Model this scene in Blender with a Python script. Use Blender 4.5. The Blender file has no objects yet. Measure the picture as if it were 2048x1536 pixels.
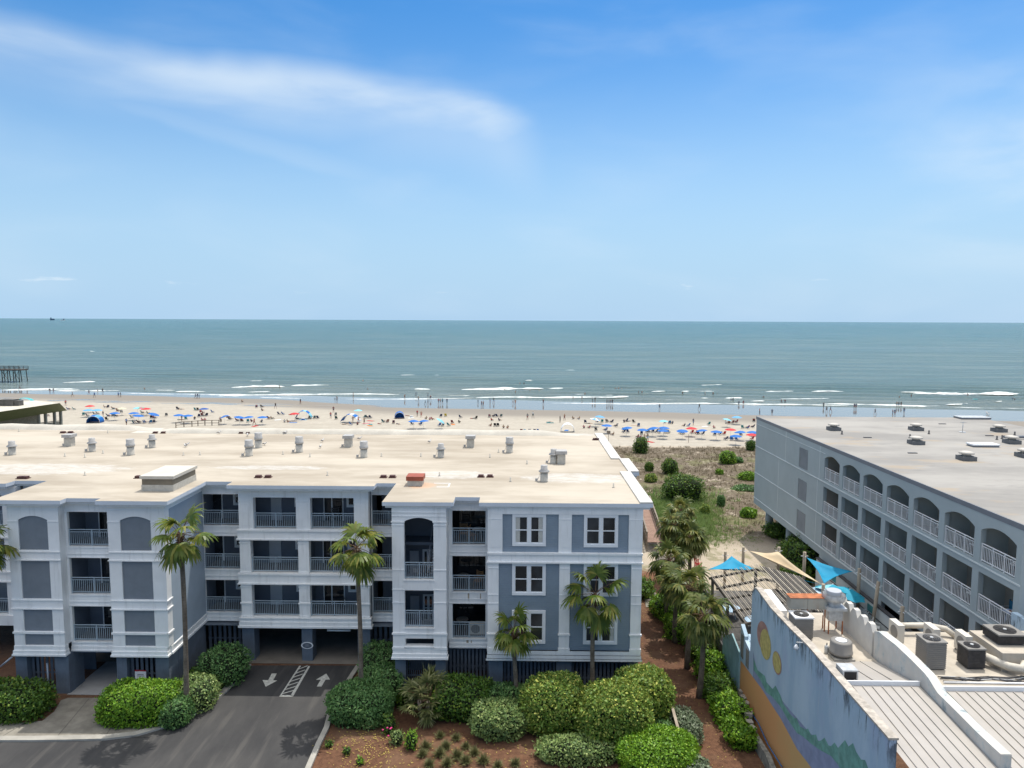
import bpy, bmesh, math, random
from mathutils import Vector, Matrix, Euler, noise as mn
PI = math.pi
rnd = random.Random(7)
C = bpy.context.scene.collection
S = bpy.context.scene

# ------------------------------------------------------------------ camera
CAM_Z, FPX = 24.0, 1421.0
ROT = (Matrix.Rotation(math.radians(0.645), 3, 'Z') @ Matrix.Rotation(math.radians(90 - 5.13), 3, 'X')
       @ Matrix.Rotation(math.radians(0.25), 3, 'Z'))
cam_data = bpy.data.cameras.new('camera')
cam = bpy.data.objects.new('camera', cam_data); C.objects.link(cam)
cam.matrix_world = Matrix.Translation((0, 0, CAM_Z)) @ ROT.to_4x4()
cam_data.sensor_width = 36; cam_data.lens = 36 * FPX / 2048
cam_data.clip_start = 0.5; cam_data.clip_end = 90000
S.camera = cam
S.render.resolution_x, S.render.resolution_y = 1024, 768

# ------------------------------------------------------------------ world, sun, exposure
SUN_V = Vector((0.22, 0.31, 1.0)).normalized()
SUN_EL = math.asin(SUN_V.z); SUN_AZ = math.atan2(SUN_V.x, SUN_V.y)
w = bpy.data.worlds.new('World'); S.world = w; w.use_nodes = True
nt = w.node_tree; nt.nodes.clear()
def wn(t, **k):
    n = nt.nodes.new(t)
    for a, b in k.items(): setattr(n, a, b)
    return n
def wl(a, b): nt.links.new(a, b)
def wmath(op, a, b=None, c=None, clamp=False):
    n = wn('ShaderNodeMath', operation=op); n.use_clamp = clamp
    for i, x in enumerate((a, b, c)):
        if x is None: continue
        if isinstance(x, (int, float)): n.inputs[i].default_value = x
        else: wl(x, n.inputs[i])
    return n.outputs[0]
def smooth(x, a, b):
    n = wn('ShaderNodeMapRange', interpolation_type='SMOOTHSTEP')
    wl(x, n.inputs[0]); n.inputs[1].default_value = a; n.inputs[2].default_value = b
    return n.outputs[0]
sky = wn('ShaderNodeTexSky', sky_type='NISHITA'); sky.sun_disc = False
sky.sun_elevation = SUN_EL; sky.sun_rotation = SUN_AZ
sky.altitude = 0; sky.air_density = 1.0; sky.dust_density = 0.6; sky.ozone_density = 2.2
geo = wn('ShaderNodeTexCoord')
sep = wn('ShaderNodeSeparateXYZ'); wl(geo.outputs['Generated'], sep.inputs[0])
DX, DY, DZ = sep.outputs
# deepen the clear blue high up, pale haze near the horizon
el = wmath('ARCSINE', DZ)
hs = wn('ShaderNodeHueSaturation'); wl(sky.outputs[0], hs.inputs['Color'])
satr = wn('ShaderNodeMapRange'); wl(el, satr.inputs[0])
satr.inputs[1].default_value = 0.0; satr.inputs[2].default_value = 0.42
satr.inputs[3].default_value = 1.0; satr.inputs[4].default_value = 1.42
hi = smooth(el, 0.50, 0.85)
wl(wmath('MULTIPLY', satr.outputs[0], wmath('SUBTRACT', 1.0, wmath('MULTIPLY', hi, 0.6))), hs.inputs['Saturation'])
tint = wn('ShaderNodeMix', data_type='RGBA', blend_type='MULTIPLY'); tint.inputs[0].default_value = 1.0
wl(hs.outputs[0], tint.inputs[6]); tint.inputs[7].default_value = (0.63, 0.715, 0.735, 1)
# wispy cirrus in azimuth / elevation, fixed to the sky
az = wmath('ARCTAN2', DX, DY)
comb = wn('ShaderNodeCombineXYZ'); wl(az, comb.inputs[0]); wl(el, comb.inputs[1])
def wnoise(vec, scale, detail, rough=0.55, dist=0.0):
    n = wn('ShaderNodeTexNoise'); wl(vec, n.inputs['Vector'])
    n.inputs['Scale'].default_value = scale; n.inputs['Detail'].default_value = detail
    n.inputs['Roughness'].default_value = rough; n.inputs['Distortion'].default_value = dist
    return n.outputs['Fac']
def wmap(vec, rot=0, scale=(1, 1, 1), loc=(0, 0, 0)):
    n = wn('ShaderNodeMapping'); wl(vec, n.inputs['Vector'])
    n.inputs['Rotation'].default_value = (0, 0, rot); n.inputs['Scale'].default_value = scale
    n.inputs['Location'].default_value = loc
    return n.outputs[0]
warp = wnoise(comb.outputs[0], 4.0, 3)
elw = wmath('ADD', el, wmath('MULTIPLY', wmath('SUBTRACT', warp, 0.5), 0.055))
# main band: upper edge runs from (-37 deg, 22) down to (0 deg, 16); long soft underside
drp = wmath('MAXIMUM', wmath('ADD', az, 0.17), 0.0)
upper = wmath('SUBTRACT', wmath('ADD', wmath('MULTIPLY', az, -0.02), 0.312), wmath('MULTIPLY', wmath('MULTIPLY', drp, drp), 1.05))
dtop = wmath('SUBTRACT', upper, elw)                       # positive below the upper edge
edge = smooth(dtop, -0.016, 0.030)
fade = wmath('SUBTRACT', 1.0, smooth(dtop, 0.012, 0.10))
right = wmath('SUBTRACT', 1.0, smooth(wmath('ADD', az, wmath('MULTIPLY', wmath('SUBTRACT', warp, 0.5), 0.25)), -0.06, 0.05))
low2 = wmath('SUBTRACT', elw, wmath('ADD', wmath('MULTIPLY', az, -0.19), 0.153))      # second thin streak below, rising to the left
sec = wmath('MULTIPLY', wmath('MULTIPLY', smooth(low2, -0.012, 0.002), wmath('SUBTRACT', 1.0, smooth(low2, 0.004, 0.035))), wmath('MULTIPLY', smooth(az, -0.60, -0.48), wmath('SUBTRACT', 1.0, smooth(az, -0.30, -0.12))))
soft = wmath('MULTIPLY', wmath('MULTIPLY', smooth(dtop, 0.0, 0.03), wmath('SUBTRACT', 1.0, smooth(dtop, 0.05, 0.13))), wmath('MULTIPLY', smooth(az, -0.32, -0.12), wmath('SUBTRACT', 1.0, smooth(az, -0.03, 0.05))))
streak = wnoise(wmap(comb.outputs[0], 0.16, (2.0, 7, 1)), 1.7, 5, 0.5, 0.3)
streak2 = wnoise(wmap(comb.outputs[0], 0.30, (2.4, 7, 1), (3, 1, 0)), 1.6, 5, 0.5, 0.3)
band = wmath('MULTIPLY', wmath('MULTIPLY', wmath('MULTIPLY', edge, fade), right), wmath('ADD', 0.25, wmath('MULTIPLY', smooth(streak, 0.30, 0.66), 0.75)))
band = wmath('MAXIMUM', band, wmath('MAXIMUM', wmath('MULTIPLY', sec, 0.17), wmath('MULTIPLY', soft, 0.36)))
veil = wmath('MULTIPLY', smooth(streak2, 0.42, 0.80), 0.33)
veil_fill = wmath('ADD', wmath('MULTIPLY', veil, 0.45), wmath('MULTIPLY', hi, 0.75))  # hi adds white cloud above the frame, put in for fill light
# bright wisp at the far right edge
rw = wmath('MULTIPLY', smooth(az, 0.42, 0.68), wmath('MULTIPLY', smooth(el, 0.03, 0.12), wmath('SUBTRACT', 1.0, smooth(el, 0.18, 0.33))))
rw = wmath('MULTIPLY', rw, wmath('MULTIPLY', smooth(streak2, 0.33, 0.62), 0.55))
# small puffs just above the horizon
puff = wmath('MULTIPLY', smooth(wnoise(wmap(comb.outputs[0], 0, (9, 60, 1)), 1.6, 5), 0.60, 0.74),
             wmath('MULTIPLY', smooth(el, 0.030, 0.045), wmath('SUBTRACT', 1.0, smooth(el, 0.048, 0.062))))
cl = wmath('MAXIMUM', wmath('MAXIMUM', wmath('MULTIPLY', band, 0.74), wmath('ADD', veil_fill, rw)), wmath('MULTIPLY', puff, 0.5))
cl = wmath('MINIMUM', cl, 0.9)
hz = wmath('MULTIPLY', wmath('SUBTRACT', 1.0, smooth(el, 0.0, 0.36)), 0.92)
mixh = wn('ShaderNodeMix', data_type='RGBA'); wl(hz, mixh.inputs[0]); wl(tint.outputs[2], mixh.inputs[6])
mixh.inputs[7].default_value = (2.12, 3.2, 4.4, 1)
mixc = wn('ShaderNodeMix', data_type='RGBA'); wl(cl, mixc.inputs[0]); wl(mixh.outputs[2], mixc.inputs[6])
ccol = wn('ShaderNodeMix', data_type='RGBA'); wl(hi, ccol.inputs[0]); ccol.inputs[6].default_value = (3.9, 4.45, 4.9, 1); ccol.inputs[7].default_value = (10.2, 9.9, 9.5, 1)  # unseen overhead white brightened to lift the shaded facades
wl(ccol.outputs[2], mixc.inputs[7])
bg = wn('ShaderNodeBackground'); wl(mixc.outputs[2], bg.inputs[0]); bg.inputs[1].default_value = 0.15
wo = wn('ShaderNodeOutputWorld'); wl(bg.outputs[0], wo.inputs[0])
sun = bpy.data.lights.new('sun', 'SUN'); sun.energy = 2.85; sun.angle = math.radians(0.55); sun.color = (1.0, 0.955, 0.88)
so = bpy.data.objects.new('sun', sun); C.objects.link(so)
so.rotation_euler = SUN_V.to_track_quat('Z', 'Y').to_euler(); so.location = (20, 30, 90)
S.view_settings.view_transform = 'Standard'; S.view_settings.look = 'None'
S.view_settings.exposure = 0.45; S.view_settings.gamma = 1.0; S.view_settings.use_curve_mapping = False
S.cycles.max_bounces = 6; S.cycles.transparent_max_bounces = 8

# ------------------------------------------------------------------ helpers
def ray(u, v): return ROT @ Vector(((u - 1024) / FPX, -(v - 768) / FPX, -1.0))
def at_y(u, v, y): d = ray(u, v); t = y / d.y; return Vector((d.x * t, y, CAM_Z + d.z * t))
def at_x(u, v, x): d = ray(u, v); t = x / d.x; return Vector((x, d.y * t, CAM_Z + d.z * t))
def at_z(u, v, z): d = ray(u, v); t = (z - CAM_Z) / d.z; return Vector((d.x * t, d.y * t, z))

class MB:
    """collects faces for ONE mesh object"""
    def __init__(s): s.v = []; s.f = []; s.m = []; s.sm = []
    def quad(s, *p, m=0, smooth=False):
        b = len(s.v); s.v += [tuple(q) for q in p]; s.f.append(tuple(range(b, b + len(p)))); s.m.append(m); s.sm.append(smooth)
    def box(s, x0, x1, y0, y1, z0, z1, m=0):
        if x0 > x1: x0, x1 = x1, x0
        if y0 > y1: y0, y1 = y1, y0
        b = len(s.v)
        s.v += [(x0, y0, z0), (x1, y0, z0), (x1, y1, z0), (x0, y1, z0), (x0, y0, z1), (x1, y0, z1), (x1, y1, z1), (x0, y1, z1)]
        for f in ((0, 3, 2, 1), (4, 5, 6, 7), (0, 1, 5, 4), (1, 2, 6, 5), (2, 3, 7, 6), (3, 0, 4, 7)):
            s.f.append(tuple(b + i for i in f)); s.m.append(m); s.sm.append(False)
        return s
    def obox(s, c, sx, sy, sz, M, m=0):           # oriented box, centre c, half sizes, 3x3 matrix M
        b = len(s.v); c = Vector(c)
        for z in (-sz, sz):
            for x, y in ((-sx, -sy), (sx, -sy), (sx, sy), (-sx, sy)): s.v.append(tuple(c + M @ Vector((x, y, z))))
        for f in ((0, 3, 2, 1), (4, 5, 6, 7), (0, 1, 5, 4), (1, 2, 6, 5), (2, 3, 7, 6), (3, 0, 4, 7)):
            s.f.append(tuple(b + i for i in f)); s.m.append(m); s.sm.append(False)
        return s
    def bar(s, a, b, wd, ht=None, m=0):           # rectangular bar from a to b
        a, b = Vector(a), Vector(b); d = b - a
        if d.length < 1e-6: return s
        q = d.to_track_quat('Z', 'Y').to_matrix()
        return s.obox((a + b) / 2, wd / 2, (ht or wd) / 2, d.length / 2, q, m)
    def prism(s, pts, z0, z1, m=0, mt=None, mb=None):      # pts counter-clockwise in x,y
        b = len(s.v); n = len(pts)
        s.v += [(p[0], p[1], z0) for p in pts] + [(p[0], p[1], z1) for p in pts]
        for i in range(n):
            j = (i + 1) % n; s.f.append((b + i, b + j, b + n + j, b + n + i)); s.m.append(m); s.sm.append(False)
        s.f.append(tuple(b + n + i for i in range(n))); s.m.append(m if mt is None else mt); s.sm.append(False)
        s.f.append(tuple(b + i for i in reversed(range(n)))); s.m.append(m if mb is None else mb); s.sm.append(False)
        return s
    def lathe(s, c, prof, n=16, m=0, smooth=True, M=None, cap=True):   # prof [(r, z)...] bottom to top
        b = len(s.v); c = Vector(c)
        for r, z in prof:
            for i in range(n):
                a = 2 * PI * i / n; p = Vector((r * math.cos(a), r * math.sin(a), z))
                if M is not None: p = M @ p
                s.v.append(tuple(c + p))
        for k in range(len(prof) - 1):
            for i in range(n):
                j = (i + 1) % n
                s.f.append((b + k * n + i, b + k * n + j, b + (k + 1) * n + j, b + (k + 1) * n + i)); s.m.append(m); s.sm.append(smooth)
        if cap:
            s.f.append(tuple(b + i for i in reversed(range(n)))); s.m.append(m); s.sm.append(False)
            e = b + (len(prof) - 1) * n
            s.f.append(tuple(e + i for i in range(n))); s.m.append(m); s.sm.append(False)
        return s
    def tube(s, pts, rad, n=8, m=0, smooth=True, cap=True):
        pts = [Vector(p) for p in pts]; b = len(s.v); K = len(pts)
        rr = rad if isinstance(rad, (list, tuple)) else [rad] * K
        ref = Vector((0, 0, 1))
        for k, p in enumerate(pts):
            d = (pts[min(k + 1, K - 1)] - pts[max(k - 1, 0)]).normalized()
            r0 = ref if abs(d.dot(ref)) < 0.95 else Vector((1, 0, 0))
            e1 = d.cross(r0).normalized(); e2 = d.cross(e1).normalized()
            for i in range(n):
                a = 2 * PI * i / n; s.v.append(tuple(p + (e1 * math.cos(a) + e2 * math.sin(a)) * rr[k]))
        for k in range(K - 1):
            for i in range(n):
                j = (i + 1) % n
                s.f.append((b + k * n + i, b + k * n + j, b + (k + 1) * n + j, b + (k + 1) * n + i)); s.m.append(m); s.sm.append(smooth)
        if cap:
            s.f.append(tuple(b + i for i in reversed(range(n)))); s.m.append(m); s.sm.append(False)
            s.f.append(tuple(b + (K - 1) * n + i for i in range(n))); s.m.append(m); s.sm.append(False)
        return s
    def build(s, name, mats, parent=None, loc=None):
        me = bpy.data.meshes.new(name); me.from_pydata(s.v, [], s.f)
        if not isinstance(mats, (list, tuple)): mats = [mats]
        for q in mats: me.materials.append(q)
        me.polygons.foreach_set('material_index', s.m); me.polygons.foreach_set('use_smooth', s.sm)
        me.update()
        o = bpy.data.objects.new(name, me); C.objects.link(o)
        if parent is not None: o.parent = parent
        if loc is not None: o.location = loc
        return o

def tag(o, label=None, cat=None, group=None, kind=None):
    if label: o['label'] = label
    if cat: o['category'] = cat
    if group: o['group'] = group
    if kind: o['kind'] = kind
    return o
def thing(name, label, cat, loc=(0, 0, 0), rz=0.0, group=None):
    o = bpy.data.objects.new(name, None); C.objects.link(o)
    o.location = loc; o.rotation_euler = (0, 0, rz); o.empty_display_size = 0.3
    return tag(o, label, cat, group)
def dup(root, loc, rz=None, label=None, group=None, scale=None):
    r = root.copy(); C.objects.link(r); r.location = loc
    if rz is not None: r.rotation_euler = (0, 0, rz)
    if scale is not None: r.scale = (scale,) * 3 if isinstance(scale, (int, float)) else scale
    if label: r['label'] = label
    if group: r['group'] = group
    for ch in list(root.children):
        c = ch.copy(); C.objects.link(c); c.parent = r
        for g in list(ch.children):
            d = g.copy(); C.objects.link(d); d.parent = c
    return r

# ------------------------------------------------------------------ materials
MATS = {}
class NT:
    def __init__(s, name):
        s.mat = bpy.data.materials.new(name); s.mat.use_nodes = True
        s.t = s.mat.node_tree; s.b = s.t.nodes['Principled BSDF']; s.tc = s.t.nodes.new('ShaderNodeTexCoord')
    def n(s, t, **k):
        x = s.t.nodes.new(t)
        for a, b in k.items(): setattr(x, a, b)
        return x
    def l(s, a, b): s.t.links.new(a, b)
    def vec(s, scale=(1, 1, 1), rot=(0, 0, 0), src='Object', loc=(0, 0, 0)):
        m = s.n('ShaderNodeMapping'); s.l(s.tc.outputs[src], m.inputs[0])
        m.inputs['Scale'].default_value = scale; m.inputs['Rotation'].default_value = rot; m.inputs['Location'].default_value = loc
        return m.outputs[0]
    def noise(s, scale, detail=4, rough=0.5, vec=None, dist=0.0):
        x = s.n('ShaderNodeTexNoise'); s.l(vec if vec is not None else s.tc.outputs['Object'], x.inputs['Vector'])
        x.inputs['Scale'].default_value = scale; x.inputs['Detail'].default_value = detail
        x.inputs['Roughness'].default_value = rough; x.inputs['Distortion'].default_value = dist
        return x.outputs['Fac']
    def math(s, op, a, b=None, c=None):
        x = s.n('ShaderNodeMath', operation=op)
        for i, q in enumerate((a, b, c)):
            if q is None: continue
            if isinstance(q, (int, float)): x.inputs[i].default_value = q
            else: s.l(q, x.inputs[i])
        return x.outputs[0]
    def ss(s, x, a, b):
        m = s.n('ShaderNodeMapRange', interpolation_type='SMOOTHSTEP'); s.l(x, m.inputs[0])
        m.inputs[1].default_value = a; m.inputs[2].default_value = b
        return m.outputs[0]
    def mix(s, f, a, b, blend='MIX'):
        x = s.n('ShaderNodeMix', data_type='RGBA', blend_type=blend)
        for q, i in ((f, 0), (a, 6), (b, 7)):
            if isinstance(q, (int, float)): x.inputs[i].default_value = q
            elif isinstance(q, (tuple, list)): x.inputs[i].default_value = (*q[:3], 1)
            else: s.l(q, x.inputs[i])
        return x.outputs[2]
    def col(s, c):
        if isinstance(c, (tuple, list)): s.b.inputs['Base Color'].default_value = (*c[:3], 1)
        else: s.l(c, s.b.inputs['Base Color'])
    def rough(s, r):
        if isinstance(r, (int, float)): s.b.inputs['Roughness'].default_value = r
        else: s.l(r, s.b.inputs['Roughness'])
    def bump(s, h, strength=0.3, dist=0.02):
        x = s.n('ShaderNodeBump'); x.inputs['Strength'].default_value = strength; x.inputs['Distance'].default_value = dist
        s.l(h, x.inputs['Height']); s.l(x.outputs[0], s.b.inputs['Normal'])
    def set(s, **k):
        for a, b in k.items(): s.b.inputs[a.replace('_', ' ')].default_value = b
    def xyz(s, src='Object'):
        x = s.n('ShaderNodeSeparateXYZ'); s.l(s.tc.outputs[src], x.inputs[0]); return x.outputs

def paint(name, c, rough=0.55, var=0.12, nscale=1.2, spec=0.4, dirt=None, bump=0.0, metal=0.0):
    q = NT(name); f = q.noise(nscale, 5, 0.6)
    lo = tuple(x * (1 - var) for x in c); hi = tuple(min(1, x * (1 + var * 0.7)) for x in c)
    cc = q.mix(q.ss(f, 0.3, 0.7), lo, hi)
    if dirt:
        st = q.noise(1.0, 6, 0.65, q.vec((3.5, 3.5, 0.35)))
        cc = q.mix(q.math('MULTIPLY', q.ss(st, 0.5, 0.8), dirt[1]), cc, dirt[0])
    q.col(cc); q.rough(rough); q.set(Metallic=metal); q.b.inputs['Specular IOR Level'].default_value = spec
    if bump: q.bump(q.noise(nscale * 12, 4), bump, 0.01)
    return q.mat
def siding(name, c, pitch, ax=2, dark=0.72, rough=0.6):
    """horizontal lap boards: shallow saw-tooth relief plus a thin joint line"""
    q = NT(name); z = q.xyz()[ax]
    fr = q.math('FRACT', q.math('DIVIDE', z, pitch))
    f = q.noise(1.1, 5, 0.6)
    base = q.mix(q.ss(f, 0.3, 0.7), tuple(x * 0.93 for x in c), tuple(x * 1.05 for x in c))
    st = q.noise(1.0, 6, 0.65, q.vec((4, 4, 0.3)))
    base = q.mix(q.math('MULTIPLY', q.ss(st, 0.52, 0.8), 0.18), base, tuple(x * 0.6 for x in c))
    line = q.ss(fr, 0.10, 0.0)
    q.col(q.mix(q.math('MULTIPLY', line, 1 - dark), base, tuple(x * 0.25 for x in c)))
    q.bump(fr, 0.9, pitch * 0.18); q.rough(rough)
    return q.mat
TRIM = paint('trim_white', (0.83, 0.83, 0.82), 0.5, 0.06, 0.7, dirt=((0.40, 0.39, 0.36), 0.42))
FASCIA = paint('fascia_metal', (0.62, 0.66, 0.71), 0.4, 0.05)
BLUE = siding('siding_blue', (0.265, 0.325, 0.39), 0.15)
GREYS = siding('siding_grey', (0.27, 0.315, 0.365), 0.15)
PANEL = paint('stucco_slate', (0.19, 0.215, 0.245), 0.75, 0.06, 2.0)
BASE = paint('base_slate', (0.125, 0.155, 0.195), 0.75, 0.12, 1.5, dirt=((0.07, 0.07, 0.07), 0.35))
SLAT = paint('slat_slate', (0.10, 0.12, 0.15), 0.7, 0.2, 2.0)
RAILM = paint('rail_bluegrey', (0.36, 0.44, 0.50), 0.45, 0.06)
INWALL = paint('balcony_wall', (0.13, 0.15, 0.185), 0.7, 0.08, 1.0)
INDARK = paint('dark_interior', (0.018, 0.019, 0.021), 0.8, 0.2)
DOORM = paint('door_grey', (0.42, 0.44, 0.47), 0.5, 0.04)
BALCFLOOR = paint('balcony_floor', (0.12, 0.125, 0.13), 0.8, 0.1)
def glass(name, c=(0.012, 0.014, 0.016), rough=0.04, seed=0):
    q = NT(name); f = q.noise(0.55, 3, 0.5, q.vec((1, 1, 1), loc=(seed, seed * 2, 0)))
    q.col(q.mix(q.ss(f, 0.40, 0.75), c, tuple(x * 4 for x in c))); q.rough(rough)  # mottled base colour stands in for reflections and rooms behind the pane
    q.b.inputs['Specular IOR Level'].default_value = 0.8
    q.bump(q.noise(0.8, 2), 0.12, 0.02); return q.mat
GLASS = glass('window_glass'); GLASSB = glass('window_glass_blinds', (0.03, 0.032, 0.034), 0.08, 3)
WHITE = paint('white_enamel', (0.78, 0.79, 0.80), 0.4, 0.04)
STEEL = paint('galvanised', (0.52, 0.53, 0.53), 0.42, 0.18, 5, metal=0.35)
CONC = paint('concrete', (0.34, 0.325, 0.29), 0.85, 0.2, 0.8, bump=0.2)
WOOD = paint('weathered_wood', (0.23, 0.19, 0.15), 0.8, 0.3, 4)

# ================================================================== SETTING: ground, roads, beach, sea
SEA_Z = -1.6
def shore(x, y): return y + 0.14 * x
def ground_z(x, y):
    s = shore(x, y)
    if s < 128: return 0.0
    if s < 138: return -0.25 * (s - 128) / 10
    if s < 227: return -0.25 - (s - 138) * 1.35 / 89
    return -1.6 - (s - 227) * 0.03
def at_ground(u, v):
    p = at_z(u, v, 0)
    for _ in range(6): p = at_z(u, v, ground_z(p.x, p.y))
    return p

# --- mulch / soil base sheet
q = NT('pine_straw_mulch')
f1 = q.noise(3.5, 8, 0.7); f2 = q.noise(38, 4, 0.7, q.vec((1, 1, 1))); f3 = q.noise(0.45, 3)
c = q.mix(q.ss(f1, 0.3, 0.7), (0.085, 0.036, 0.018), (0.165, 0.078, 0.040))
c = q.mix(q.math('MULTIPLY', q.ss(f2, 0.56, 0.75), 0.6), c, (0.24, 0.14, 0.08))
c = q.mix(q.math('MULTIPLY', q.ss(f2, 0.45, 0.25), 0.6), c, (0.05, 0.02, 0.012))
c = q.mix(q.math('MULTIPLY', q.ss(f3, 0.45, 0.7), 0.35), c, (0.20, 0.125, 0.075))
q.col(c); q.rough(0.95); q.bump(q.noise(30, 6, 0.75), 0.9, 0.05); MULCH = q.mat

# --- dune sand with scrub (base colour patches are real litter / plant mats)
q = NT('dune_sand')
f1 = q.noise(0.33, 8, 0.68); f2 = q.noise(2.2, 8, 0.7); f3 = q.noise(12, 4, 0.6)
sand = q.mix(q.ss(f3, 0.3, 0.7), (0.36, 0.30, 0.225), (0.46, 0.395, 0.31))
y = q.xyz()[1]
msk = q.math('ADD', q.math('MULTIPLY', f1, 0.55), q.math('MULTIPLY', f2, 0.5))
scr = q.ss(msk, 0.40, 0.50)
dune = q.math('MULTIPLY', q.ss(y, 73, 79), q.ss(y, 137, 133))
scr = q.math('MULTIPLY', scr, dune)
scrub = q.mix(q.ss(f3, 0.35, 0.65), (0.075, 0.058, 0.036), (0.17, 0.13, 0.085))
c = q.mix(scr, sand, scrub)
gr = q.math('MULTIPLY', q.ss(q.noise(0.22, 5, 0.6), 0.52, 0.60), q.math('MULTIPLY', q.ss(y, 60, 66), q.ss(y, 132, 120)))
c = q.mix(q.math('MULTIPLY', gr, 0.55), c, (0.13, 0.135, 0.045))
mu = q.math('MULTIPLY', q.ss(q.xyz()[0], 17.2, 16.0), q.ss(q.math('ADD', y, q.math('MULTIPLY', f2, 4)), 69.5, 68))
c = q.mix(mu, c, (0.17, 0.078, 0.038))
q.col(c); q.rough(0.95); q.bump(q.noise(2.5, 8, 0.7), 0.8, 0.12); DUNE = q.mat

def sheet(name, x0, x1, y0, y1, nx, ny, fz, mat, label=None, kind='structure'):
    mb = MB()
    for j in range(ny + 1):
        for i in range(nx + 1):
            x = x0 + (x1 - x0) * i / nx; yy = y0 + (y1 - y0) * j / ny; mb.v.append((x, yy, fz(x, yy)))
    for j in range(ny):
        for i in range(nx):
            a = j * (nx + 1) + i; mb.f.append((a, a + 1, a + nx + 2, a + nx + 1)); mb.m.append(0); mb.sm.append(True)
    return tag(mb.build(name, mat), kind=kind, label=label)
sheet('ground', -420, 420, -300, 60, 12, 12, lambda x, y: -0.02, MULCH, 'brown pine straw mulch ground around the buildings')

# --- beach: dry sand turning to mirror-wet sand, in shore coordinates
q = NT('beach_sand')
X, Y, Z = q.xyz()
s_ = q.math('ADD', Y, q.math('MULTIPLY', X, 0.14))
n1 = q.noise(1.0, 6, 0.6, q.vec((0.012, 0.09, 1))); n2 = q.noise(0.9, 6, 0.7); n3 = q.noise(0.12, 5, 0.6, q.vec((0.6, 2.6, 1)))
s2 = q.math('ADD', s_, q.math('MULTIPLY', q.math('SUBTRACT', n1, 0.5), 12))
left = q.ss(X, -30, -85)
thr = q.math('ADD', 199.0, q.math('MULTIPLY', left, 14))
d = q.math('SUBTRACT', s2, thr)
wet = q.ss(d, -0.8, 1.6)
damp = q.ss(d, -24, -9)
pool = q.math('MULTIPLY', q.math('MULTIPLY', left, q.ss(n3, 0.50, 0.56)), q.math('MULTIPLY', q.ss(s_, 190, 194), q.ss(s_, 203, 199)))
wet = q.math('MAXIMUM', wet, q.math('MULTIPLY', pool, 0.9))
dry = q.mix(q.ss(n2, 0.3, 0.7), (0.335, 0.298, 0.24), (0.41, 0.372, 0.305))
dry = q.mix(q.math('MULTIPLY', q.ss(n3, 0.45, 0.65), 0.35), dry, (0.30, 0.265, 0.21))
c = q.mix(damp, dry, (0.205, 0.18, 0.148)); c = q.mix(wet, c, (0.165, 0.15, 0.125))
q.col(c); q.rough(q.math('SUBTRACT', 0.92, q.math('MULTIPLY', wet, 0.84)))
q.b.inputs['Specular IOR Level'].default_value = 0.6
q.bump(q.noise(3, 6, 0.7), 0.25, 0.05)
bn = [x for x in q.t.nodes if x.type == 'BUMP'][0]
q.l(q.math('MULTIPLY', q.math('SUBTRACT', 1.0, wet), 0.35), bn.inputs['Strength'])
SAND = q.mat
def bz(x, y): return ground_z(x, y)
sheet('beach', -700, 700, 128, 300, 40, 60, bz, SAND, 'wide pale sand beach, wet and mirror like near the water')
def dz(x, y):
    e = min(1, max(0, (y - 60) / 6)) * min(1, max(0, (138 - y) / 6))
    n = mn.fractal(Vector((x * 0.09, y * 0.09, 0)), 1.0, 2.0, 4)
    return ground_z(x, y) + e * (0.22 + 0.32 * n) * min(1, max(0.12, (y - 76) / 14)) - (1 - e) * 0.03
sheet('dune', -300, 300, 59.9, 138, 240, 60, dz, DUNE, 'sandy dune with dry scrub between the buildings and the beach')

# --- sea
q = NT('sea_water')
X, Y, Z = q.xyz()
s_ = q.math('ADD', Y, q.math('MULTIPLY', X, 0.14))
far = q.ss(s_, 230, 1500); near = q.ss(s_, 300, 232)
n1 = q.noise(1.0, 7, 0.62, q.vec((0.012, 0.075, 1))); n2 = q.noise(1.0, 5, 0.6, q.vec((0.0012, 0.009, 1)))
c = q.mix(far, (0.045, 0.095, 0.082), (0.010, 0.082, 0.080))
c = q.mix(q.math('MULTIPLY', q.ss(n1, 0.42, 0.66), 0.55), c, (0.15, 0.175, 0.135))
c = q.mix(q.math('MULTIPLY', q.ss(n2, 0.4, 0.65), 0.25), c, (0.05, 0.12, 0.15))
c = q.mix(q.math('MULTIPLY', near, 0.55), c, (0.17, 0.185, 0.16))
stk = q.noise(1.0, 6, 0.62, q.vec((0.022, 0.26, 1), loc=(3, 1, 0))); nearm = q.ss(s_, 620, 250)
c = q.mix(q.math('MULTIPLY', q.math('MULTIPLY', q.ss(stk, 0.54, 0.66), nearm), 0.75), c, (0.040, 0.062, 0.042))
c = q.mix(q.math('MULTIPLY', q.math('MULTIPLY', q.ss(stk, 0.44, 0.34), nearm), 0.5), c, (0.16, 0.205, 0.19))
stf = q.noise(1.0, 5, 0.6, q.vec((0.004, 0.035, 1), loc=(8, 1, 0)))
c = q.mix(q.math('MULTIPLY', q.ss(stf, 0.52, 0.66), 0.35), c, (0.022, 0.075, 0.070))
wsh = q.math('MULTIPLY', q.ss(q.noise(1.0, 7, 0.68, q.vec((0.030, 0.55, 1), loc=(1, 9, 0))), 0.56, 0.68), q.math('MULTIPLY', q.ss(s_, 268, 236), q.ss(s_, 222, 227)))
c = q.mix(q.math('MULTIPLY', wsh, 0.55), c, (0.46, 0.50, 0.49))
q.col(c); q.rough(0.22); q.set(IOR=1.33); q.b.inputs['Specular IOR Level'].default_value = 0.36
h = q.math('ADD', q.math('MULTIPLY', q.noise(1.0, 7, 0.62, q.vec((0.07, 0.32, 1))), 1.0), q.math('MULTIPLY', q.noise(1.0, 5, 0.6, q.vec((0.6, 1.6, 1))), 0.22))
q.bump(h, 1.0, 2.2)
WATER = q.mat
mb = MB()
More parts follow.
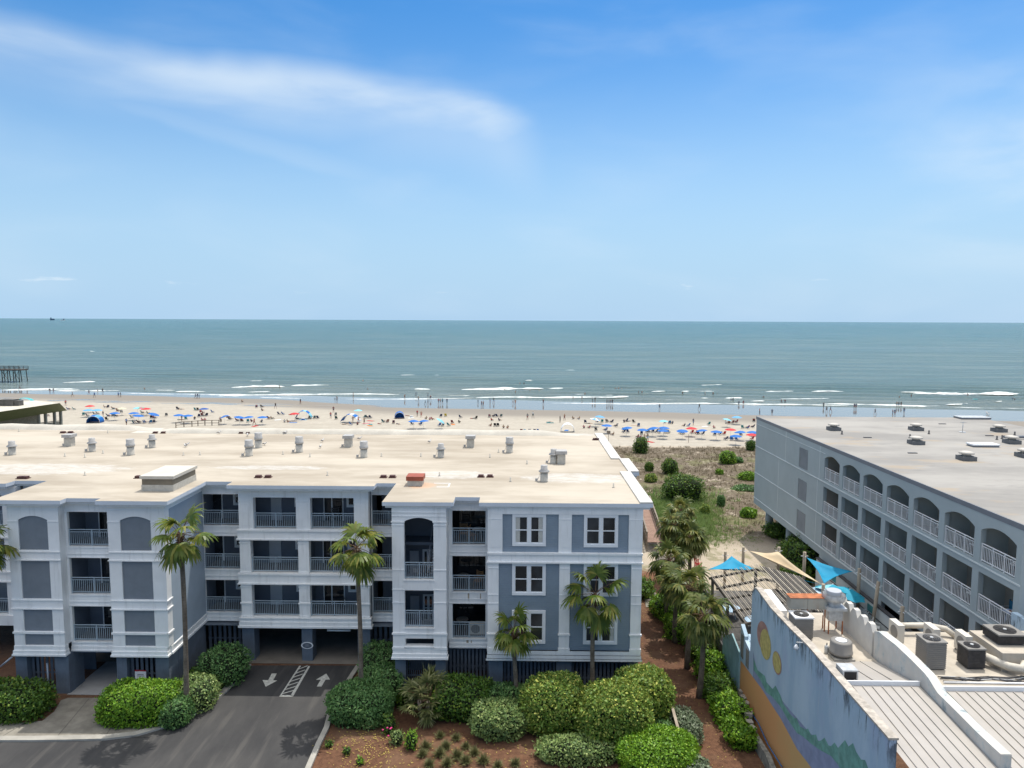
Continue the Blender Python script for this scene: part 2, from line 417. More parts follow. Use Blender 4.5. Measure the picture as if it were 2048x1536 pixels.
XS = [-60000, -9000, -2500, -800, -500] + [-400 + 20 * i for i in range(41)] + [500, 800, 2500, 9000, 60000]
YS = [215 + 1.6 * i for i in range(76)] + [350, 380, 430, 500, 620, 800, 1200, 2500, 6000, 15000, 60000]
def wz(x, y):
    s = shore(x, y)
    if s > 339 or abs(x) > 450: return SEA_Z
    a = 0.26 * min(1, max(0, (s - 226) / 14)) * min(1, max(0, (338 - s) / 40))
    return SEA_Z + a * math.sin(s * 0.52 + 1.7 * mn.noise(Vector((x * 0.02, y * 0.02, 1)))) * (0.6 + mn.noise(Vector((x * 0.03, 4, y * 0.01))))
for yy in YS:
    for x in XS: mb.v.append((x, yy - 0.14 * max(-450, min(450, x)), 0))
nx = len(XS)
mb.v = [(x, y, wz(x, y)) for x, y, _ in mb.v]
for j in range(len(YS) - 1):
    for i in range(nx - 1):
        a = j * nx + i; mb.f.append((a, a + 1, a + nx + 1, a + nx)); mb.m.append(0); mb.sm.append(True)
tag(mb.build('sea', WATER), 'teal green sea reaching the horizon', kind='structure')

# --- surf foam: broken lines of white water lying on the swell
q = NT('sea_foam'); f = q.noise(2.0, 7, 0.7, q.vec((0.5, 1.4, 1)))
q.col(q.mix(q.ss(f, 0.35, 0.6), (0.36, 0.43, 0.43), (0.74, 0.76, 0.74))); q.rough(0.7); FOAM = q.mat
foam = MB()
def foam_line(pts, w, seed, hgt=0.35):
    """pts in photo pixels along the crest; each crest is a low ridge of broken water with ragged edges"""
    P = [at_z(u, v, SEA_Z + 0.1) for u, v in pts]; n = 0
    L = [P[0]]
    for a, b in zip(P, P[1:]):
        k = max(2, int((b - a).length / 1.1))
        for i in range(1, k + 1): L.append(a.lerp(b, i / k))
    K = len(L); b0 = len(foam.v)
    for i, p in enumerate(L):
        t = i / (K - 1); taper = min(1, t * 5, (1 - t) * 5) ** 0.6
        nz = mn.fractal(Vector((i * 0.13, seed * 7.1, 0)), 0.8, 2.1, 4)
        ww = max(0.05, w * taper * (0.75 + 1.1 * nz)); off = 0.7 * mn.noise(Vector((i * 0.06, seed, 3))) * min(1.5, w)
        hh = .7 * hgt * taper * max(0.12, 0.7 + 0.9 * nz)
        for k, (dy, dzz) in enumerate(((-0.65, 0.0), (-0.25, 0.75), (0.1, 1.0), (0.5, 0.0))):
            j = mn.noise(Vector((i * 0.9, k * 3.3, seed))) * 0.35
            foam.v.append((p.x, p.y + off + ww * (dy + j * (1 if dy < 0 else 0.4)), SEA_Z - 0.05 + hh * dzz + 0.12))
    for i in range(K - 1):
        for k in range(3):
            a = b0 + i * 4 + k; foam.f.append((a, a + 4, a + 5, a + 1)); foam.m.append(0); foam.sm.append(True)
FL = [([(0, 780), (60, 779), (140, 778), (160, 779)], 2.4, .35), ([(125, 765), (190, 763.5)], 3.0, .8), ([(110, 781), (240, 781)], 3.2, .4),
      ([(45, 778), (110, 777)], 2, .4), ([(180, 785.5), (260, 786.5), (350, 788)], 1.3, .15), ([(310, 780), (350, 780.5)], 2.2, .5), ([(350, 783), (410, 783)], 2.4, .4),
      ([(350, 788), (450, 790), (520, 789.5), (650, 788), (720, 788), (800, 789)], 2.8, .35), ([(462, 775), (520, 772.5), (570, 773)], 3.8, .9), ([(580, 771.5), (650, 770), (660, 770)], 2.2, .5),
      ([(495, 784), (540, 783)], 2, .4), ([(500, 761.5), (525, 761)], 1.6, .4), ([(350, 791), (480, 794), (640, 798), (720, 798), (800, 798), (880, 797), (950, 796)], 1.9, .16),
      ([(828, 778), (862, 778.5)], 3.0, .9), ([(920, 779.5), (1000, 778), (1088, 777)], 4.2, .9), ([(1096, 777), (1130, 776.5)], 2.6, .6),
      ([(895, 791), (940, 791)], 2.4, .4), ([(950, 795), (1020, 794), (1100, 795), (1180, 794), (1250, 794)], 3.0, .35), ([(1205, 790.5), (1228, 790)], 2, .3),
      ([(1090, 806), (1250, 807.5), (1350, 806.5), (1450, 807), (1530, 808), (1600, 809), (1700, 811)], 2.5, .25), ([(1220, 794), (1262, 792.5)], 2.6, .5),
      ([(1302, 783), (1332, 782)], 2.2, .5), ([(1362, 783), (1380, 782)], 2.2, .5), ([(1390, 782.5), (1430, 782.5)], 2.2, .5), ([(1400, 796), (1418, 796)], 2.2, .4), ([(1450, 796), (1486, 795.5)], 2.8, .5),
      ([(1330, 799.5), (1346, 799.5)], 1.4, .2), ([(1400, 770.5), (1445, 769)], 1.6, .4), ([(1500, 802), (1530, 801.5)], 2.4, .3), ([(1530, 783), (1588, 782)], 2.4, .6), ([(1622, 783), (1655, 782), (1688, 783)], 2.4, .6),
      ([(1560, 797.5), (1620, 797), (1660, 796.5)], 1.6, .3), ([(1640, 807), (1740, 809), (1840, 812), (1880, 811)], 1.8, .3), ([(1800, 784), (1850, 784.5)], 2.6, .6), ([(1825, 786.5), (1920, 788), (2060, 787.5)], 5.0, 1.0),
      ([(1890, 809), (1950, 806.5)], 2.6, .4), ([(1900, 814), (1980, 816), (2060, 817)], 1.6, .15), ([(1990, 803), (2010, 802)], 1.5, .3), ([(1150, 788.5), (1170, 788)], 1.2, .2),
      ([(20, 785), (70, 785)], 1.2, .2), ([(180, 702), (190, 703)], 2.2, .3), ([(800, 750), (830, 749.5)], 1, .3), ([(1050, 761), (1065, 760.5)], 1.3, .4), ([(868, 750), (880, 750)], 1, .3), ([(1130, 740), (1150, 740)], 1, .2)]
for i, (pts, wd, hg) in enumerate(FL): foam_line(pts, wd * (.85 if pts[-1][0] - pts[0][0] > 70 else .55), i + 1, hg * (1 if pts[-1][0] - pts[0][0] > 70 else .6))
tag(foam.build('surf_foam', FOAM), 'broken lines of white surf on the shallow water', 'surf', kind='stuff')

# --- driveway asphalt, concrete walk, kerbs
q = NT('asphalt')
f1 = q.noise(0.55, 5, 0.6, q.vec((1.0, 0.35, 1), (0, 0, 0.5))); f2 = q.noise(60, 3, 0.7); f3 = q.noise(0.2, 3)
c = q.mix(q.ss(f1, 0.3, 0.7), (0.030, 0.030, 0.032), (0.052, 0.051, 0.051))
c = q.mix(q.math('MULTIPLY', q.ss(f2, 0.6, 0.75), 0.5), c, (0.10, 0.098, 0.095)); c = q.mix(q.math('MULTIPLY', q.ss(f3, 0.5, 0.7), 0.4), c, (0.075, 0.072, 0.068))
wv = q.noise(1.0, 4, 0.55, q.vec((1.3, 0.12, 1), (0, 0, -0.42)))
c = q.mix(q.math('MULTIPLY', q.ss(wv, 0.52, 0.68), 0.5), c, (0.095, 0.09, 0.083))
c = q.mix(q.math('MULTIPLY', q.ss(q.noise(1.4, 6, 0.75, q.vec((1, 1, 1), loc=(7, 3, 0))), 0.66, 0.74), 0.6), c, (0.02, 0.02, 0.02))
q.col(c); q.rough(0.85); q.bump(q.noise(60, 4), 0.4, 0.01); ASPH = q.mat
q = NT('concrete_walk')
f1 = q.noise(0.9, 6, 0.65); f2 = q.noise(25, 4)
c = q.mix(q.ss(f1, 0.3, 0.7), (0.165, 0.15, 0.125), (0.27, 0.25, 0.21)); c = q.mix(q.math('MULTIPLY', q.ss(f2, 0.55, 0.7), 0.25), c, (0.20, 0.19, 0.17))
q.col(c); q.rough(0.9); q.bump(q.noise(25, 4), 0.2, 0.01); WALK = q.mat
def gz(pts, z=0.0): return [(p.x, p.y) for p in (at_z(u, v, z) for u, v in pts)]
# left kerb line (driveway edge), photo pixels
KL = [(-900, 1488), (-300, 1485), (0, 1484), (60, 1484), (130, 1483), (210, 1481), (270, 1474), (330, 1457), (380, 1437), (420, 1412), (455, 1384), (480, 1356), (503, 1331)]
KR = [(714, 1331), (700, 1352), (672, 1395), (655, 1430), (648, 1458), (632, 1490), (612, 1536), (585, 1600), (500, 1800), (300, 2500)]
kl, kr = gz(KL), gz(KR)
asph = kl + kr + [(-120, 15), (-120, kl[0][1])]
asph = list(reversed([(-3.0, -60)] + []))
poly = list(kl) + list(kr) + [(1.5, 8), (1.5, -80), (-150, -80), (-150, kl[0][1])]
area = sum(a[0] * b[1] - b[0] * a[1] for a, b in zip(poly, poly[1:] + poly[:1]))
if area < 0: poly = poly[::-1]
mb = MB(); mb.quad(*[(x, y, 0.004) for x, y in poly]); tag(mb.build('driveway', ASPH), 'dark asphalt driveway leading into the garage', kind='structure')
tag(MB().box(-150, 150, -80, 33.5, -0.015, 0.006).build('road', ASPH), 'unseen asphalt added below and behind the view for the window reflections', kind='structure')  # sheet over unseen ground, added so the windows reflect asphalt
def strip(line, wd, z0, z1, name, mat, side=1, label=None):
    mb = MB(); P = [Vector((x, y, 0)) for x, y in line]; K = len(P); O = []
    for i, p in enumerate(P):
        d = (P[min(i + 1, K - 1)] - P[max(i - 1, 0)]).normalized(); O.append(p + Vector((-d.y, d.x, 0)) * wd * side)
    for i in range(K - 1):
        a, b, c_, d_ = P[i], P[i + 1], O[i + 1], O[i]
        for q_ in ([(a, z1), (b, z1), (c_, z1), (d_, z1)], [(a, z0), (b, z0), (b, z1), (a, z1)], [(d_, z0), (c_, z0), (c_, z1), (d_, z1)]):
            mb.quad(*[(v.x, v.y, z) for v, z in q_])
    return tag(mb.build(name, mat), kind='structure', label=label)
strip(kl, 0.42, -0.02, 0.12, 'kerb', CONC, 1, 'curved concrete kerb on the left side of the driveway')
strip(kr, 0.30, -0.02, 0.14, 'kerb', CONC, 1, 'concrete kerb on the right side of the driveway')
# concrete walk to the lower left passage
wk = gz([(-900, 1452), (-200, 1450), (0, 1448), (40, 1447), (85, 1443), (108, 1425), (122, 1402), (136, 1397), (205, 1397), (192, 1425), (190, 1445), (235, 1454), (300, 1452), (322, 1458), (270, 1472), (210, 1480), (130, 1482), (60, 1482.5), (0, 1482.5), (-300, 1483), (-900, 1486)])
mb = MB(); mb.quad(*[(x, y, 0.05) for x, y in wk]); tag(mb.build('path', WALK), 'concrete path from the road to the covered passage', kind='structure')
mb = MB()
for (a, b) in (((110, 1478), (178, 1397)), ((2, 1474), (48, 1447)), ((210, 1474), (222, 1455)), ((266, 1470), (284, 1453)), ((-5, 1474), (300, 1473))):
    A, B = at_z(*a, 0.054), at_z(*b, 0.054); d = (B - A).normalized(); o = Vector((-d.y, d.x, 0)) * 0.018
    mb.quad(A + o, B + o, B - o, A - o)
tag(mb.build('path_joints', paint('joint_dark', (0.07, 0.065, 0.06))), 'dark joints between the concrete slabs of the path', kind='structure')
GSLAB = paint('garage_floor', (0.20, 0.18, 0.155), 0.8, 0.3, 0.4)
tag(MB().box(-31.8, 7.4, 47.6, 70, -0.01, 0.012).build('garage_floor', GSLAB), 'concrete floor of the open garage', kind='structure')
tag(MB().box(-28.9, -25.6, 43.2, 47.6, -0.01, 0.016).build('passage_floor', paint('passage_conc', (0.33, 0.33, 0.33), 0.8, 0.1)), 'grey concrete floor of the covered passage', kind='structure')
# flagstone patch by the side path
tag(MB().prism(gz([(1288, 1192), (1308, 1180), (1316, 1196), (1312, 1212), (1292, 1215)]), 0.0, 0.03).build('paving_patch', WALK), 'pale flagstone patch on the mulch path', kind='structure')
# painted markings
PAINTW = paint('road_paint', (0.50, 0.50, 0.46), 0.8, 0.25, 6)
def gpoly(mb, pts, z=0.009): mb.quad(*[tuple(at_z(u, v, z)) for u, v in pts])
mb = MB()
gpoly(mb, [(558.5, 1393), (586, 1393), (583, 1390), (562, 1390)])
gpoly(mb, [(558.5, 1393), (563.5, 1390), (602, 1331.5), (598.5, 1331.5)])
gpoly(mb, [(581, 1391), (586, 1393), (620.5, 1332), (616.5, 1332)])
for i in range(7):
    t = (i + 0.35) / 7.2; a = (560 + (598.5 - 560) * t + 3, 1391 - 59 * t); b = (583.5 + (617 - 583.5) * t + 1.5, 1391 - 59 * t - 6.5)
    gpoly(mb, [a, b, (b[0] + .7, b[1] - 1.8), (a[0] + .9, a[1] - 1.8)], 0.0095)
tag(mb.build('road_marking', PAINTW), 'white ladder shaped dividing marking on the driveway', kind='structure')
mb = MB()
gpoly(mb, [(543.5, 1347), (553.5, 1347), (546, 1361), (536, 1361)]); gpoly(mb, [(525, 1360), (554.5, 1361), (531.5, 1373.5)], 0.0092)
tag(mb.build('road_marking', PAINTW), 'white arrow on the driveway pointing out of the garage', kind='structure')
mb = MB()
gpoly(mb, [(652.5, 1347), (660, 1359), (632, 1359.5)]); gpoly(mb, [(642, 1358.5), (651.5, 1358.5), (643, 1373), (633.5, 1373)], 0.0092)
tag(mb.build('road_marking', PAINTW), 'white arrow on the driveway pointing into the garage', kind='structure')

# ================================================================== MAIN APARTMENT BUILDING
def Pf(y0): return lambda a, b, d: (a, y0 + d, b)        # facade facing the camera (towards -y)
def Px(x0): return lambda a, b, d: (x0 + d, a, b)        # facade facing -x
def holed(mb, P, a0, a1, b0, b1, th, holes, m=0, arch=()):
    """wall face with rectangular holes (ha0, ha1, hb0, hb1) and reveals of depth th; arch: {hole index: rise}"""
    A = sorted({a0, a1} | {h[0] for h in holes} | {h[1] for h in holes}); B = sorted({b0, b1} | {h[2] for h in holes} | {h[3] for h in holes})
    for i in range(len(A) - 1):
        for j in range(len(B) - 1):
            ca, cb = (A[i] + A[i + 1]) / 2, (B[j] + B[j + 1]) / 2
            if any(h[0] < ca < h[1] and h[2] < cb < h[3] for h in holes): continue
            mb.quad(P(A[i], B[j], 0), P(A[i + 1], B[j], 0), P(A[i + 1], B[j + 1], 0), P(A[i], B[j + 1], 0), m=m)
            mb.quad(P(A[i], B[j], th), P(A[i], B[j + 1], th), P(A[i + 1], B[j + 1], th), P(A[i + 1], B[j], th), m=m)
    for h in holes:
        c = [(h[0], h[2]), (h[1], h[2]), (h[1], h[3]), (h[0], h[3])]
        for k in range(4):
            p, r = c[k], c[(k + 1) % 4]; mb.quad(P(*p, 0), P(*r, 0), P(*r, th), P(*p, th), m=m)
    c = [(a0, b0), (a1, b0), (a1, b1), (a0, b1)]
    for k in range(4):
        p, r = c[k], c[(k + 1) % 4]; mb.quad(P(*p, 0), P(*p, th), P(*r, th), P(*r, 0), m=m)
    for k, rise in arch:
        h = holes[k]; N = 14; wd = h[1] - h[0]
        for i in range(N):
            t0, t1 = i / N, (i + 1) / N
            z0 = h[3] - rise * (2 * t0 - 1) ** 2; z1 = h[3] - rise * (2 * t1 - 1) ** 2
            a, b = h[0] + wd * t0, h[0] + wd * t1
            for d in (0.0, th): mb.quad(P(a, z0, d), P(b, z1, d), P(b, h[3], d), P(a, h[3], d), m=m)
            mb.quad(P(a, z0, 0), P(b, z1, 0), P(b, z1, th), P(a, z0, th), m=m)
def railing(parent, P, a0, a1, z0, mat, h=1.08, posts=1, pitch=0.125, th=0.024, name='balcony_railing', gap=True):
    mb = MB()
    def B(a, b, z, zz, t): 
        p, r = P(a, z, -t), P(b, zz, t)
        mb.box(p[0], r[0], p[1], r[1], p[2], r[2])
    B(a0, a1, z0 + h - 0.045, z0 + h, 0.032)
    if gap: B(a0, a1, z0 + h - 0.19, z0 + h - 0.155, 0.016)
    B(a0, a1, z0 + 0.08, z0 + 0.125, 0.02)
    n = max(2, int((a1 - a0) / pitch)); top = z0 + h - (0.155 if gap else 0.045)
    for i in range(1, n):
        a = a0 + (a1 - a0) * i / n; B(a - th / 2, a + th / 2, z0 + 0.125, top, th / 2)
    for i in range(posts + 2):
        a = a0 + 0.025 + (a1 - a0 - 0.05) * i / (posts + 1); B(a - 0.024, a + 0.024, z0 + 0.003, z0 + h - 0.045, 0.024)
    return mb.build(name, mat, parent)
def window(parent, x0, x1, y, z0, z1, mull=1, bar=True, fw=0.17, gl=None, pw=0.10, name='window', fm=None):
    """double hung window proud of a wall that faces -y"""
    fm = fm or WHITE
    f = MB(); f.box(x0, x1, y - 0.05, y + 0.04, z1 - fw, z1).box(x0, x1, y - 0.06, y + 0.04, z0, z0 + fw)
    f.box(x0, x0 + fw, y - 0.05, y + 0.04, z0 + fw, z1 - fw).box(x1 - fw, x1, y - 0.05, y + 0.04, z0 + fw, z1 - fw)
    W = x1 - x0 - 2 * fw
    for i in range(1, mull + 1):
        c = x0 + fw + W * i / (mull + 1); f.box(c - pw, c + pw, y - 0.045, y + 0.04, z0 + fw, z1 - fw)
    fr = f.build(name, fm, parent)
    edges = [x0 + fw] + sum([[x0 + fw + W * i / (mull + 1) - pw, x0 + fw + W * i / (mull + 1) + pw] for i in range(1, mull + 1)], []) + [x1 - fw]
    s = MB(); g = MB()
    for i in range(0, len(edges), 2):
        a, b = edges[i], edges[i + 1]; zm = (z0 + z1) / 2
        s.box(a, b, y - 0.02, y + 0.03, z1 - fw - 0.05, z1 - fw).box(a, b, y - 0.02, y + 0.03, z0 + fw, z0 + fw + 0.06)
        if bar: s.box(a, b, y - 0.025, y + 0.03, zm - 0.035, zm + 0.03)
        s.box(a, a + 0.04, y - 0.019, y + 0.03, z0 + fw + 0.06, z1 - fw - 0.05).box(b - 0.04, b, y - 0.019, y + 0.03, z0 + fw + 0.06, z1 - fw - 0.05)
        g.quad((a, y + 0.012, z0 + fw), (b, y + 0.012, z0 + fw), (b, y + 0.012, z1 - fw), (a, y + 0.012, z1 - fw))
    s.build('sash', fm, fr); g.build('pane', gl or GLASS, fr)
    return fr
def ledge(mb, P, a0, a1, z, steps, m=0):
    """stacked mouldings: steps = [(height, projection)...] bottom to top starting at z"""
    for h, p in steps:
        c, r = P(a0 - p, z, -p), P(a1 + p, z + h, 0.02)
        mb.box(c[0], r[0], c[1], r[1], c[2], r[2], m); z += h
    return z
BLD = thing('apartment_building', 'blue grey and white three storey apartment building with cream flat roof over a garage', 'building', (0, 0, 0))
FL_ = [3.22, 6.37, 9.52]; TP_ = [5.58, 8.77, 11.77]
YR, YL, YM = 43.25, 43.25, 47.95

# ---- right block: sided wall with two window bays
mb = MB(); mb.box(-1.9, 7.62, 43.36, 69.6, 2.6, 12.36)
mb.build('wall', BLUE, BLD)
mb = MB()
def band(mb, x0, x1, y, z0, z1, p=0.0):
    """storey band: projecting top fillet, plain middle, projecting bottom fillet"""
    mb.box(x0 - .03 - p, x1 + .03 + p, y - 0.10, y + 0.12, z1 - 0.10, z1 + 0.02)
    mb.box(x0 - p, x1 + p, y - 0.02, y + 0.12, z0 + 0.09, z1 - 0.10)
    mb.box(x0 - .05 - p, x1 + .05 + p, y - 0.13, y + 0.12, z0, z0 + 0.09)
def skirt(mb, x0, x1, y, yb=None):
    yb = yb or y + 0.12
    mb.box(x0 - .10, x1 + .10, y - 0.16, yb, 2.60, 2.72); mb.box(x0 - .05, x1 + .05, y - 0.10, yb, 2.72, 2.94); mb.box(x0 - .02, x1 + .02, y - 0.03, yb, 2.94, 3.20)
# pilasters of the right block (wide on top storey, narrower below)
for a, b, c, d in ((-1.96, -1.04, -1.96, -1.27), (2.46, 3.27, 2.53, 3.19), (6.82, 7.68, 7.02, 7.68)):
    mb.box(a, b, 43.25, 43.37, 9.54, 12.0); mb.box(c, d, 43.25, 43.37, 3.2, 8.90)
    mb.box(a + .12, b - .12, 43.235, 43.25, 9.9, 11.62)
    mb.box(a, b, 43.225, 43.25, 11.66, 11.72)
    for z in (6.26, 6.83, 8.55): mb.box(c + .0, d - .0, 43.225, 43.25, z - .03, z + .03)
    mb.box(c - .06, d + .06, 43.19, 43.37, 4.22, 4.32); mb.box(c - .04, d + .04, 43.215, 43.37, 3.2, 3.36)
band(mb, -1.96, 7.68, 43.25, 8.90, 9.54); skirt(mb, -1.96, 7.68, 43.25)
mb.box(-1.96, 7.68, 43.24, 43.37, 12.0, 12.36)
# return of the trim on the right flank
mb.box(7.63, 7.70, 43.37, 44.3, 3.2, 12.36); mb.box(7.63, 7.75, 44.3, 69.6, 8.9, 9.5); mb.box(7.63, 7.75, 44.3, 69.6, 2.6, 3.2)
mb.box(7.63, 7.74, 44.3, 69.6, 11.9, 12.36)
mb.build('trim', TRIM, BLD)
for (a, b, z0, z1) in ((-0.43, 1.67, 9.96, 12.0), (4.03, 6.16, 9.92, 12.0), (-0.43, 1.68, 6.79, 8.88), (4.05, 6.20, 6.76, 8.88), (-0.43, 1.69, 3.64, 5.80), (4.07, 6.22, 3.63, 5.80)):
    window(BLD, a, b, 43.33, z0, z1, gl=GLASS if z0 > 6 else GLASSB)

# ---- stair tower of the right block
mb = MB()
holed(mb, Pf(43.25), -7.95, -4.55, 3.2, 12.36, 0.35, [(-7.19, -5.35, 7.75, 11.72), (-7.19, -5.35, 4.62, 7.06), (-7.16, -5.37, 3.44, 3.92)], arch=[(0, 0.24)])
mb.box(-7.95, -7.65, 43.6, 47.9, 3.2, 12.36); mb.box(-4.85, -4.55, 43.6, 45.0, 3.2, 12.36)
for x0, x1 in ((-7.95, -7.19), (-5.35, -4.55)):
    for z in (11.25, 8.38, 7.10, 6.26): mb.box(x0 - .015, x1 + .015, 43.215, 43.26, z - 0.03, z + 0.03)
    mb.box(x0 - .05, x1 + .05, 43.17, 43.26, 4.18, 4.30); mb.box(x0 - .04, x1 + .04, 43.19, 43.26, 3.2, 3.36)
    mb.box(x0 - .05, x1 + .05, 43.19, 43.26, 11.42, 11.50)
mb.box(-7.25, -5.3, 43.2, 43.26, 7.67, 7.75); mb.box(-7.25, -5.3, 43.2, 43.26, 4.54, 4.62); mb.box(-7.22, -5.32, 43.19, 43.26, 4.2, 4.26); mb.box(-7.22, -5.32, 43.19, 43.26, 3.30, 3.40)
mb.box(-7.95, -4.55, 43.22, 43.26, 12.04, 12.10); mb.box(-7.95, -4.55, 43.22, 43.26, 11.80, 11.84)
skirt(mb, -7.95, -4.55, 43.25, 43.6); skirt(mb, -1.96, 7.68, 43.245)
mb.build('stair_tower', TRIM, BLD)
mb = MB()      # inside of the tower
mb.box(-7.65, -4.85, 46.6, 46.75, 3.2, 12.3); mb.box(-7.65, -7.6, 43.6, 46.6, 3.2, 12.3); mb.box(-4.9, -4.85, 43.6, 46.6, 3.2, 12.3)
for z in (6.2, 9.35): mb.box(-7.6, -4.9, 45.2, 46.6, z, z + 0.2)
for z in (4.55, 7.68): mb.box(-7.6, -4.9, 43.6, 44.6, z - 0.18, z - 0.01)
mb.build('stair_wall', INWALL, BLD)
mb = MB()
for k in range(12): mb.box(-5.75, -4.92, 44.5 + k * 0.2, 44.72 + k * 0.2, 7.66 + k * 0.145, 7.70 + k * 0.145)
mb.bar((-5.82, 44.5, 7.9), (-5.82, 46.9, 9.6), 0.06, 0.22); mb.bar((-5.82, 44.5, 8.7), (-5.82, 46.5, 10.2), 0.05)
mb.build('staircase', DOORM, BLD)
for z in (6.42, 3.3):
    d = MB().box(-7.35, -6.75, 46.5, 46.598, z, z + 2.1).box(-7.0, -6.5, 45.6, 45.66, z + 0.5, z + 1.2).build('door', DOORM, BLD)
    window(BLD, -6.5, -5.75, 46.58, z + 0.3, z + 2.2, 1, True, 0.09, pw=0.04)
tw_rail = railing(BLD, Pf(43.42), -7.19, -5.35, 7.75, RAILM); railing(BLD, Pf(43.42), -7.19, -5.35, 4.62, RAILM)

# ---- recessed balcony bays.  each: wall frame, slabs, back wall, railings
def balconies(x0, x1, y, ox0, ox1, depth=2.0, back='door_left', low=True, seed=0, rail=True, posts=1, lvls=(0, 1, 2), bm=None):
    mb = MB()
    holes = [(ox0, ox1, FL_[k], TP_[k]) for k in lvls]
    holed(mb, Pf(y), x0, x1, 2.6, 12.36, 0.22, holes)
    for k in lvls:
        z = FL_[k]; mb.box(ox0 - .05, ox1 + .05, y - 0.05, y + 0.01, z - 0.09, z); mb.box(x0 + .002, x1 - .002, y - 0.03, y + 0.01, z - 0.52, z - 0.46)
        mb.box(x0 + .002, x1 - .002, y - 0.045, y + 0.01, TP_[k] + 0.0, TP_[k] + 0.06)
    mb.box(x0 + .003, x1 - .003, y - 0.10, y + 0.01, 2.6, 2.70); mb.box(x0 + .002, x1 - .002, y - 0.06, y + 0.01, 2.70, 2.92)
    mb.build('balcony_front', TRIM, BLD)
    mb = MB()
    for k in lvls:
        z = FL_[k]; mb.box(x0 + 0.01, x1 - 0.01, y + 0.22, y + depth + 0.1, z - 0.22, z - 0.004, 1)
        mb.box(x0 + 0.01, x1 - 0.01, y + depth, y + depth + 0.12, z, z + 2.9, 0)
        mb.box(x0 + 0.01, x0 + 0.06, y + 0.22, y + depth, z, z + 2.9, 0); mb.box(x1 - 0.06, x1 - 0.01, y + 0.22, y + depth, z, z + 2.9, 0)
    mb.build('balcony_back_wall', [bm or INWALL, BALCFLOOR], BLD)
    yb = y + depth; w = ox1 - ox0
    for k in lvls:
        z = FL_[k]
        if rail: railing(BLD, Pf(y + 0.12), ox0, ox1, z, RAILM, posts=posts)
        if back == 'slider':             # large dark sliding door
            a, b = ox0 + w * 0.30, ox1 - 0.03
            fr = MB().box(a - .06, a, yb - .06, yb, z, z + 2.25).box(b - .04, b + .02, yb - .06, yb, z, z + 2.25).box(a, b - .04, yb - .06, yb, z + 2.15, z + 2.25)
            fr.box(a + (b - a) * 0.28 - .05, a + (b - a) * 0.28 + .05, yb - .07, yb, z, z + 2.15)
            f = fr.build('balcony_door', WHITE, BLD); MB().box(a, b - .04, yb - 0.03, yb - 0.01, z, z + 2.15).build('pane', GLASS, f)
        elif back == 'recess_left':      # dark door at left, window at right
            f = MB().box(ox0 + w * .24, ox0 + w * .27, yb - .06, yb, z, z + 2.2).build('balcony_door', WHITE, BLD)
            MB().box(ox0, ox0 + w * .24, yb - .04, yb - .005, z, z + 2.2).build('pane', GLASS, f)
            window(BLD, ox0 + w * .58, ox1 - .05, yb - .03, z + 1.0, z + 2.35, 0, True, 0.12)
        elif back == 'door_plain':
            MB().box(ox0 + w * .12, ox0 + w * .42, yb - .05, yb - .002, z, z + 2.1).build('door', DOORM, BLD)
            window(BLD, ox0 + w * .72, ox1 + 0.3, yb - .03, z + 0.95, z + 2.3, 0, True, 0.12)
        elif back == 'door_glass':
            a, b = ox0 + w * .12, ox0 + w * .56
            f = MB().box(a - .07, a, yb - .06, yb, z, z + 2.2).box(b, b + .07, yb - .06, yb, z, z + 2.2).box(a, b, yb - .06, yb, z + 2.1, z + 2.2).box((a + b) / 2 - .04, (a + b) / 2 + .04, yb - .06, yb, z, z + 2.1).build('balcony_door', WHITE, BLD)
            MB().box(a, b, yb - .03, yb - .01, z, z + 2.1).build('pane', GLASS, f)
            window(BLD, ox0 + w * .70, ox1 + 0.35, yb - .03, z + 0.95, z + 2.3, 1, True, 0.12, pw=0.05)
        elif back == 'door_right':
            MB().box(ox0 + w * .60, ox0 + w * .95, yb - .05, yb - .002, z, z + 2.1).build('door', DOORM, BLD)
        elif back == 'dark':
            f = MB().box(ox0 + .1, ox1 - .1, yb - .05, yb - .03, z, z + 2.2).build('balcony_door', GLASS, BLD)
# recess right block (dark balconies with furniture)
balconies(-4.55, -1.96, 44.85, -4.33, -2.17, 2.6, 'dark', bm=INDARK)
RSTN = paint('rust_stain', (0.40, 0.33, 0.24), .8, .3, 8)
for x, z0, z1, w_ in ((-3.35, 2.62, 3.10, .07), (-3.28, 5.80, 6.28, .05), (-3.1, 2.70, 3.08, .03), (-2.5, 5.85, 6.28, .03)): MB().box(x - w_, x + w_, 44.846, 44.849, z0, z1).build('rust_streak', RSTN, BLD)
CURT = paint('curtain', (.50, .49, .45), .9, .1, 6)
for (x0, x1, z0, z1) in ((-.22, .05, 10.2, 11.9), (1.2, 1.45, 10.2, 11.9), (4.25, 4.5, 7.0, 8.6), (-.22, .08, 3.85, 5.6), (5.75, 6.0, 3.85, 5.6)):
    MB().box(x0, x1, 43.336, 43.339, z0, z1).build('curtain', CURT, BLD)
# left block recess between its two towers
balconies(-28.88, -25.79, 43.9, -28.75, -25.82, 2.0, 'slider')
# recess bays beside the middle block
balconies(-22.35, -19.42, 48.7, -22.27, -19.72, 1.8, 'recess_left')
balconies(-10.42, -7.95, 48.8, -10.36, -8.0, 1.8, 'door_right')

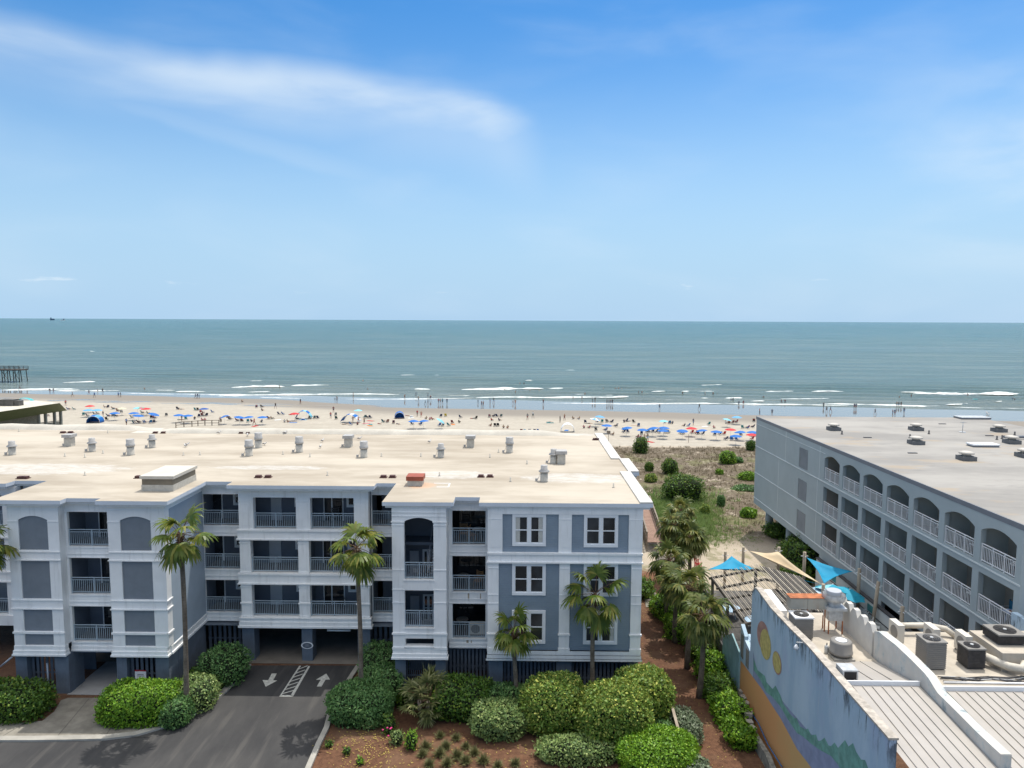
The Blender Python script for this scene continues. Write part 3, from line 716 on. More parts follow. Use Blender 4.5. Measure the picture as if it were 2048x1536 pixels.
# ---- middle block with paired balconies over the garage entrance
mb = MB()
lo = [(-18.67, -15.35), (-14.60, -11.31)]; up = [(-18.41, -15.44), (-14.45, -11.42)]
H = [(*a, FL_[k], TP_[k] if k < 2 else 11.74) for k in (0, 1) for a in lo] + [(*a, 9.50, 11.74) for a in up]
holed(mb, Pf(YM), -19.42, -10.42, 3.2, 12.36, 0.5, H)
for z0, z1 in ((5.58, 6.34), (8.74, 9.46)):
    band(mb, -19.42, -10.42, YM, z0, z1, 0.14)
mb.box(-19.62, -10.22, YM - 0.24, YM + 0.3, 2.5, 2.64); mb.box(-19.56, -10.28, YM - 0.18, YM + 0.3, 2.64, 2.90); mb.box(-19.50, -10.34, YM - 0.10, YM + 0.3, 2.90, 3.12); mb.box(-19.55, -10.29, YM - 0.16, YM + 0.3, 3.12, 3.2)
for a, b, c, d in ((-19.42, -18.41, -19.42, -18.67), (-15.44, -14.45, -15.35, -14.60), (-11.42, -10.42, -11.31, -10.42)):
    mb.box(a + .18, b - .18, YM - .02, YM + .01, 9.75, 11.3)
    mb.box(a - .02, b + .02, YM - .03, YM + .01, 11.44, 11.50)
    for z in (8.55, 6.42, 5.40, 3.26): mb.box(c - .03, d + .03, YM - .05, YM + .02, z - .05, z + .05)
    mb.box(c - .06, d + .06, YM - .07, YM + .02, 4.16, 4.26)
    mb.box(c + .15, d - .15, YM - .02, YM + .01, 6.7, 8.4); mb.box(c + .15, d - .15, YM - .02, YM + .01, 4.4, 5.25)
mb.box(-19.42, -10.42, YM - .03, YM + .01, 12.06, 12.12)
mb.build('garage_block_front', TRIM, BLD)
mb = MB()
for k in range(3):
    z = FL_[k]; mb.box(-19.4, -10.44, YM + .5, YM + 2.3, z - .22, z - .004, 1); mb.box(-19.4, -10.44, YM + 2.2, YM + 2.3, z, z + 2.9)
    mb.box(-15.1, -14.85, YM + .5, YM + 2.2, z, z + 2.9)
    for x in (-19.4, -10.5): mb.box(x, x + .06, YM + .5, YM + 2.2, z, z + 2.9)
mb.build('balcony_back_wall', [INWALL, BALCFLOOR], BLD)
for k in range(3):
    z = FL_[k]; yb = YM + 2.2
    for j, (a, b) in enumerate(lo if k < 2 else up):
        railing(BLD, Pf(YM + .25), a, b, z, RAILM); w = b - a
        if j == 0:
            MB().box(a + w * .16, a + w * .42, yb - .05, yb - .002, z, z + 2.1).build('door', DOORM, BLD)
            window(BLD, a + w * .74, b + 0.05, yb - .03, z + 1.0, z + 2.4, 0, True, 0.12)
        else:
            p, r = a + w * .13, a + w * .56
            f = MB().box(p - .07, p, yb - .06, yb, z, z + 2.25).box(r, r + .07, yb - .06, yb, z, z + 2.25).box(p, r, yb - .06, yb, z + 2.15, z + 2.25).box(p + .5, p + .58, yb - .06, yb, z, z + 2.15).build('balcony_door', WHITE, BLD)
            MB().box(p, r, yb - .03, yb - .01, z, z + 2.15).build('pane', GLASS, f)
            window(BLD, a + w * .66, b + .12, yb - .03, z + 1.0, z + 2.4, 1, False, 0.12, pw=0.05)

# ---- left block: two slate panelled towers and a sided flank
mb = MB(); pan = MB()
for (a, b, p0, p1) in ((-32.11, -28.88, -31.44, -29.59), (-25.79, -22.33, -25.01, -23.08)):
    hs_ = [(p0, p1, 9.46, 11.66), (p0, p1, 6.30, 8.76), (p0, p1, 4.16, 5.58), (p0, p1, 3.24, 3.97)]
    holed(mb, Pf(YL), a, b, 3.2, 12.36, 0.10, hs_, arch=[(0, 0.26)])
    MB().box(p0 - .1, p1 + .1, YL + .075, YL + .098, 3.2, 11.9).build('stucco_panel', PANEL, BLD)
    for z0, z1 in ((8.80, 9.40), (5.62, 6.25)):
        mb.box(a - .03, b + .03, YL - .06, YL + .01, z1 - .07, z1); mb.box(a - .05, b + .05, YL - .09, YL + .01, z0, z0 + .07)
    mb.box(a - .05, b + .05, YL - .07, YL + .01, 4.02, 4.14)
    mb.box(a - .02, p0, YL - .03, YL + .01, 11.28, 11.34); mb.box(p1, b + .02, YL - .03, YL + .01, 11.28, 11.34); mb.box(a, b, YL - .02, YL + .01, 12.04, 12.09)
    mb.box(a - .12, b + .12, YL - .16, YL + .3, 2.58, 2.70); mb.box(a - .07, b + .07, YL - .11, YL + .3, 2.70, 2.92); mb.box(a - .03, b + .03, YL - .04, YL + .3, 2.92, 3.2)
    mb.box(p0, p1, YL - .06, YL + .01, 3.10, 3.22)
# inner flank of the first tower and the corner post of the flank wall
mb.box(-29.0, -28.88, YL + .10, 43.9, 3.2, 12.36); mb.box(-25.79, -25.7, YL + .10, 43.9, 3.2, 12.36)
mb.box(-22.33, -22.22, YL - .001, YL + .62, 3.2, 12.36)
for z0, z1 in ((8.80, 8.88), (9.32, 9.40), (5.62, 5.70), (6.17, 6.25), (4.02, 4.14), (11.28, 11.34)): mb.box(-22.24, -22.16, YL - .05, YL + .68, z0, z1)
mb.box(-22.3, -22.14, YL + .3, 48.6, 2.58, 2.72); mb.box(-22.3, -22.2, YL + .3, 48.6, 2.72, 3.14); mb.box(-22.3, -22.17, YL + .62, 48.6, 3.05, 3.13)
mb.box(-22.3, -22.22, YL + .62, 48.6, 12.0, 12.36)
mb.build('trim', TRIM, BLD)
lap = MB()
for i in range(59):
    z0 = 3.14 + i * .15; z1 = z0 + .15
    lap.quad((-22.235, YL + .62, z0), (-22.235, 48.68, z0), (-22.262, 48.68, z1), (-22.262, YL + .62, z1)); lap.quad((-22.262, YL + .62, z0), (-22.262, 48.68, z0), (-22.235, 48.68, z0), (-22.235, YL + .62, z0))
lap.build('flank_siding', paint('siding_flank', (0.33, 0.39, 0.45), .6, .05), BLD)
MB().box(-32.08, -28.98, YL + .101, 70, 3.2, 12.36).box(-25.72, -22.3, YL + .101, 70, 3.2, 12.36).box(-28.98, -25.72, 46.2, 70, 3.2, 12.36).build('wall', GREYS, BLD)
MB().box(-22.26, -10.0, 50.6, 70, 3.2, 12.36).box(-10.0, -1.95, 50.65, 70, 3.2, 12.36).build('wall', GREYS, BLD)

# ---- left neighbour wing (only its right edge shows at the frame)
balconies(-34.9, -32.11, 48.7, -34.6, -32.2, 1.8, 'recess_left')
mb = MB(); holed(mb, Pf(47.95), -44.5, -34.9, 3.2, 12.36, .5, [(-38.7, -35.9, FL_[k], TP_[k]) for k in range(3)])
for z0, z1 in ((5.58, 6.34), (8.74, 9.46)): band(mb, -44.5, -34.9, 47.95, z0, z1, .14)
mb.box(-44.6, -34.75, 47.75, 48.2, 2.5, 3.2)
mb.build('wing_front', TRIM, BLD)
MB().box(-44.4, -35, 50.1, 50.3, 3.2, 12.3).box(-44.4, -32.2, 50.6, 70, 3.2, 12.36).build('wall', GREYS, BLD)
for k in range(3): railing(BLD, Pf(48.2), -38.7, -35.9, FL_[k], RAILM)

# ---- garage level: pillars, slatted screens, back wall
def pil(x0, x1, y0, y1, z1=2.6): MB().box(x0, x1, y0, y1, -0.05, z1).build('garage_pillar', BASE, BLD)
pil(-32.21, -31.47, 43.35, 44.6); pil(-29.66, -28.78, 43.35, 44.9); pil(-25.69, -25.03, 43.35, 44.6); pil(-23.17, -22.33, 43.35, 44.6)
pil(-19.45, -18.6, YM + .05, YM + 1.0, 2.5); pil(-15.25, -14.5, YM + .05, YM + 1.0, 2.5); pil(-11.3, -10.42, YM + .05, YM + 1.0, 2.5)
pil(-7.85, -7.18, 43.4, 44.2); pil(-5.29, -4.64, 43.4, 44.9); pil(-1.9, -1.0, 43.4, 44.4); pil(2.40, 3.37, 43.4, 44.2); pil(6.9, 7.6, 43.4, 44.4)
for x in (-28, -20, -12, -4, 4): pil(x, x + .5, 56, 56.5); pil(x, x + .5, 64, 64.5)
pil(-35.5, -34.9, 48.2, 48.9)
mb = MB()      # garage ceiling and enclosing walls
mb.box(-44, -32.1, 48.9, 70, 2.45, 2.58); mb.box(-31.9, -28.9, 43.5, 70, 2.45, 2.57); mb.box(-28.9, -25.7, 43.95, 70, 2.45, 2.57); mb.box(-25.7, -22.3, 43.5, 70, 2.45, 2.57)
mb.box(-22.3, -1.95, 48.2, 70, 2.45, 2.49); mb.box(-7.8, -4.6, 43.5, 48.2, 2.45, 2.57); mb.box(-4.6, -1.95, 45, 48.2, 2.45, 2.57); mb.box(-1.95, 7.6, 43.5, 70, 2.45, 2.57)
mb.box(-44, 7.6, 69.7, 69.9, 0, 2.45)
mb.box(7.45, 7.6, 44.4, 69.7, 0, 2.45); mb.box(-22.42, -22.3, 44.6, 48.6, 0, 2.6)
mb.box(-31.9, -29, 46.5, 46.6, 0, 2.45); mb.box(-25.6, -22.5, 46.5, 46.6, 0, 2.45); mb.box(-25.72, -25.6, 44.7, 50, 0, 2.45); mb.box(-7.8, -1.0, 46.9, 47.0, 0, 2.45); mb.box(-1.0, 7.4, 45.6, 45.7, 0, 2.45)
mb.build('garage_walls', BASE, BLD)
def screen(x0, x1, y, n, z0=0.15, z1=2.5, wfrac=0.55, rail_z=1.15, alongx=True):
    s = MB(); w = (x1 - x0) / n
    for i in range(n):
        a = x0 + w * (i + .5); h = w * wfrac / 2
        if alongx: s.box(a - h, a + h, y, y + .04, z0, z1)
        else: s.box(y, y + .04, a - h, a + h, z0, z1)
    if alongx: s.box(x0, x1, y + .042, y + .08, rail_z, rail_z + .09).box(x0, x1, y + .042, y + .08, 0.1, 0.2)
    else: s.box(y - .04, y - .002, x0, x1, rail_z, rail_z + .09)
    return s.build('slatted_screen', SLAT, BLD)
screen(-31.47, -29.66, 43.7, 6); screen(-25.03, -23.17, 43.7, 6); screen(44.6, 48.4, -22.35, 9, alongx=False)
screen(-22.3, -19.45, 48.9, 8); screen(-10.42, -7.85, 48.9, 7); screen(-7.18, -5.29, 43.8, 15, wfrac=.35)
screen(-4.6, -1.9, 45.1, 11, wfrac=.6); screen(-1.0, 2.40, 43.75, 14, wfrac=.6); screen(3.37, 6.9, 43.75, 14, wfrac=.6); screen(-34.8, -32.3, 48.9, 5)

# ---- roof slab and stepped fascia
RO = [(-44.9, 47.2), (-35.0, 47.2), (-35.0, 48.1), (-32.75, 48.1), (-32.75, 42.8), (-28.42, 42.8), (-28.42, 43.42), (-26.25, 43.42), (-26.25, 42.8), (-21.75, 42.8), (-21.75, 48.25),
      (-19.9, 48.25), (-19.9, 47.2), (-9.85, 47.2), (-9.85, 48.1), (-8.5, 48.1), (-8.5, 43.05), (-4.08, 43.05), (-4.08, 44.4), (-2.5, 44.4), (-2.5, 43.05),
      (8.25, 43.05), (8.25, 52.1), (8.9, 52.1), (8.9, 57.1), (8.25, 57.1), (8.25, 70.2), (-38.5, 70.6), (-38.5, 72.2), (-55, 72.2), (-55, 47.2)]
q = NT('roof_membrane')
f1 = q.noise(0.16, 6, 0.62, q.vec((0.45, 1.3, 1))); f2 = q.noise(0.9, 7, 0.68, q.vec((0.5, 1.6, 1))); f3 = q.noise(9, 4)
c = q.mix(q.ss(f1, 0.34, 0.66), (0.315, 0.27, 0.21), (0.46, 0.41, 0.335)); c = q.mix(q.math('MULTIPLY', q.ss(f2, 0.5, 0.75), 0.40), c, (0.50, 0.45, 0.375))
c = q.mix(q.math('MULTIPLY', q.ss(f2, 0.44, 0.28), 0.30), c, (0.29, 0.25, 0.20))
X, Y, Z = q.xyz()
def blot(cx, cy, rx, ry):
    a = q.math('DIVIDE', q.math('SUBTRACT', X, cx), rx); b = q.math('DIVIDE', q.math('SUBTRACT', Y, cy), ry)
    return q.math('SUBTRACT', 1.0, q.math('ADD', q.math('MULTIPLY', a, a), q.math('MULTIPLY', b, b)))
ed = q.math('MULTIPLY', q.math('SUBTRACT', q.noise(1.3, 6, 0.7), 0.5), 1.6)
wb = None
for b_ in ((4.2, 50.2, 4.4, 1.7), (-4.8, 51.0, 3.2, 1.5), (-36.5, 52, 8, 2.2), (-19, 53, 5, .9), (-43, 72, 16, 2.0), (-26, 71.5, 9, 1.5), (-6, 71, 16, 1.6), (4.5, 70.2, 5, 1.6)):
    k = q.ss(q.math('ADD', blot(*b_), ed), 0.05, 0.5); wb = k if wb is None else q.math('MAXIMUM', wb, k)
c = q.mix(q.math('MULTIPLY', q.math('MULTIPLY', wb, q.ss(q.noise(1.8, 7, .75, q.vec((.5, 2, 1), loc=(4, 4, 0))), .36, .60)), 0.75), c, (0.52, 0.51, 0.485))
sc = q.math('MULTIPLY', q.ss(q.noise(1.6, 7, 0.75, q.vec((0.5, 2.4, 1))), 0.60, 0.66), q.ss(q.math('ADD', blot(4.2, 50.0, 4.2, 1.0), ed), 0.1, 0.6))
c = q.mix(q.math('MULTIPLY', sc, 0.65), c, (0.33, 0.25, 0.20))
rs = q.math('MULTIPLY', q.ss(q.math('ADD', blot(-6.7, 47.6, 1.2, 1.1), q.math('MULTIPLY', ed, 0.6)), 0.0, 0.7), 0.55)
c = q.mix(rs, c, (0.55, 0.33, 0.20))
seam = q.ss(q.math('ABSOLUTE', q.math('SUBTRACT', q.math('FRACT', q.math('DIVIDE', X, 3.05)), 0.5)), 0.492, 0.498)
c = q.mix(q.math('MULTIPLY', seam, 0.16), c, (0.38, 0.33, 0.26))
q.col(c); q.rough(0.9); q.bump(q.noise(2, 6), 0.15, 0.03); ROOFM = q.mat
def inset(poly, d):
    """move every edge inward by d (axis-aligned outline)"""
    n = len(poly); out = []
    for i in range(n):
        p, c_, x = Vector(poly[i - 1]), Vector(poly[i]), Vector(poly[(i + 1) % n])
        e1 = (c_ - p).normalized(); e2 = (x - c_).normalized(); n1 = Vector((-e1.y, e1.x)); n2 = Vector((-e2.y, e2.x))
        k = n1 + n2; dd = 1 + n1.dot(n2)
        out.append(tuple(c_ + k * (d / max(0.3, dd))))
    return out
rm = MB(); rm.prism(RO, 12.52, 12.76, 0, 1)
rf = rm.build('roof', [FASCIA, ROOFM], BLD)
fm_ = MB(); fm_.prism(inset(RO, 0.16), 12.36, 12.519, 0); fm_.build('cornice', TRIM, rf)
cp = MB()      # raised white coping along the right flank
WCOP = paint('roof_coping', (0.54, 0.525, 0.49), 0.7, 0.12, 1.0, dirt=((0.40, 0.36, 0.32), 0.3))
cp.box(7.45, 8.24, 43.06, 52.1, 12.762, 12.86); cp.box(8.1, 8.88, 52.1, 57.08, 12.762, 12.87); cp.box(7.45, 8.24, 57.1, 70.1, 12.762, 12.86)
cp.build('coping', WCOP, rf)
cp = MB()      # low soft hump of the far roof edge, tapering at both ends
def hump(x0, x1, y0, y1, H=.42, ta=3.0, tb=3.0):
    NX = max(6, int((x1 - x0) / 1.5)); b = len(cp.v)
    for i in range(NX + 1):
        x = x0 + (x1 - x0) * i / NX; e = min(1, (x - x0) / ta if ta else 1, (x1 - x) / tb if tb else 1); e = e * e * (3 - 2 * e); w_ = 1 + .10 * math.sin(x * .7) + .06 * math.sin(x * 1.9)
        for j in range(9): cp.v.append((x, y0 + (y1 - y0) * j / 8, 12.763 + H * e * w_ * math.sin(PI * j / 8) ** .8))
    for i in range(NX):
        for j in range(8): a = b + i * 9 + j; cp.f.append((a, a + 9, a + 10, a + 1)); cp.m.append(0); cp.sm.append(True)
hump(-55, -36.5, 70.6, 72.1, .45, 0, 4.0); hump(-38.4, 5.6, 68.8, 70.3, .42, 5.0, 4.0)
cp.build('roof_edge', paint('roof_edge_membrane', (0.50, 0.47, 0.41), .85, .12, .6, dirt=((.36, .31, .25), .3)), rf)

# ================================================================== HOTEL on the right
HSIDE = siding('hotel_stucco', (0.33, 0.38, 0.40), 6.0)
HW = paint('hotel_wall', (0.355, 0.405, 0.415), 0.75, 0.05, 0.5, dirt=((0.36, 0.39, 0.39), 0.4))
HLIGHT = paint('hotel_ledge', (0.58, 0.62, 0.615), 0.7, 0.06)
HFASC = paint('hotel_fascia', (0.17, 0.185, 0.21), 0.5, 0.06)
HIN = paint('hotel_balcony_wall', (0.34, 0.295, 0.24), 0.8, 0.06)
HJAMB = paint('hotel_jamb', (0.40, 0.42, 0.39), 0.8, 0.06)
LOUV = paint('louvre_grey', (0.38, 0.40, 0.41), 0.6, 0.1)
q = NT('hotel_roof_membrane')
f1 = q.noise(0.12, 6, 0.62, q.vec((0.6, 1.4, 1))); f2 = q.noise(0.5, 8, 0.72, q.vec((0.5, 1.7, 1), loc=(3, 7, 0))); f3 = q.noise(14, 4)
c = q.mix(q.ss(f1, 0.35, 0.65), (0.225, 0.215, 0.20), (0.325, 0.31, 0.285)); c = q.mix(q.math('MULTIPLY', q.ss(f2, 0.54, 0.70), 0.6), c, (0.17, 0.165, 0.16))
c = q.mix(q.math('MULTIPLY', q.ss(q.noise(0.35, 5, 0.6, q.vec((0.5, 1.3, 1), loc=(9, 2, 0))), 0.56, 0.68), 0.6), c, (0.33, 0.26, 0.18))
q.col(c); q.rough(0.9); q.bump(q.noise(2, 6), 0.12, 0.03); HROOF = q.mat
HOT = thing('hotel_building', 'long grey green hotel with arched balconies, flat pale roof and columns at its beach end', 'building')
HX = 27.0; bays = [(37.92 + 3.575 * i, 37.92 + 3.575 * i + 2.98) for i in range(7)]
HF = [3.95, 7.0, 10.05]; HT = [6.40, 9.43, 12.34]
mb = MB(); holes = []; arches = []
for r in range(3):
    for b in bays:
        if r == 2: arches.append((len(holes), 0.40))
        holes.append((*b, HF[r], HT[r]))
for b in bays[:4]: holes.append((*b, 0.95, 3.30))
holes += [(65.95, 68.05, z, z + 1.9) for z in (10.05, 7.0, 3.95)]
holed(mb, Px(HX), 37.45, 62.6, 0.0, 12.9, 0.32, holes[:-3], arch=arches)
holed(mb, Px(HX), 62.6, 80.65, 3.17, 12.9, 0.32, holes[-3:])
mb.box(HX + .32, 52.2, 80.3, 80.65, 3.17, 12.9); mb.box(HX + .32, 52.2, 37.45, 37.75, 0, 12.9); mb.box(51.9, 52.2, 37.75, 80.3, 3.17, 12.9)
mb.build('wall', HW, HOT)
MB().box(HX + .33, 52.2, 62.6, 80.6, 3.17, 3.45).box(HX + .33, 52, 62.3, 62.55, 0, 3.17).build('underside_slab', HW, HOT)
mb = MB()
for z in (9.80, 6.75, 3.82): mb.box(HX - .05, HX + .01, 37.45, 80.6, z, z + .09)
mb.box(HX - .03, HX + .01, 62.2, 80.6, 12.35, 12.40)
for y in (71.5, 63.3): mb.box(HX - .018, HX + .01, y, y + .07, 9.9, 12.9)
for y in (73.2, 63.6): mb.box(HX - .018, HX + .01, y, y + .07, 3.95, 9.7)
mb.build('ledges', HLIGHT, HOT)
for z in (10.05, 7.0, 3.95):
    lv = MB()
    for i in range(19): lv.bar((HX + .04, 65.98, z + .06 + i * .098), (HX + .04, 68.02, z + .06 + i * .098), 0.075, 0.03)
    lv.box(HX + .12, HX + .14, 65.95, 68.05, z, z + 1.9); lv.build('louvre_vent', LOUV, HOT)
mb = MB()
for r in range(3):
    z = HF[r]
    mb.box(HX + .32, HX + 1.9, 37.75, 62.3, z - .25, z - .003, 1)
    mb.box(HX + 1.75, HX + 1.9, 37.75, 62.3, z, z + 2.8, 0)
    for i, b in enumerate(bays):
        if i: mb.box(HX + .32, HX + 1.75, b[0] - .42, b[0] - .20, z, z + 2.8, 2)
mb.box(HX + 1.75, HX + 1.9, 37.75, 62.3, 0, 3.7); mb.box(HX + .33, HX + 1.9, 62.42, 62.58, 3.5, 12.85)
mb.build('balcony_back_wall', [HIN, BALCFLOOR, HJAMB], HOT)
for r in range(3):
    for i, b in enumerate(bays):
        railing(HOT, Px(HX + .10), b[0], b[1], HF[r], WHITE, h=1.10, posts=2, pitch=0.14)
        z = HF[r]; a = b[0] + .25
        f = MB().box(HX + 1.66, HX + 1.75, a - .06, a, z, z + 2.15).box(HX + 1.66, HX + 1.75, a + .8, a + .86, z, z + 2.15).build('balcony_door', HLIGHT, HOT)
        MB().box(HX + 1.70, HX + 1.73, a, a + .8, z, z + 2.15).build('pane', GLASS, f)
for b in bays[:4]: railing(HOT, Px(HX + .10), b[0], b[1], 0.95, WHITE, h=1.10, posts=2, pitch=0.14)
mb = MB(); mb.box(HX - .02, 52.3, 37.4, 80.75, 12.9, 13.2, 0); mb.quad((HX + .05, 37.5, 13.204), (52.2, 37.5, 13.204), (52.2, 80.65, 13.204), (HX + .05, 80.65, 13.204), m=1)
mb.build('roof', [HFASC, HROOF], HOT)
for x, y in ((28.5, 79.6), (28.2, 72.6), (34, 79.6), (40, 79.6), (34, 72.6), (46, 79.6)):
    MB().lathe((x, y, -0.1), [(.42, 0), (.42, 3.28)], 20).build('column', HW, HOT)
def hp(u, v): p = at_z(u, v, 13.21); return (p.x, p.y, 13.205)
def crop6(p, q_): return (1500 + p / 3.737, 740 + q_ / 3.737)
def hotel_vent():
    t = thing('roof_vent', 'x', 'vent', (0, 0, 13.205)); t.scale = (.88, .88, .88)
    MB().prism([(-.6, -.6), (.6, -.6), (.6, .6), (-.6, .6)], 0, .38).build('curb_base', paint('vent_base_dark', (.13, .135, .14), .7, .15), t)
    MB().lathe((0, 0, 0), [(.38, .38), (.36, .55), (.62, .58), (.60, .72), (.30, .80)], 20).build('cap', paint('vent_cap', (0.50, 0.47, 0.42), .6, .1), t)
    return t
v0 = None
HV = [(625, 450, 'farthest left squat round vent on the grey hotel roof'), (1240, 450, 'squat round vent near the middle of the far edge of the hotel roof'), (1240, 553, 'squat round vent on the hotel roof in front of the far middle one'),
      (1860, 460, 'squat round vent toward the far right of the hotel roof'), (1615, 672, 'nearest and largest looking squat vent on the hotel roof, among dark stains'), (1955, 548, 'squat vent at the right of the hotel roof beside a dark pipe run'), (2055, 650, 'squat vent cut by the right edge of the photo on the hotel roof')]
for p, q_, lab in HV:
    loc = hp(*crop6(p, q_))
    if v0 is None: v0 = hotel_vent(); v0.location = loc; v0['label'] = lab; v0['group'] = 'squat vents on the hotel roof'
    else: dup(v0, loc, label=lab)
DARKM = paint('dark_metal', (0.05, 0.05, 0.055), 0.5, 0.1)
def small_pipe(loc, label, h=.35, r=.07, group='small pipes on the hotel roof', mat=None, name='vent_pipe'):
    o = MB().lathe((0, 0, 0), [(r * 1.8, 0), (r * 1.8, .04), (r, .06), (r, h)], 10).build(name, mat or DARKM, loc=loc)
    return tag(o, label, 'pipe', group)
for p, q_, lab in ((687, 480, 'short dark pipe just right of the leftmost hotel roof vent'), (1195, 508, 'short dark pipe behind the second row vent of the hotel roof'), (1337, 478, 'short dark pipe right of the far middle hotel roof vent'), (1845, 520, 'dark pipe with a cap near the right of the hotel roof'), (1884, 514, 'thin dark pipe at the right of the hotel roof'), (1978, 487, 'small dark pipe at the far right of the hotel roof')):
    small_pipe(hp(*crop6(p, q_)), lab)
for p, q_, lab in ((877, 506, 'flat dark drain cover left of centre on the hotel roof'), (1213, 622, 'flat dark drain cover near the front of the hotel roof'), (1436, 404, 'flat dark drain cover near the far edge of the hotel roof'), (1788, 492, 'flat dark drain cover beside the white skylight of the hotel roof')):
    tag(MB().prism([(-.38, -.1), (.38, -.1), (.34, .1), (-.34, .1)], 0, .06).build('roof_drain', DARKM, loc=hp(*crop6(p, q_))), lab, 'drain', 'drain covers on the hotel roof')
loc = hp(*crop6(1740, 570)); sk = thing('skylight', 'white rectangular skylight with a grey base on the hotel roof', 'skylight', loc)
MB().box(-1.1, 1.1, -.5, .5, 0, .14).build('curb_base', HFASC, sk); MB().prism([(-1.15, -.55), (1.15, -.55), (1.15, .55), (-1.15, .55)], .14, .26).build('dome', WHITE, sk)
loc = hp(*crop6(1588, 465)); t = thing('antenna_pole', 'thin T shaped pole standing on the hotel roof', 'pole', loc)
MB().tube([(0, 0, 0), (0, 0, .95)], .035, 8).build('pole', STEEL, t); MB().box(-.3, .3, -.03, .03, .95, 1.0).build('crossbar', STEEL, t); MB().lathe((0, 0, 0), [(.3, 0), (.3, .04)], 12).build('foot', STEEL, t)
loc = hp(*crop6(1660, 362)); t = thing('roof_hatch', 'flat grey hatch at the far edge of the hotel roof', 'hatch', loc)
MB().box(-1.6, 1.6, -.8, .8, 0, .15).build('curb_base', HFASC, t); MB().box(-1.65, 1.65, -.85, .85, .15, .22).build('lid', STEEL, t)
loc = hp(*crop6(1995, 520)); MBt = MB().tube([(-1.2, 0, .25), (1.4, .1, .25)], .13, 10)
tag(MBt.build('roof_duct', HFASC, loc=loc), 'dark horizontal pipe run at the right of the hotel roof', 'duct')

# --- white patio furniture on the hotel balconies
PLAS = paint('white_plastic', (0.62, 0.65, 0.66), 0.45, 0.05)
TEAL = paint('teal_fabric', (0.03, 0.16, 0.26), 0.8, 0.1)
def patio_chair(label, loc, rz, group, mat=PLAS, back=None):
    t = thing('patio_chair', label, 'chair', loc, rz, group)
    MB().box(-.24, .24, -.24, .24, .40, .44).build('seat', back or mat, t)
    b = MB()
    for i in range(4): b.box(-.23, .23, .21, .24, .55 + i * .12, .62 + i * .12)
    if back: b.box(-.23, .23, .20, .235, .5, 1.0)
    b.box(-.26, -.22, .20, .25, .42, 1.04).box(.22, .26, .20, .25, .42, 1.04).build('backrest', back or mat, t)
    for sx in (-1, 1):
        for sy in (-1, 1): MB().box(sx * .24 - .02, sx * .24 + .02, sy * .22 - .02, sy * .22 + .02, 0, .40).build('leg', mat, t)
    MB().box(-.28, -.24, -.24, .22, .62, .65).box(.24, .28, -.24, .22, .62, .65).build('armrest', mat, t)
    return t
def patio_table(label, loc, group, r=.42, h=.72, mat=PLAS):
    t = thing('patio_table', label, 'table', loc, 0, group)
    MB().lathe((0, 0, 0), [(r, h - .03), (r, h)], 20).build('tabletop', mat, t)
    for k in range(4):
        a = PI / 4 + k * PI / 2; MB().bar((math.cos(a) * r * .7, math.sin(a) * r * .7, 0), (math.cos(a) * r * .5, math.sin(a) * r * .5, h - .03), .035).build('leg', mat, t)
    return t
ROWN = ['bottom', 'middle', 'top']; NTH = ['nearest', 'second nearest', 'third nearest', 'fourth nearest', 'fifth', 'sixth', 'farthest']
for r, i in ((2, 6), (2, 4), (2, 3), (2, 2), (2, 1), (2, 0), (1, 6), (1, 3), (1, 2), (1, 1), (0, 4), (0, 1), (0, 2), (0, 3)):
    b = bays[i]; z = HF[r]
    patio_chair('white slatted chair on the %s balcony of the %s hotel row' % (NTH[i], ROWN[r]), (HX + .85, b[0] + 1.15, z), -PI / 2 + .3 * (i % 3 - 1), 'white chairs on the hotel balconies')
    if (r, i) not in ((2, 1), (1, 1)): patio_table('round white table on the %s balcony of the %s hotel row' % (NTH[i], ROWN[r]), (HX + .75, b[0] + .55, z), 'white tables on the hotel balconies')
b = bays[0]
b = bays[0]
patio_chair('teal backed chair beside the seated person on the hotel balcony', (HX + 1.2, b[0] + 2.0, HF[1]), -PI / 2, 'teal chairs on the hotel balcony', back=TEAL)
patio_chair('teal chair facing the seated person over the balcony table', (HX + 1.3, b[0] + 1.1, HF[1]), -PI / 2 - .3, 'teal chairs on the hotel balcony', back=TEAL)
patio_table('round table with a pale blue cloth beside the person on the hotel balcony', (HX + .85, b[0] + 1.25, HF[1]), 'white tables on the hotel balconies', mat=paint('cloth_blue', (.42, .52, .72), .8, .05))

# ================================================================== MURAL RESTAURANT and its neighbour
YZ = 7.5
MW = NT('mural_blue'); q = MW
n1 = q.noise(0.7, 6, 0.65, q.vec((1, 1, 0.35))); n2 = q.noise(2.2, 7, 0.7, q.vec((1, 2.4, 0.25)))
c = q.mix(q.ss(n1, 0.3, 0.7), (0.29, 0.41, 0.52), (0.40, 0.51, 0.60))
c = q.mix(q.math('MULTIPLY', q.ss(q.noise(0.4, 4, 0.6, loc := q.vec((1, 1, .6), loc=(5, 5, 5))), .5, .65), .5), c, (0.33, 0.38, 0.53))
c = q.mix(q.math('MULTIPLY', q.ss(n2, 0.55, 0.72), 0.5), c, (0.40, 0.47, 0.50))
X, Y, Z = q.xyz()
topd = q.ss(Z, 6.9, 8.2)
st = q.math('MULTIPLY', topd, q.ss(q.noise(1.0, 7, 0.75, q.vec((1, 3.2, 0.42), loc=(2, 3, 1))), 0.50, 0.60))
c = q.mix(q.math('MULTIPLY', st, 0.85), c, (0.03, 0.035, 0.04))
q.col(c); q.rough(0.85); q.bump(q.noise(6, 5), 0.2, 0.02); MURAL = q.mat
MAG = NT('old_white_parapet'); q = MAG
n2 = q.noise(1.3, 8, 0.75, q.vec((1, 1.4, 0.8), loc=(1, 1, 1)))
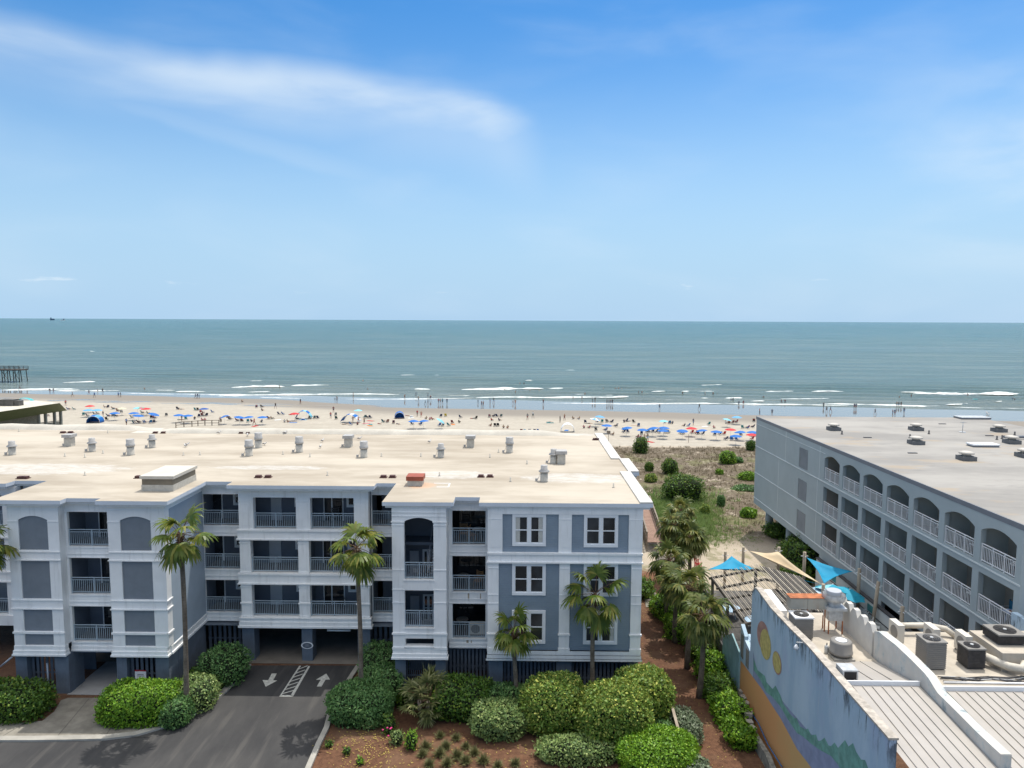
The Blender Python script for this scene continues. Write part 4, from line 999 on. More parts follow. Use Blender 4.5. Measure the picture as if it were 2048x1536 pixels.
c = q.mix(q.ss(q.noise(1, 4), .3, .7), (0.48, 0.465, 0.43), (0.58, 0.56, 0.52)); c = q.mix(q.math('MULTIPLY', q.ss(n2, 0.56, 0.66), 0.75), c, (0.10, 0.13, 0.16)); c = q.mix(q.math('MULTIPLY', q.ss(n2, 0.50, 0.56), 0.35), c, (0.35, 0.45, 0.48))
q.col(c); q.rough(0.85); PARA = q.mat
COPE = paint('coping_old', (0.42, 0.38, 0.33), 0.85, 0.3, 3, dirt=((0.08, 0.08, 0.08), 0.5))
TAR = paint('roof_coating', (0.44, 0.395, 0.33), 0.85, 0.16, 1.2, dirt=((0.36, 0.28, 0.20), 0.35))
METR = paint('metal_roof', (0.37, 0.345, 0.315), 0.45, 0.06, 0.8, dirt=((0.38, 0.35, 0.32), 0.3))
RUST = paint('rust', (0.38, 0.13, 0.05), 0.8, 0.35, 3)
REST = thing('mural_restaurant', 'low restaurant building with a faded blue painted side wall and white roof', 'building')
def xpoly(mb, x0, x1, pts, m=0):      # (y, z) polygon extruded along x
    n = len(pts); b = len(mb.v)
    mb.v += [(x0, y, z) for y, z in pts] + [(x1, y, z) for y, z in pts]
    for i in range(n):
        j = (i + 1) % n; mb.f.append((b + i, b + j, b + n + j, b + n + i)); mb.m.append(m); mb.sm.append(False)
    mb.f.append(tuple(b + i for i in range(n))); mb.m.append(m); mb.sm.append(False)
    mb.f.append(tuple(b + n + i for i in reversed(range(n)))); mb.m.append(m); mb.sm.append(False)
MX = 14.0
def mxp(u, v, x=MX): p = at_x(u, v, x); return (p.y, p.z)
top = [(41.5, 7.76), (41.0, 8.22), (40.6, 8.30), (38.3, 8.12), (35.5, 8.20), (33.3, 8.34), (28.8, 8.31), (25.62, 8.30)]
mb = MB(); xpoly(mb, MX, MX + .28, [(25.62, -.1)] + [(41.5, -.1)] + top)
mb.build('mural_wall', MURAL, REST)
mb = MB()
for (y0, z0), (y1, z1) in zip(top, top[1:]):
    b_ = len(mb.v); mb.v += [(MX - .04, y0, z0 + .003), (MX + .34, y0, z0 + .003), (MX + .34, y1, z1 + .003), (MX - .04, y1, z1 + .003), (MX - .04, y0, z0 + .09), (MX + .34, y0, z0 + .09), (MX + .34, y1, z1 + .09), (MX - .04, y1, z1 + .09)]
    for f in ((0, 3, 2, 1), (4, 5, 6, 7), (0, 1, 5, 4), (1, 2, 6, 5), (2, 3, 7, 6), (3, 0, 4, 7)): mb.f.append(tuple(b_ + i for i in f)); mb.m.append(0); mb.sm.append(False)
mb.build('wall_coping', COPE, REST)
# lower rear part of the painted wall with a ragged top and its brace
mb = MB(); xpoly(mb, MX + .01, MX + .24, [(41.502, -.1), (43.4, -.1), (43.4, 5.0), (42.6, 4.55), (42.6, 4.35), (41.502, 4.1)]); rear = mb.build('rear_mural_wall', MURAL, REST)
for y0, y1, z0, z1 in ((42.75, 43.2, 3.0, 4.5), (41.7, 42.2, 2.9, 4.0)): MB().box(MX - .02, MX + .008, y0, y1, z0, z1).build('boarded_window', paint('old_board', (.20, .19, .17), .85, .25, 3) if 'old_board' not in bpy.data.materials else bpy.data.materials['old_board'], REST)
mb = MB(); xpoly(mb, MX + .30, MX + 1.0, [(38.6, 7.4), (41.2, 7.4), (41.2, 8.1), (38.6, 7.9)]); mb.build('roof_upstand', WHITE, REST)
mb = MB(); xpoly(mb, MX - .10, MX + .0, [(43.2, -.1), (46.8, -.1), (46.8, 2.7), (45.6, 3.3), (44.9, 3.7), (43.2, 3.2)]); mb.build('painted_fence', paint('fence_aqua', (0.24, 0.38, 0.41), .85, .2, dirt=((.3, .27, .24), .5)), REST)
# painted shapes, flat on the wall
def painted(name, pts, mat, d):
    mb = MB(); mb.quad(*[(MX - d, *mxp(u, v, MX - d)) for u, v in pts]); return mb.build(name, mat, REST)
q = NT('mural_orange'); X, Y, Z = q.xyz()
g_ = q.math('ADD', q.ss(Y, 41, 30), q.math('MULTIPLY', q.math('SUBTRACT', q.noise(.6, 4), .5), .5))
c = q.mix(q.ss(g_, .1, .9), (0.60, 0.29, 0.115), (0.50, 0.34, 0.14)); c = q.mix(q.math('MULTIPLY', q.ss(q.noise(40, 3, .7), .5, .6), .25), c, (0.50, 0.30, 0.14))
q.col(c); q.rough(.9); MOR = q.mat
MGR = paint('mural_green', (0.14, 0.31, 0.265), .9, .25, 2, dirt=((.30, .42, .40), .4)); MPU = paint('mural_purple', (0.23, 0.27, 0.40), .9, .15, 1.5, dirt=((.14, .24, .34), .5))
MYE = paint('mural_yellow', (0.46, 0.39, 0.14), .9, .25, 3, dirt=((.42, .2, .12), .4)); MPK = paint('mural_rose', (0.36, 0.21, 0.18), .9, .2, 2); MDK = paint('mural_line', (0.10, 0.10, 0.08), .9)
painted('painted_purple_band', [(1506, 1300), (1513, 1340), (1540, 1372), (1580, 1420), (1620, 1466), (1650, 1492), (1690, 1528), (1700, 1560), (1640, 1600), (1560, 1500), (1506, 1400)], MPU, .003)
painted('painted_hill', [(1465, 1299), (1486, 1327), (1508, 1357), (1525, 1380), (1545, 1412), (1562, 1438), (1578, 1468), (1594, 1498), (1615, 1525), (1640, 1560), (1640, 1640), (1565, 1640), (1520, 1540), (1465, 1440)], MOR, .006)
painted('painted_waves', [(1507, 1315), (1515, 1340), (1530, 1352), (1533, 1365), (1545, 1378), (1551, 1371), (1561, 1391), (1566, 1406), (1580, 1428), (1590, 1437), (1593, 1436), (1600, 1453), (1612, 1459), (1616, 1457), (1622, 1470), (1632, 1469), (1636, 1482), (1642, 1481), (1649, 1475),
         (1657, 1491), (1662, 1492), (1669, 1485), (1676, 1496), (1690, 1480), (1697, 1493), (1706, 1486), (1712, 1503), (1722, 1519), (1730, 1520), (1736, 1536), (1748, 1600), (1700, 1600), (1678, 1532), (1662, 1512), (1640, 1500), (1622, 1487), (1606, 1473), (1594, 1466), (1575, 1438), (1560, 1412), (1545, 1394), (1532, 1384), (1520, 1358), (1507, 1340)], MGR, .009)
def oval(name, cu, cv, ru, rv, mat, d, sk=0.0, n=24):
    painted(name, [(cu + ru * math.cos(2 * PI * i / n) + sk * math.sin(2 * PI * i / n), cv + rv * math.sin(2 * PI * i / n)) for i in range(n)], mat, d)
oval('painted_mane', 1526, 1272, 11.5, 30, MPK, .012, 3); oval('painted_sun', 1531, 1289, 10.5, 31, MYE, .015, 2.5)
oval('painted_small_sun', 1554, 1326, 8.6, 24, MPK, .012, 3); oval('painted_small_sun_face', 1553.5, 1325, 7.6, 22, MYE, .015, 3)
# roof planes
RG = 29.9
mb = MB()
mb.quad((14.28, 33.5, YZ), (17.5, 33.5, YZ), (17.5, 39.3, YZ), (14.28, 39.3, YZ)); mb.quad((14.28, 39.3, YZ), (17.5, 39.3, YZ), (17.5, 39.3, 1.2), (14.28, 39.3, 1.2))
mb.build('flat_roof', TAR, REST)
SL = 0.078
def rib_roof(x0, x1, parent, back=True, y_rg=RG, zr=8.2, yb=33.5, zb=YZ, name='metal_roof', yf=14.0):
    mb = MB(); zf = zr - SL * (y_rg - yf)
    mb.quad((x0, yf, zf), (x1, yf, zf), (x1, y_rg, zr), (x0, y_rg, zr)); mb.quad((x0, yf, zf - .2), (x1, yf, zf - .2), (x1, yf, zf), (x0, yf, zf))
    if back: mb.quad((x0, y_rg, zr), (x1, y_rg, zr), (x1, yb, zb), (x0, yb, zb))
    r = mb.build(name, METR, parent)
    s = MB(); n = int((x1 - x0) / .42)
    for i in range(1, n + 1):
        x = x0 + .42 * i - .15
        s.bar((x, yf, zf + .018), (x, y_rg - .1, zr + .018), .032, .045)
        if back and i % 2 == 0: s.bar((x, y_rg + .1, zr + .01), (x, yb, zb + .01), .03, .04)
    s.build('standing_seams', METR, r)
    MB().bar((x0, y_rg, zr + .03), (x1, y_rg, zr + .03), .06, .34).build('ridge_cap', WHITE, r)
    return r
rib_roof(14.28, 17.5, REST)
# stepped white wall along the yard side, then the long old parapet
mb = MB(); p_ = []
steps = [(1670, 1214), (1680, 1232), (1680, 1220), (1691, 1243), (1693, 1233), (1711, 1254), (1711, 1245), (1722, 1256), (1722, 1249), (1735, 1259), (1735, 1252), (1747, 1263), (1757, 1262)]
yy = [(38.9 - i * .80) for i in range(7)]
for i in range(6):
    y0, y1 = yy[i], yy[i + 1]; zt = 9.15 - .02 * i
    xpoly(mb, 17.5, 17.75, [(y1 + .002, 1.2), (y0 - .002, 1.2), (y0 - .002, zt - .36), (y0 - .3, zt), (y1 + .2, zt - .02), (y1 + .002, zt - .36)])
mb.build('stepped_wall', paint('white_stucco', (0.55, 0.53, 0.49), .8, .08, dirt=((.35, .34, .33), .4)), REST)
pt = [mxp(u, v, 17.75) for u, v in ((1757, 1262), (1765, 1263), (1800, 1290), (1830, 1318), (1858, 1346), (1866, 1356), (1884, 1385), (1920, 1420), (1965, 1465), (2012, 1508))]
mb = MB(); pts = [(pt[0][0], 7.0)] + [(y, z) for y, z in pt] + [(pt[-1][0], 6.0)]
xpoly(mb, 17.55, 17.95, pts); mb.build('parapet_wall', PARA, REST)
MB().box(17.56, 17.95, pt[-1][0] - .02, pt[-1][0], 5, pt[-1][1] - .02).build('parapet_end', PARA, REST)
# neighbour
NB = thing('neighbour_building', 'white roofed building next to the restaurant, roof crowded with air conditioners', 'building')
mb = MB(); mb.quad((17.95, 31.3, YZ), (30, 31.3, YZ), (30, 34.4, YZ), (17.95, 34.4, YZ)); mb.quad((17.95, 34.4, YZ), (26.5, 34.4, YZ), (26.5, 36.9, YZ), (17.95, 36.9, YZ)); mb.quad((17.95, 36.9, YZ), (26.5, 36.9, YZ), (26.5, 36.9, 1), (17.95, 36.9, 1))
mb.build('flat_roof', TAR, NB)
r = rib_roof(17.95, 30, NB, False, 30.6, 7.62)
MB().box(17.95, 30, 30.7, 31.3, 7.3, YZ - .003).build('roof_gutter', METR, NB)
MB().box(26.3, 26.6, 29.5, 37.0, 7.0, 8.6).build('blue_wall', MURAL, NB)
# --- things on the two roofs
def louvre_box(w, d, h, n, m=0):
    mb = MB(); mb.box(-w / 2 + .02, w / 2 - .02, -d / 2 + .02, d / 2 - .02, 0.05, h - .04)
    for i in range(n):
        z = .08 + (h - .16) * i / n
        mb.box(-w / 2, w / 2, -d / 2, d / 2, z, z + (h - .16) / n * .55)
    return mb
CGREY = paint('condenser_grey', (0.21, 0.20, 0.185), .6, .08); CDARK = paint('condenser_dark', (0.055, 0.05, 0.048), .6, .3, 4); BLK = paint('black_grille', (0.015, 0.015, 0.017), .5)
def condenser(loc, label, w, h, mat, rz=0, top=None, group='square fan condensers on the roofs', d=None, corner=True):
    t = thing('condenser_unit', label, 'air conditioner', loc, rz, group); d = d or w
    louvre_box(w, d, h, 12).build('louvred_case', mat, t)
    tp = MB().box(-w / 2 - .02, w / 2 + .02, -d / 2 - .02, d / 2 + .02, h - .04, h + .03).build('top_panel', top or mat, t)
    R = min(w, d) * .40
    MB().lathe((0, 0, h + .032), [(R, 0), (R, .012)], 28).build('fan_opening', BLK, tp)
    g = MB()
    for k in range(4): g.lathe((0, 0, h + .05), [(R * (.3 + .23 * k), 0), (R * (.3 + .23 * k) + .012, .008)], 24, cap=False)
    for k in range(10): g.bar((0, 0, h + .055), (R * math.cos(k * PI / 5), R * math.sin(k * PI / 5), h + .055), .012)
    g.build('fan_guard', mat, tp); MB().lathe((0, 0, h + .05), [(.09, 0), (.07, .04)], 14).build('fan_hub', STEEL, tp)
    return t
condenser(tuple(at_z(1860, 1331, YZ)), 'tall grey louvred condenser beside the old white parapet', .95, 1.35, CGREY)
condenser(tuple(at_z(1941, 1331, YZ)), 'rusty dark brown condenser right of the tall grey one', .85, 1.0, CDARK, top=CGREY)
condenser((21.9, 32.0, 8.75), 'wide low condenser with a white topped fan on the raised curb', 1.35, .5, CDARK, top=CGREY, d=1.2).location = (23.9, 34.0, 8.42)
tag(MB().box(22.9, 26.2, 32.6, 35.1, 7.5, 8.41).build('equipment_curb', TAR), 'white raised curb carrying the wide low condenser', 'curb')
condenser((14.85, 36.3, YZ), 'pale topped condenser tucked behind the painted blue wall', .95, 1.15, CGREY, top=WHITE)
def minisplit(loc, label, rz=PI / 2):
    t = thing('minisplit_unit', label, 'air conditioner', loc, rz, 'slim white outdoor units on the neighbour roof')
    MB().box(-.45, .45, -.17, .17, .08, 1.02).build('case', paint('beige_enamel', (.58, .55, .49), .5, .05), t)
    MB().box(-.40, -.34, -.15, .15, 0, .08).box(.34, .40, -.15, .15, 0, .08).build('feet', DARKM, t)
    g = MB().lathe((0, 0, 0), [(.33, -.02), (.33, 0.0)], 24, M=Matrix.Rotation(PI / 2, 3, 'X')); g.v = [(x - .08, y + .172, z + .55) for x, y, z in g.v]; g.build('fan_grille', CGREY, t)
    return t
for u, v, lab in ((1792, 1282, 'leftmost slim outdoor unit on the neighbour roof'), (1862, 1290, 'middle slim outdoor unit, behind the tall grey condenser'), (1925, 1305, 'right slim outdoor unit, behind the rusty dark condenser'), ):
    p = at_z(u, v, YZ); minisplit((p.x, p.y, YZ), lab)
def pipe(name, pts, r, mat, label, cat='pipe', group=None, n=10):
    return tag(MB().tube(pts, r, n).build(name, mat), label, cat, group)
TRIMC = paint('duct_cream', (.52, .48, .41), .6, .12, 3, dirt=((.3, .25, .18), .3)); A = at_z(1812, 1275, YZ); B = at_z(1905, 1276, YZ)
pipe('white_duct', [(A.x, A.y + .3, 8.0), (20.2, A.y + .35, 8.0), (21.6, A.y + .35, 8.02), (22.5, A.y + .2, 7.9), (22.9, A.y - .1, 7.6)], .15, TRIMC, 'white round duct linking the slim outdoor units', 'duct')
pipe('white_duct', [(22.3, 33.6, 7.95), (22.7, 33.0, 7.9), (23.1, 32.4, 7.85), (23.5, 32.1, 7.9), (23.8, 32.3, 8.05)], .20, TRIMC, 'bent white duct curling in front of the raised curb', 'duct')
for k in range(6):
    rr = random.Random(k); pts = [(19.6 + j * .8 + rr.uniform(-.1, .1), 31.75 + rr.uniform(-.22, .3), YZ + .03 + rr.uniform(0, .04)) for j in range(11)]
    pipe('refrigerant_line', pts, .022 if k else .035, DARKM if k != 2 else STEEL, ['thick dark cable', 'thin dark cable', 'bare metal pipe', 'dark cable', 'second dark cable', 'frontmost dark cable'][k] + ' snaking along the front of the neighbour roof', 'cable', 'cables on the neighbour roof', 6)
pipe('white_pipe', [(19.5, 31.45, YZ + .05), (26, 31.4, YZ + .05)], .045, WHITE, 'straight white pipe along the edge of the neighbour roof')
# kitchen exhaust fan on legs, with duct
fx, fy = 16.78, 36.9
t = thing('exhaust_fan', 'large upblast kitchen exhaust fan on a box plenum and rusty legs', 'fan', (fx, fy, YZ)); t.scale = (1, 1, .84)
for sx in (-1, 1):
    for sy in (-1, 1): MB().box(sx * .36 - .025, sx * .36 + .025, sy * .36 - .025, sy * .36 + .025, 0, .85).build('leg', RUST, t)
MB().prism([(-.36, -.36), (.36, -.36), (.36, .36), (-.36, .36)], .85, 1.55).box(-.52, .52, -.52, .52, 1.55, 1.72).build('plenum', STEEL, t)
MB().lathe((0, 0, 0), [(.34, 1.72), (.36, 1.85), (.42, 2.0), (.56, 2.1), (.60, 2.35), (.58, 2.48)], 28, cap=False).lathe((0, 0, 0), [(.30, 1.9), (.56, 2.46)], 28, cap=False).build('bowl', STEEL, t)
MB().lathe((0, 0, 0), [(.36, 2.30), (.38, 2.66), (.36, 2.70)], 24).build('motor_cap', paint('cap_grey', (.40, .42, .45), .5, .05), t)
t = thing('exhaust_duct', 'rusty topped rectangular duct leading to the kitchen exhaust fan', 'duct', (0, 0, 0))
MB().box(14.45, 15.35, 36.75, 37.35, 8.75, 9.35).box(15.37, 16.4, 36.75, 37.35, 8.75, 9.35).build('duct_body', paint('duct_grey', (.36, .34, .29), .6, .1, dirt=((.4, .18, .06), .35)), t)
MB().box(14.43, 15.36, 36.72, 37.38, 9.352, 9.38).box(15.365, 16.42, 36.72, 37.38, 9.352, 9.38).build('rusty_top', RUST, t)
for x in (15.36, 16.3): MB().box(x, x + .05, 36.8, 36.85, YZ, 8.75).build('leg', RUST, t)
c_ = at_z(1681, 1314, YZ)
t = thing('roof_fan', 'squat grey mushroom roof fan near the seam of the restaurant roof', 'fan', (c_.x, c_.y, YZ))
MB().box(-.50, .50, -.50, .50, 0, .10).build('curb_base', CONC, t)
MB().lathe((0, 0, 0), [(.40, .10), (.44, .18), (.54, .24), (.56, .32), (.53, .34), (.50, .80), (.46, .86), (.30, .865)], 28).build('shroud', CGREY, t); MB().lathe((0, 0, 0), [(.28, .872), (.25, .89)], 20).build('cap', WHITE, t)
c_ = at_z(1653, 1306, YZ)
t = thing('gas_bottle', 'small grey cylinder standing beside the mushroom roof fan', 'cylinder', (c_.x, c_.y, YZ))
MB().lathe((0, 0, 0), [(.10, 0), (.11, .02), (.11, .34), (.05, .42)], 14).build('body', STEEL, t); MB().lathe((0, 0, .42), [(.03, 0), (.03, .1)], 8).build('valve', DARKM, t)
c_ = at_z(1693, 1360, 7.9)
t = thing('vent_box', 'small square white and grey vent hood on the metal roof ridge', 'vent', (c_.x, c_.y, 7.78)); t.scale = (1.15, 1.15, 1.35)
MB().box(-.30, .30, -.3, .3, 0.05, .55).build('hood', STEEL, t); MB().box(-.24, .24, -.305, -.301, .1, .5).build('opening', BLK, t); MB().box(-.36, .36, -.36, .36, -.05, .05).build('flashing', CGREY, t)
for u, v, z, lab in ((1804, 1352, 7.8, 'short pipe with a white cap near the ridge of the restaurant roof'), (2036, 1508, 7.0, 'short dark pipe on the neighbour metal roof near the end of the parapet')):
    p = at_z(u, v, z); small_pipe((p.x, p.y, z), lab, .28, .05, None)
# --- yard deck, pergola, sails
DK = 1.5
tag(MB().box(14.2, 26.9, 39.3, 58.0, 0.0, DK).build('deck', paint('deck_dark', (.085, .08, .075), .85, .45, 1.2)), 'raised dark paved terrace behind the restaurant', kind='structure')
t = thing('terrace_wall', 'long pale low wall with turquoise painted panels at the foot of the hotel', 'wall')
MB().box(26.5, 26.7, 39.3, 62.0, 0, 3.0).build('wall', HLIGHT, t); MB().box(26.44, 26.76, 39.3, 62.0, 3.0, 3.09).build('coping', DARKM, t); MB().box(26.47, 26.50, 39.4, 61.9, 2.05, 2.12).build('rail', DARKM, t)
for k in range(6): MB().box(26.485, 26.5, 42 + k * 3.2, 43.0 + k * 3.2, 2.2, 2.75).build('painted_panel', paint('panel_turq', (.06, .25, .27), .8, .2) if k == 0 else bpy.data.materials['panel_turq'], t)
PW = paint('pergola_wood', (0.085, 0.075, 0.065), .85, .25, 3); PSL = paint('pergola_slat', (0.40, 0.36, 0.30), .8, .2, 4); PSD = paint('pergola_slat_dark', (0.135, 0.125, 0.115), .85, .3, 3)
t = thing('pergola', 'weathered wooden pergola with close light slats over the restaurant terrace', 'pergola')
ex0, rx, ex1, ze, zr_ = 14.75, 18.35, 21.4, 4.2, 4.95
ys = [45.4, 47.5, 49.6, 51.7, 53.8]
for y in ys:
    MB().bar((ex0, y, ze - .12), (rx, y, zr_ - .12), .12, .16).build('beam', PW, t); MB().bar((rx, y, zr_ - .12), (ex1, y, ze - .02), .12, .16).build('beam', PW, t)
for x, z in ((15.0, 4.1), (18.3, 4.8), (21.2, 4.1)):
    for y in (45.6, 49.6, 53.6): MB().box(x - .09, x + .09, y - .09, y + .09, DK, z).build('post', PW, t)
MB().bar((15, 45.3, 4.08), (15, 53.9, 4.08), .14, .2).build('beam', PW, t); MB().bar((21.2, 45.3, 4.1), (21.2, 53.9, 4.1), .14, .2).build('beam', PW, t)
for i in range(10):
    x = 14.85 + i * .385; z = ze + (zr_ - ze) * (x - ex0) / (rx - ex0) + .20
    s = MB().bar((x, 45.2 + (.5 if i == 0 else 0), z), (x, 54.0, z), .03, .05); s.bar((x + .13, 45.2 + (.5 if i == 0 else 0), z + .02), (x + .13, 54.0, z + .02), .03, .05); s.build('slat', PSL, t)
for i in range(15):
    x = 18.75 + i * .20; z = zr_ - (zr_ - ze) * .9 * (x - rx) / (ex1 - rx) + .20
    MB().bar((x, 45.9, z), (x, 54.0 - i * .04, z), .07, .10).build('slat', PSD if i % 3 else PSL, t)
POLE = paint('pole_wood', (0.36, 0.31, 0.24), .8, .15, 2)
SAILB = paint('sail_blue', (0.003, 0.24, 0.42), .7, .06); SAILT = paint('sail_tan', (0.56, 0.45, 0.30), .75, .06)
def bollard_post(base, topz, label, lean=(0, 0)):
    t = thing('sail_post', label, 'post', base, 0, 'posts holding the shade sails'); h = topz - base[2]
    MB().tube([(0, 0, 0), (lean[0] * .5, lean[1] * .5, h * .5), (lean[0], lean[1], h)], .13, 12).build('post', POLE, t)
    M = MB(); 
    for a in range(2): M.bar((lean[0] - (.3 if a == 0 else 0), lean[1] - (.3 if a else 0), h - .35), (lean[0] + (.3 if a == 0 else 0), lean[1] + (.3 if a else 0), h - .35), .05)
    M.build('bracket', WHITE, t); return Vector(base) + Vector((lean[0], lean[1], h))
def post_at(u, v, tz, bz_, label, lean=(0, 0)):
    p = at_z(u, v, tz); return bollard_post((p.x - lean[0], p.y - lean[1], bz_), tz, label, lean)
P1 = post_at(1451, 1103, 3.4, 0, 'leftmost shade sail post, standing in the sand'); P2 = post_at(1487, 1094, 3.4, 0, 'second shade sail post, standing in the sand')
P3 = post_at(1558, 1094, 4.4, 0.0, 'shade sail post at the middle, holding the tan sail'); P4 = post_at(1609.5, 1104, 4.7, 0, 'tall post at the left corner of the right blue sail')
P5 = post_at(1719, 1137, 4.95, DK, 'tall post at the right corner of the right blue sail'); P6 = post_at(1757, 1163, 4.9, DK, 'leaning pole right of the tall sail posts', (.55, .5))
P7 = post_at(1805, 1213, 5.1, DK, 'stout post rising behind the slim outdoor units'); P8 = post_at(1647, 1168, 4.3, DK, 'short post where the sails meet beside the kitchen fan')
def sail(name, a, b, c_, mat, label, sag=.35):
    """triangular tensioned fabric with inward curved edges"""
    mb = MB(); N = 10; A, B, D = Vector(a), Vector(b), Vector(c_); cen = (A + B + D) / 3; idx = {}
    for i in range(N + 1):
        for j in range(N + 1 - i):
            k = N - i - j; w_ = (i / N, j / N, k / N); p = A * w_[0] + B * w_[1] + D * w_[2]
            e = 27 * w_[0] * w_[1] * w_[2]; edge = 4 * max(w_[0] * w_[1], w_[1] * w_[2], w_[0] * w_[2]) * (1 - e)
            p = p + (cen - p) * .20 * edge - Vector((0, 0, sag * e)); idx[(i, j)] = len(mb.v); mb.v.append(tuple(p))
    for i in range(N):
        for j in range(N - i):
            mb.f.append((idx[(i, j)], idx[(i + 1, j)], idx[(i, j + 1)])); mb.m.append(0); mb.sm.append(True)
            if i + j < N - 1: mb.f.append((idx[(i + 1, j)], idx[(i + 1, j + 1)], idx[(i, j + 1)])); mb.m.append(0); mb.sm.append(True)
    o = mb.build(name, mat); m_ = o.modifiers.new('t', 'SOLIDIFY'); m_.thickness = .01
    return tag(o, label, 'shade sail', 'shade sails over the terrace')
def az_(u, v, z): return tuple(at_z(u, v, z))
sail('shade_sail', az_(1463, 1112, 3.2), az_(1416, 1139, 2.9), az_(1520, 1141, 3.3), SAILB, 'blue shade sail at the left, partly behind the pergola')
sail('shade_sail', az_(1499, 1102, 3.3), az_(1556, 1103, 4.1), az_(1642, 1168, 4.2), SAILT, 'long tan shade sail above the pergola')
sail('shade_sail', az_(1613, 1115, 4.4), az_(1706, 1143, 4.6), az_(1648, 1168, 4.1), SAILB, 'large bright blue shade sail right of the tan one')
sail('shade_sail', az_(1567, 1149, 3.4), az_(1600, 1158, 3.2), az_(1640, 1169, 3.9), SAILB, 'narrow blue shade sail under the tan one', .1)
def parasol(label, loc, r, h, mats, tilt=(0, 0), group=None, n=8, drop=.33, pole=True, cat='umbrella', name='parasol'):
    t = thing(name, label, cat, loc, 0, group)
    M = Euler((tilt[0], tilt[1], 0)).to_matrix(); mb = MB(); top = Vector((0, 0, h))
    ring = []
    for k in range(n):
        a = 2 * PI * k / n; ring.append(top + M @ Vector((r * math.cos(a), r * math.sin(a), -drop * r)))
    for k in range(n):
        p, s_ = ring[k], ring[(k + 1) % n]; m1 = top + M @ (Vector(((r * .55) * math.cos(2 * PI * k / n), (r * .55) * math.sin(2 * PI * k / n), -drop * r * .38))); m2 = top + M @ (Vector(((r * .55) * math.cos(2 * PI * (k + 1) / n), (r * .55) * math.sin(2 * PI * (k + 1) / n), -drop * r * .38)))
        mi = (k % len(mats)) if len(mats) > 1 else 0
        mb.quad(tuple(top), tuple(m1), tuple(m2), m=mi, smooth=False); mb.quad(tuple(m1), tuple(p), tuple((p + s_) / 2 + (top - (p + s_) / 2) * .04), tuple(s_), tuple(m2), m=mi)
    mb.build('canopy', mats, t)
    if pole: MB().tube([(0, 0, 0), tuple(top + M @ Vector((0, 0, .06)))], .022 if r < 1.3 else .03, 6).build('pole', WHITE, t)
    return t
UB = paint('umbrella_blue', (0.004, 0.12, 0.42), .7, .05); UL = paint('umbrella_lightblue', (0.10, 0.33, 0.58), .7, .05); UR = paint('umbrella_red', (0.48, 0.02, 0.025), .7, .05)
UA = paint('umbrella_aqua', (0.01, 0.28, 0.42), .7, .05); UA2 = paint('umbrella_pale_aqua', (0.20, 0.50, 0.60), .7, .05)
parasol('aqua market umbrella with one pale panel behind the kitchen fan', (24.0, 53.0, DK), 1.35, 2.5, [UA, UA2, UA], (-.22, .15), 'aqua umbrellas on the terrace')
parasol('darker aqua umbrella partly hidden behind the first terrace umbrella', (25.0, 52.4, DK), 1.3, 2.35, [UA], (.1, .2), 'aqua umbrellas on the terrace')
tag(MB().box(20.2, 23.2, 50.8, 53.4, DK + 2.0, DK + 2.1).build('bar_canopy', paint('pale_canopy', (.42, .56, .68), .6, .05)), 'pale blue flat canopy between the pergola and the kitchen fan', 'canopy')
for px_ in ((20.3, 50.9), (23.1, 50.9), (20.3, 53.3), (23.1, 53.3)): pass
p = at_z(1713, 1237, DK + .85)
t = thing('bar_table', 'square white terrace table with a bottle on it', 'table', (p.x, p.y, DK))
mb = MB(); mb.prism([(-.5, -.35), (.3, -.5), (.55, -.1), (.5, .35), (-.1, .5), (-.55, .1)], .95, 1.0); mb.build('tabletop', PLAS, t)
for sx in (-.35, .35):
    for sy in (-.3, .3): MB().bar((sx, sy, 0), (sx * .9, sy * .9, .95), .045).build('leg', PLAS, t)
tag(MB().lathe((p.x - .15, p.y + .05, DK + 1.0), [(.05, 0), (.05, .14), (.02, .2), (.02, .26)], 10).build('bottle', paint('brown_glass', (.06, .02, .01), .2)), 'small brown bottle on the white terrace table', 'bottle')
for u, v, lab, rz in ((1690, 1235, 'white bar chair left of the terrace table', .5), (1728, 1228, 'white chair behind the terrace table', 2.4), (1752, 1252, 'white chair right of the terrace table, near the stepped wall', 1.0), (1734, 1254, 'white chair closest to the stepped wall', -.6)):
    p = at_z(u, v, DK + .5); patio_chair(lab, (p.x, p.y, DK), rz, 'white chairs on the terrace')
for i, (x, y, lab) in enumerate(((16.2, 47.2, 'pale blue table under the near left of the pergola'), (17.4, 50.4, 'pale blue table under the middle of the pergola'), (16.0, 52.6, 'pale blue table under the far left of the pergola'), (19.6, 48.6, 'pale blue table under the dark slats of the pergola'))):
    tt = patio_table(lab, (x, y, DK), 'pale tables under the pergola', .85, .75, bpy.data.materials.get('table_paleblue') or paint('table_paleblue', (.38, .52, .66), .6, .1))
# picnic bench and red seats in the sand
t = thing('wooden_bench', 'dark wooden bench frame in the sand left of the blue sail', 'bench', (16.9, 59.0, 0))
MB().box(-.9, 1.3, -.35, .35, .75, .82).build('seat', PW, t)
for sx in (-.85, 0.2, 1.25):
    for sy in (-.3, .3): MB().box(sx - .05, sx + .05, sy - .05, sy + .05, 0, .75 if sx > -.5 else 1.0).build('leg', PW, t)
REDP = paint('red_plastic', (.45, .05, .03), .5, .05)
for u, v, lab in ((1396, 1128, 'farther red chair beside the dune palms'), (1396, 1137, 'nearer red chair beside the dune palms')):
    p = at_z(u, v, .4); patio_chair(lab, (p.x, p.y, 0), 2.2, 'red chairs by the palms', mat=REDP)
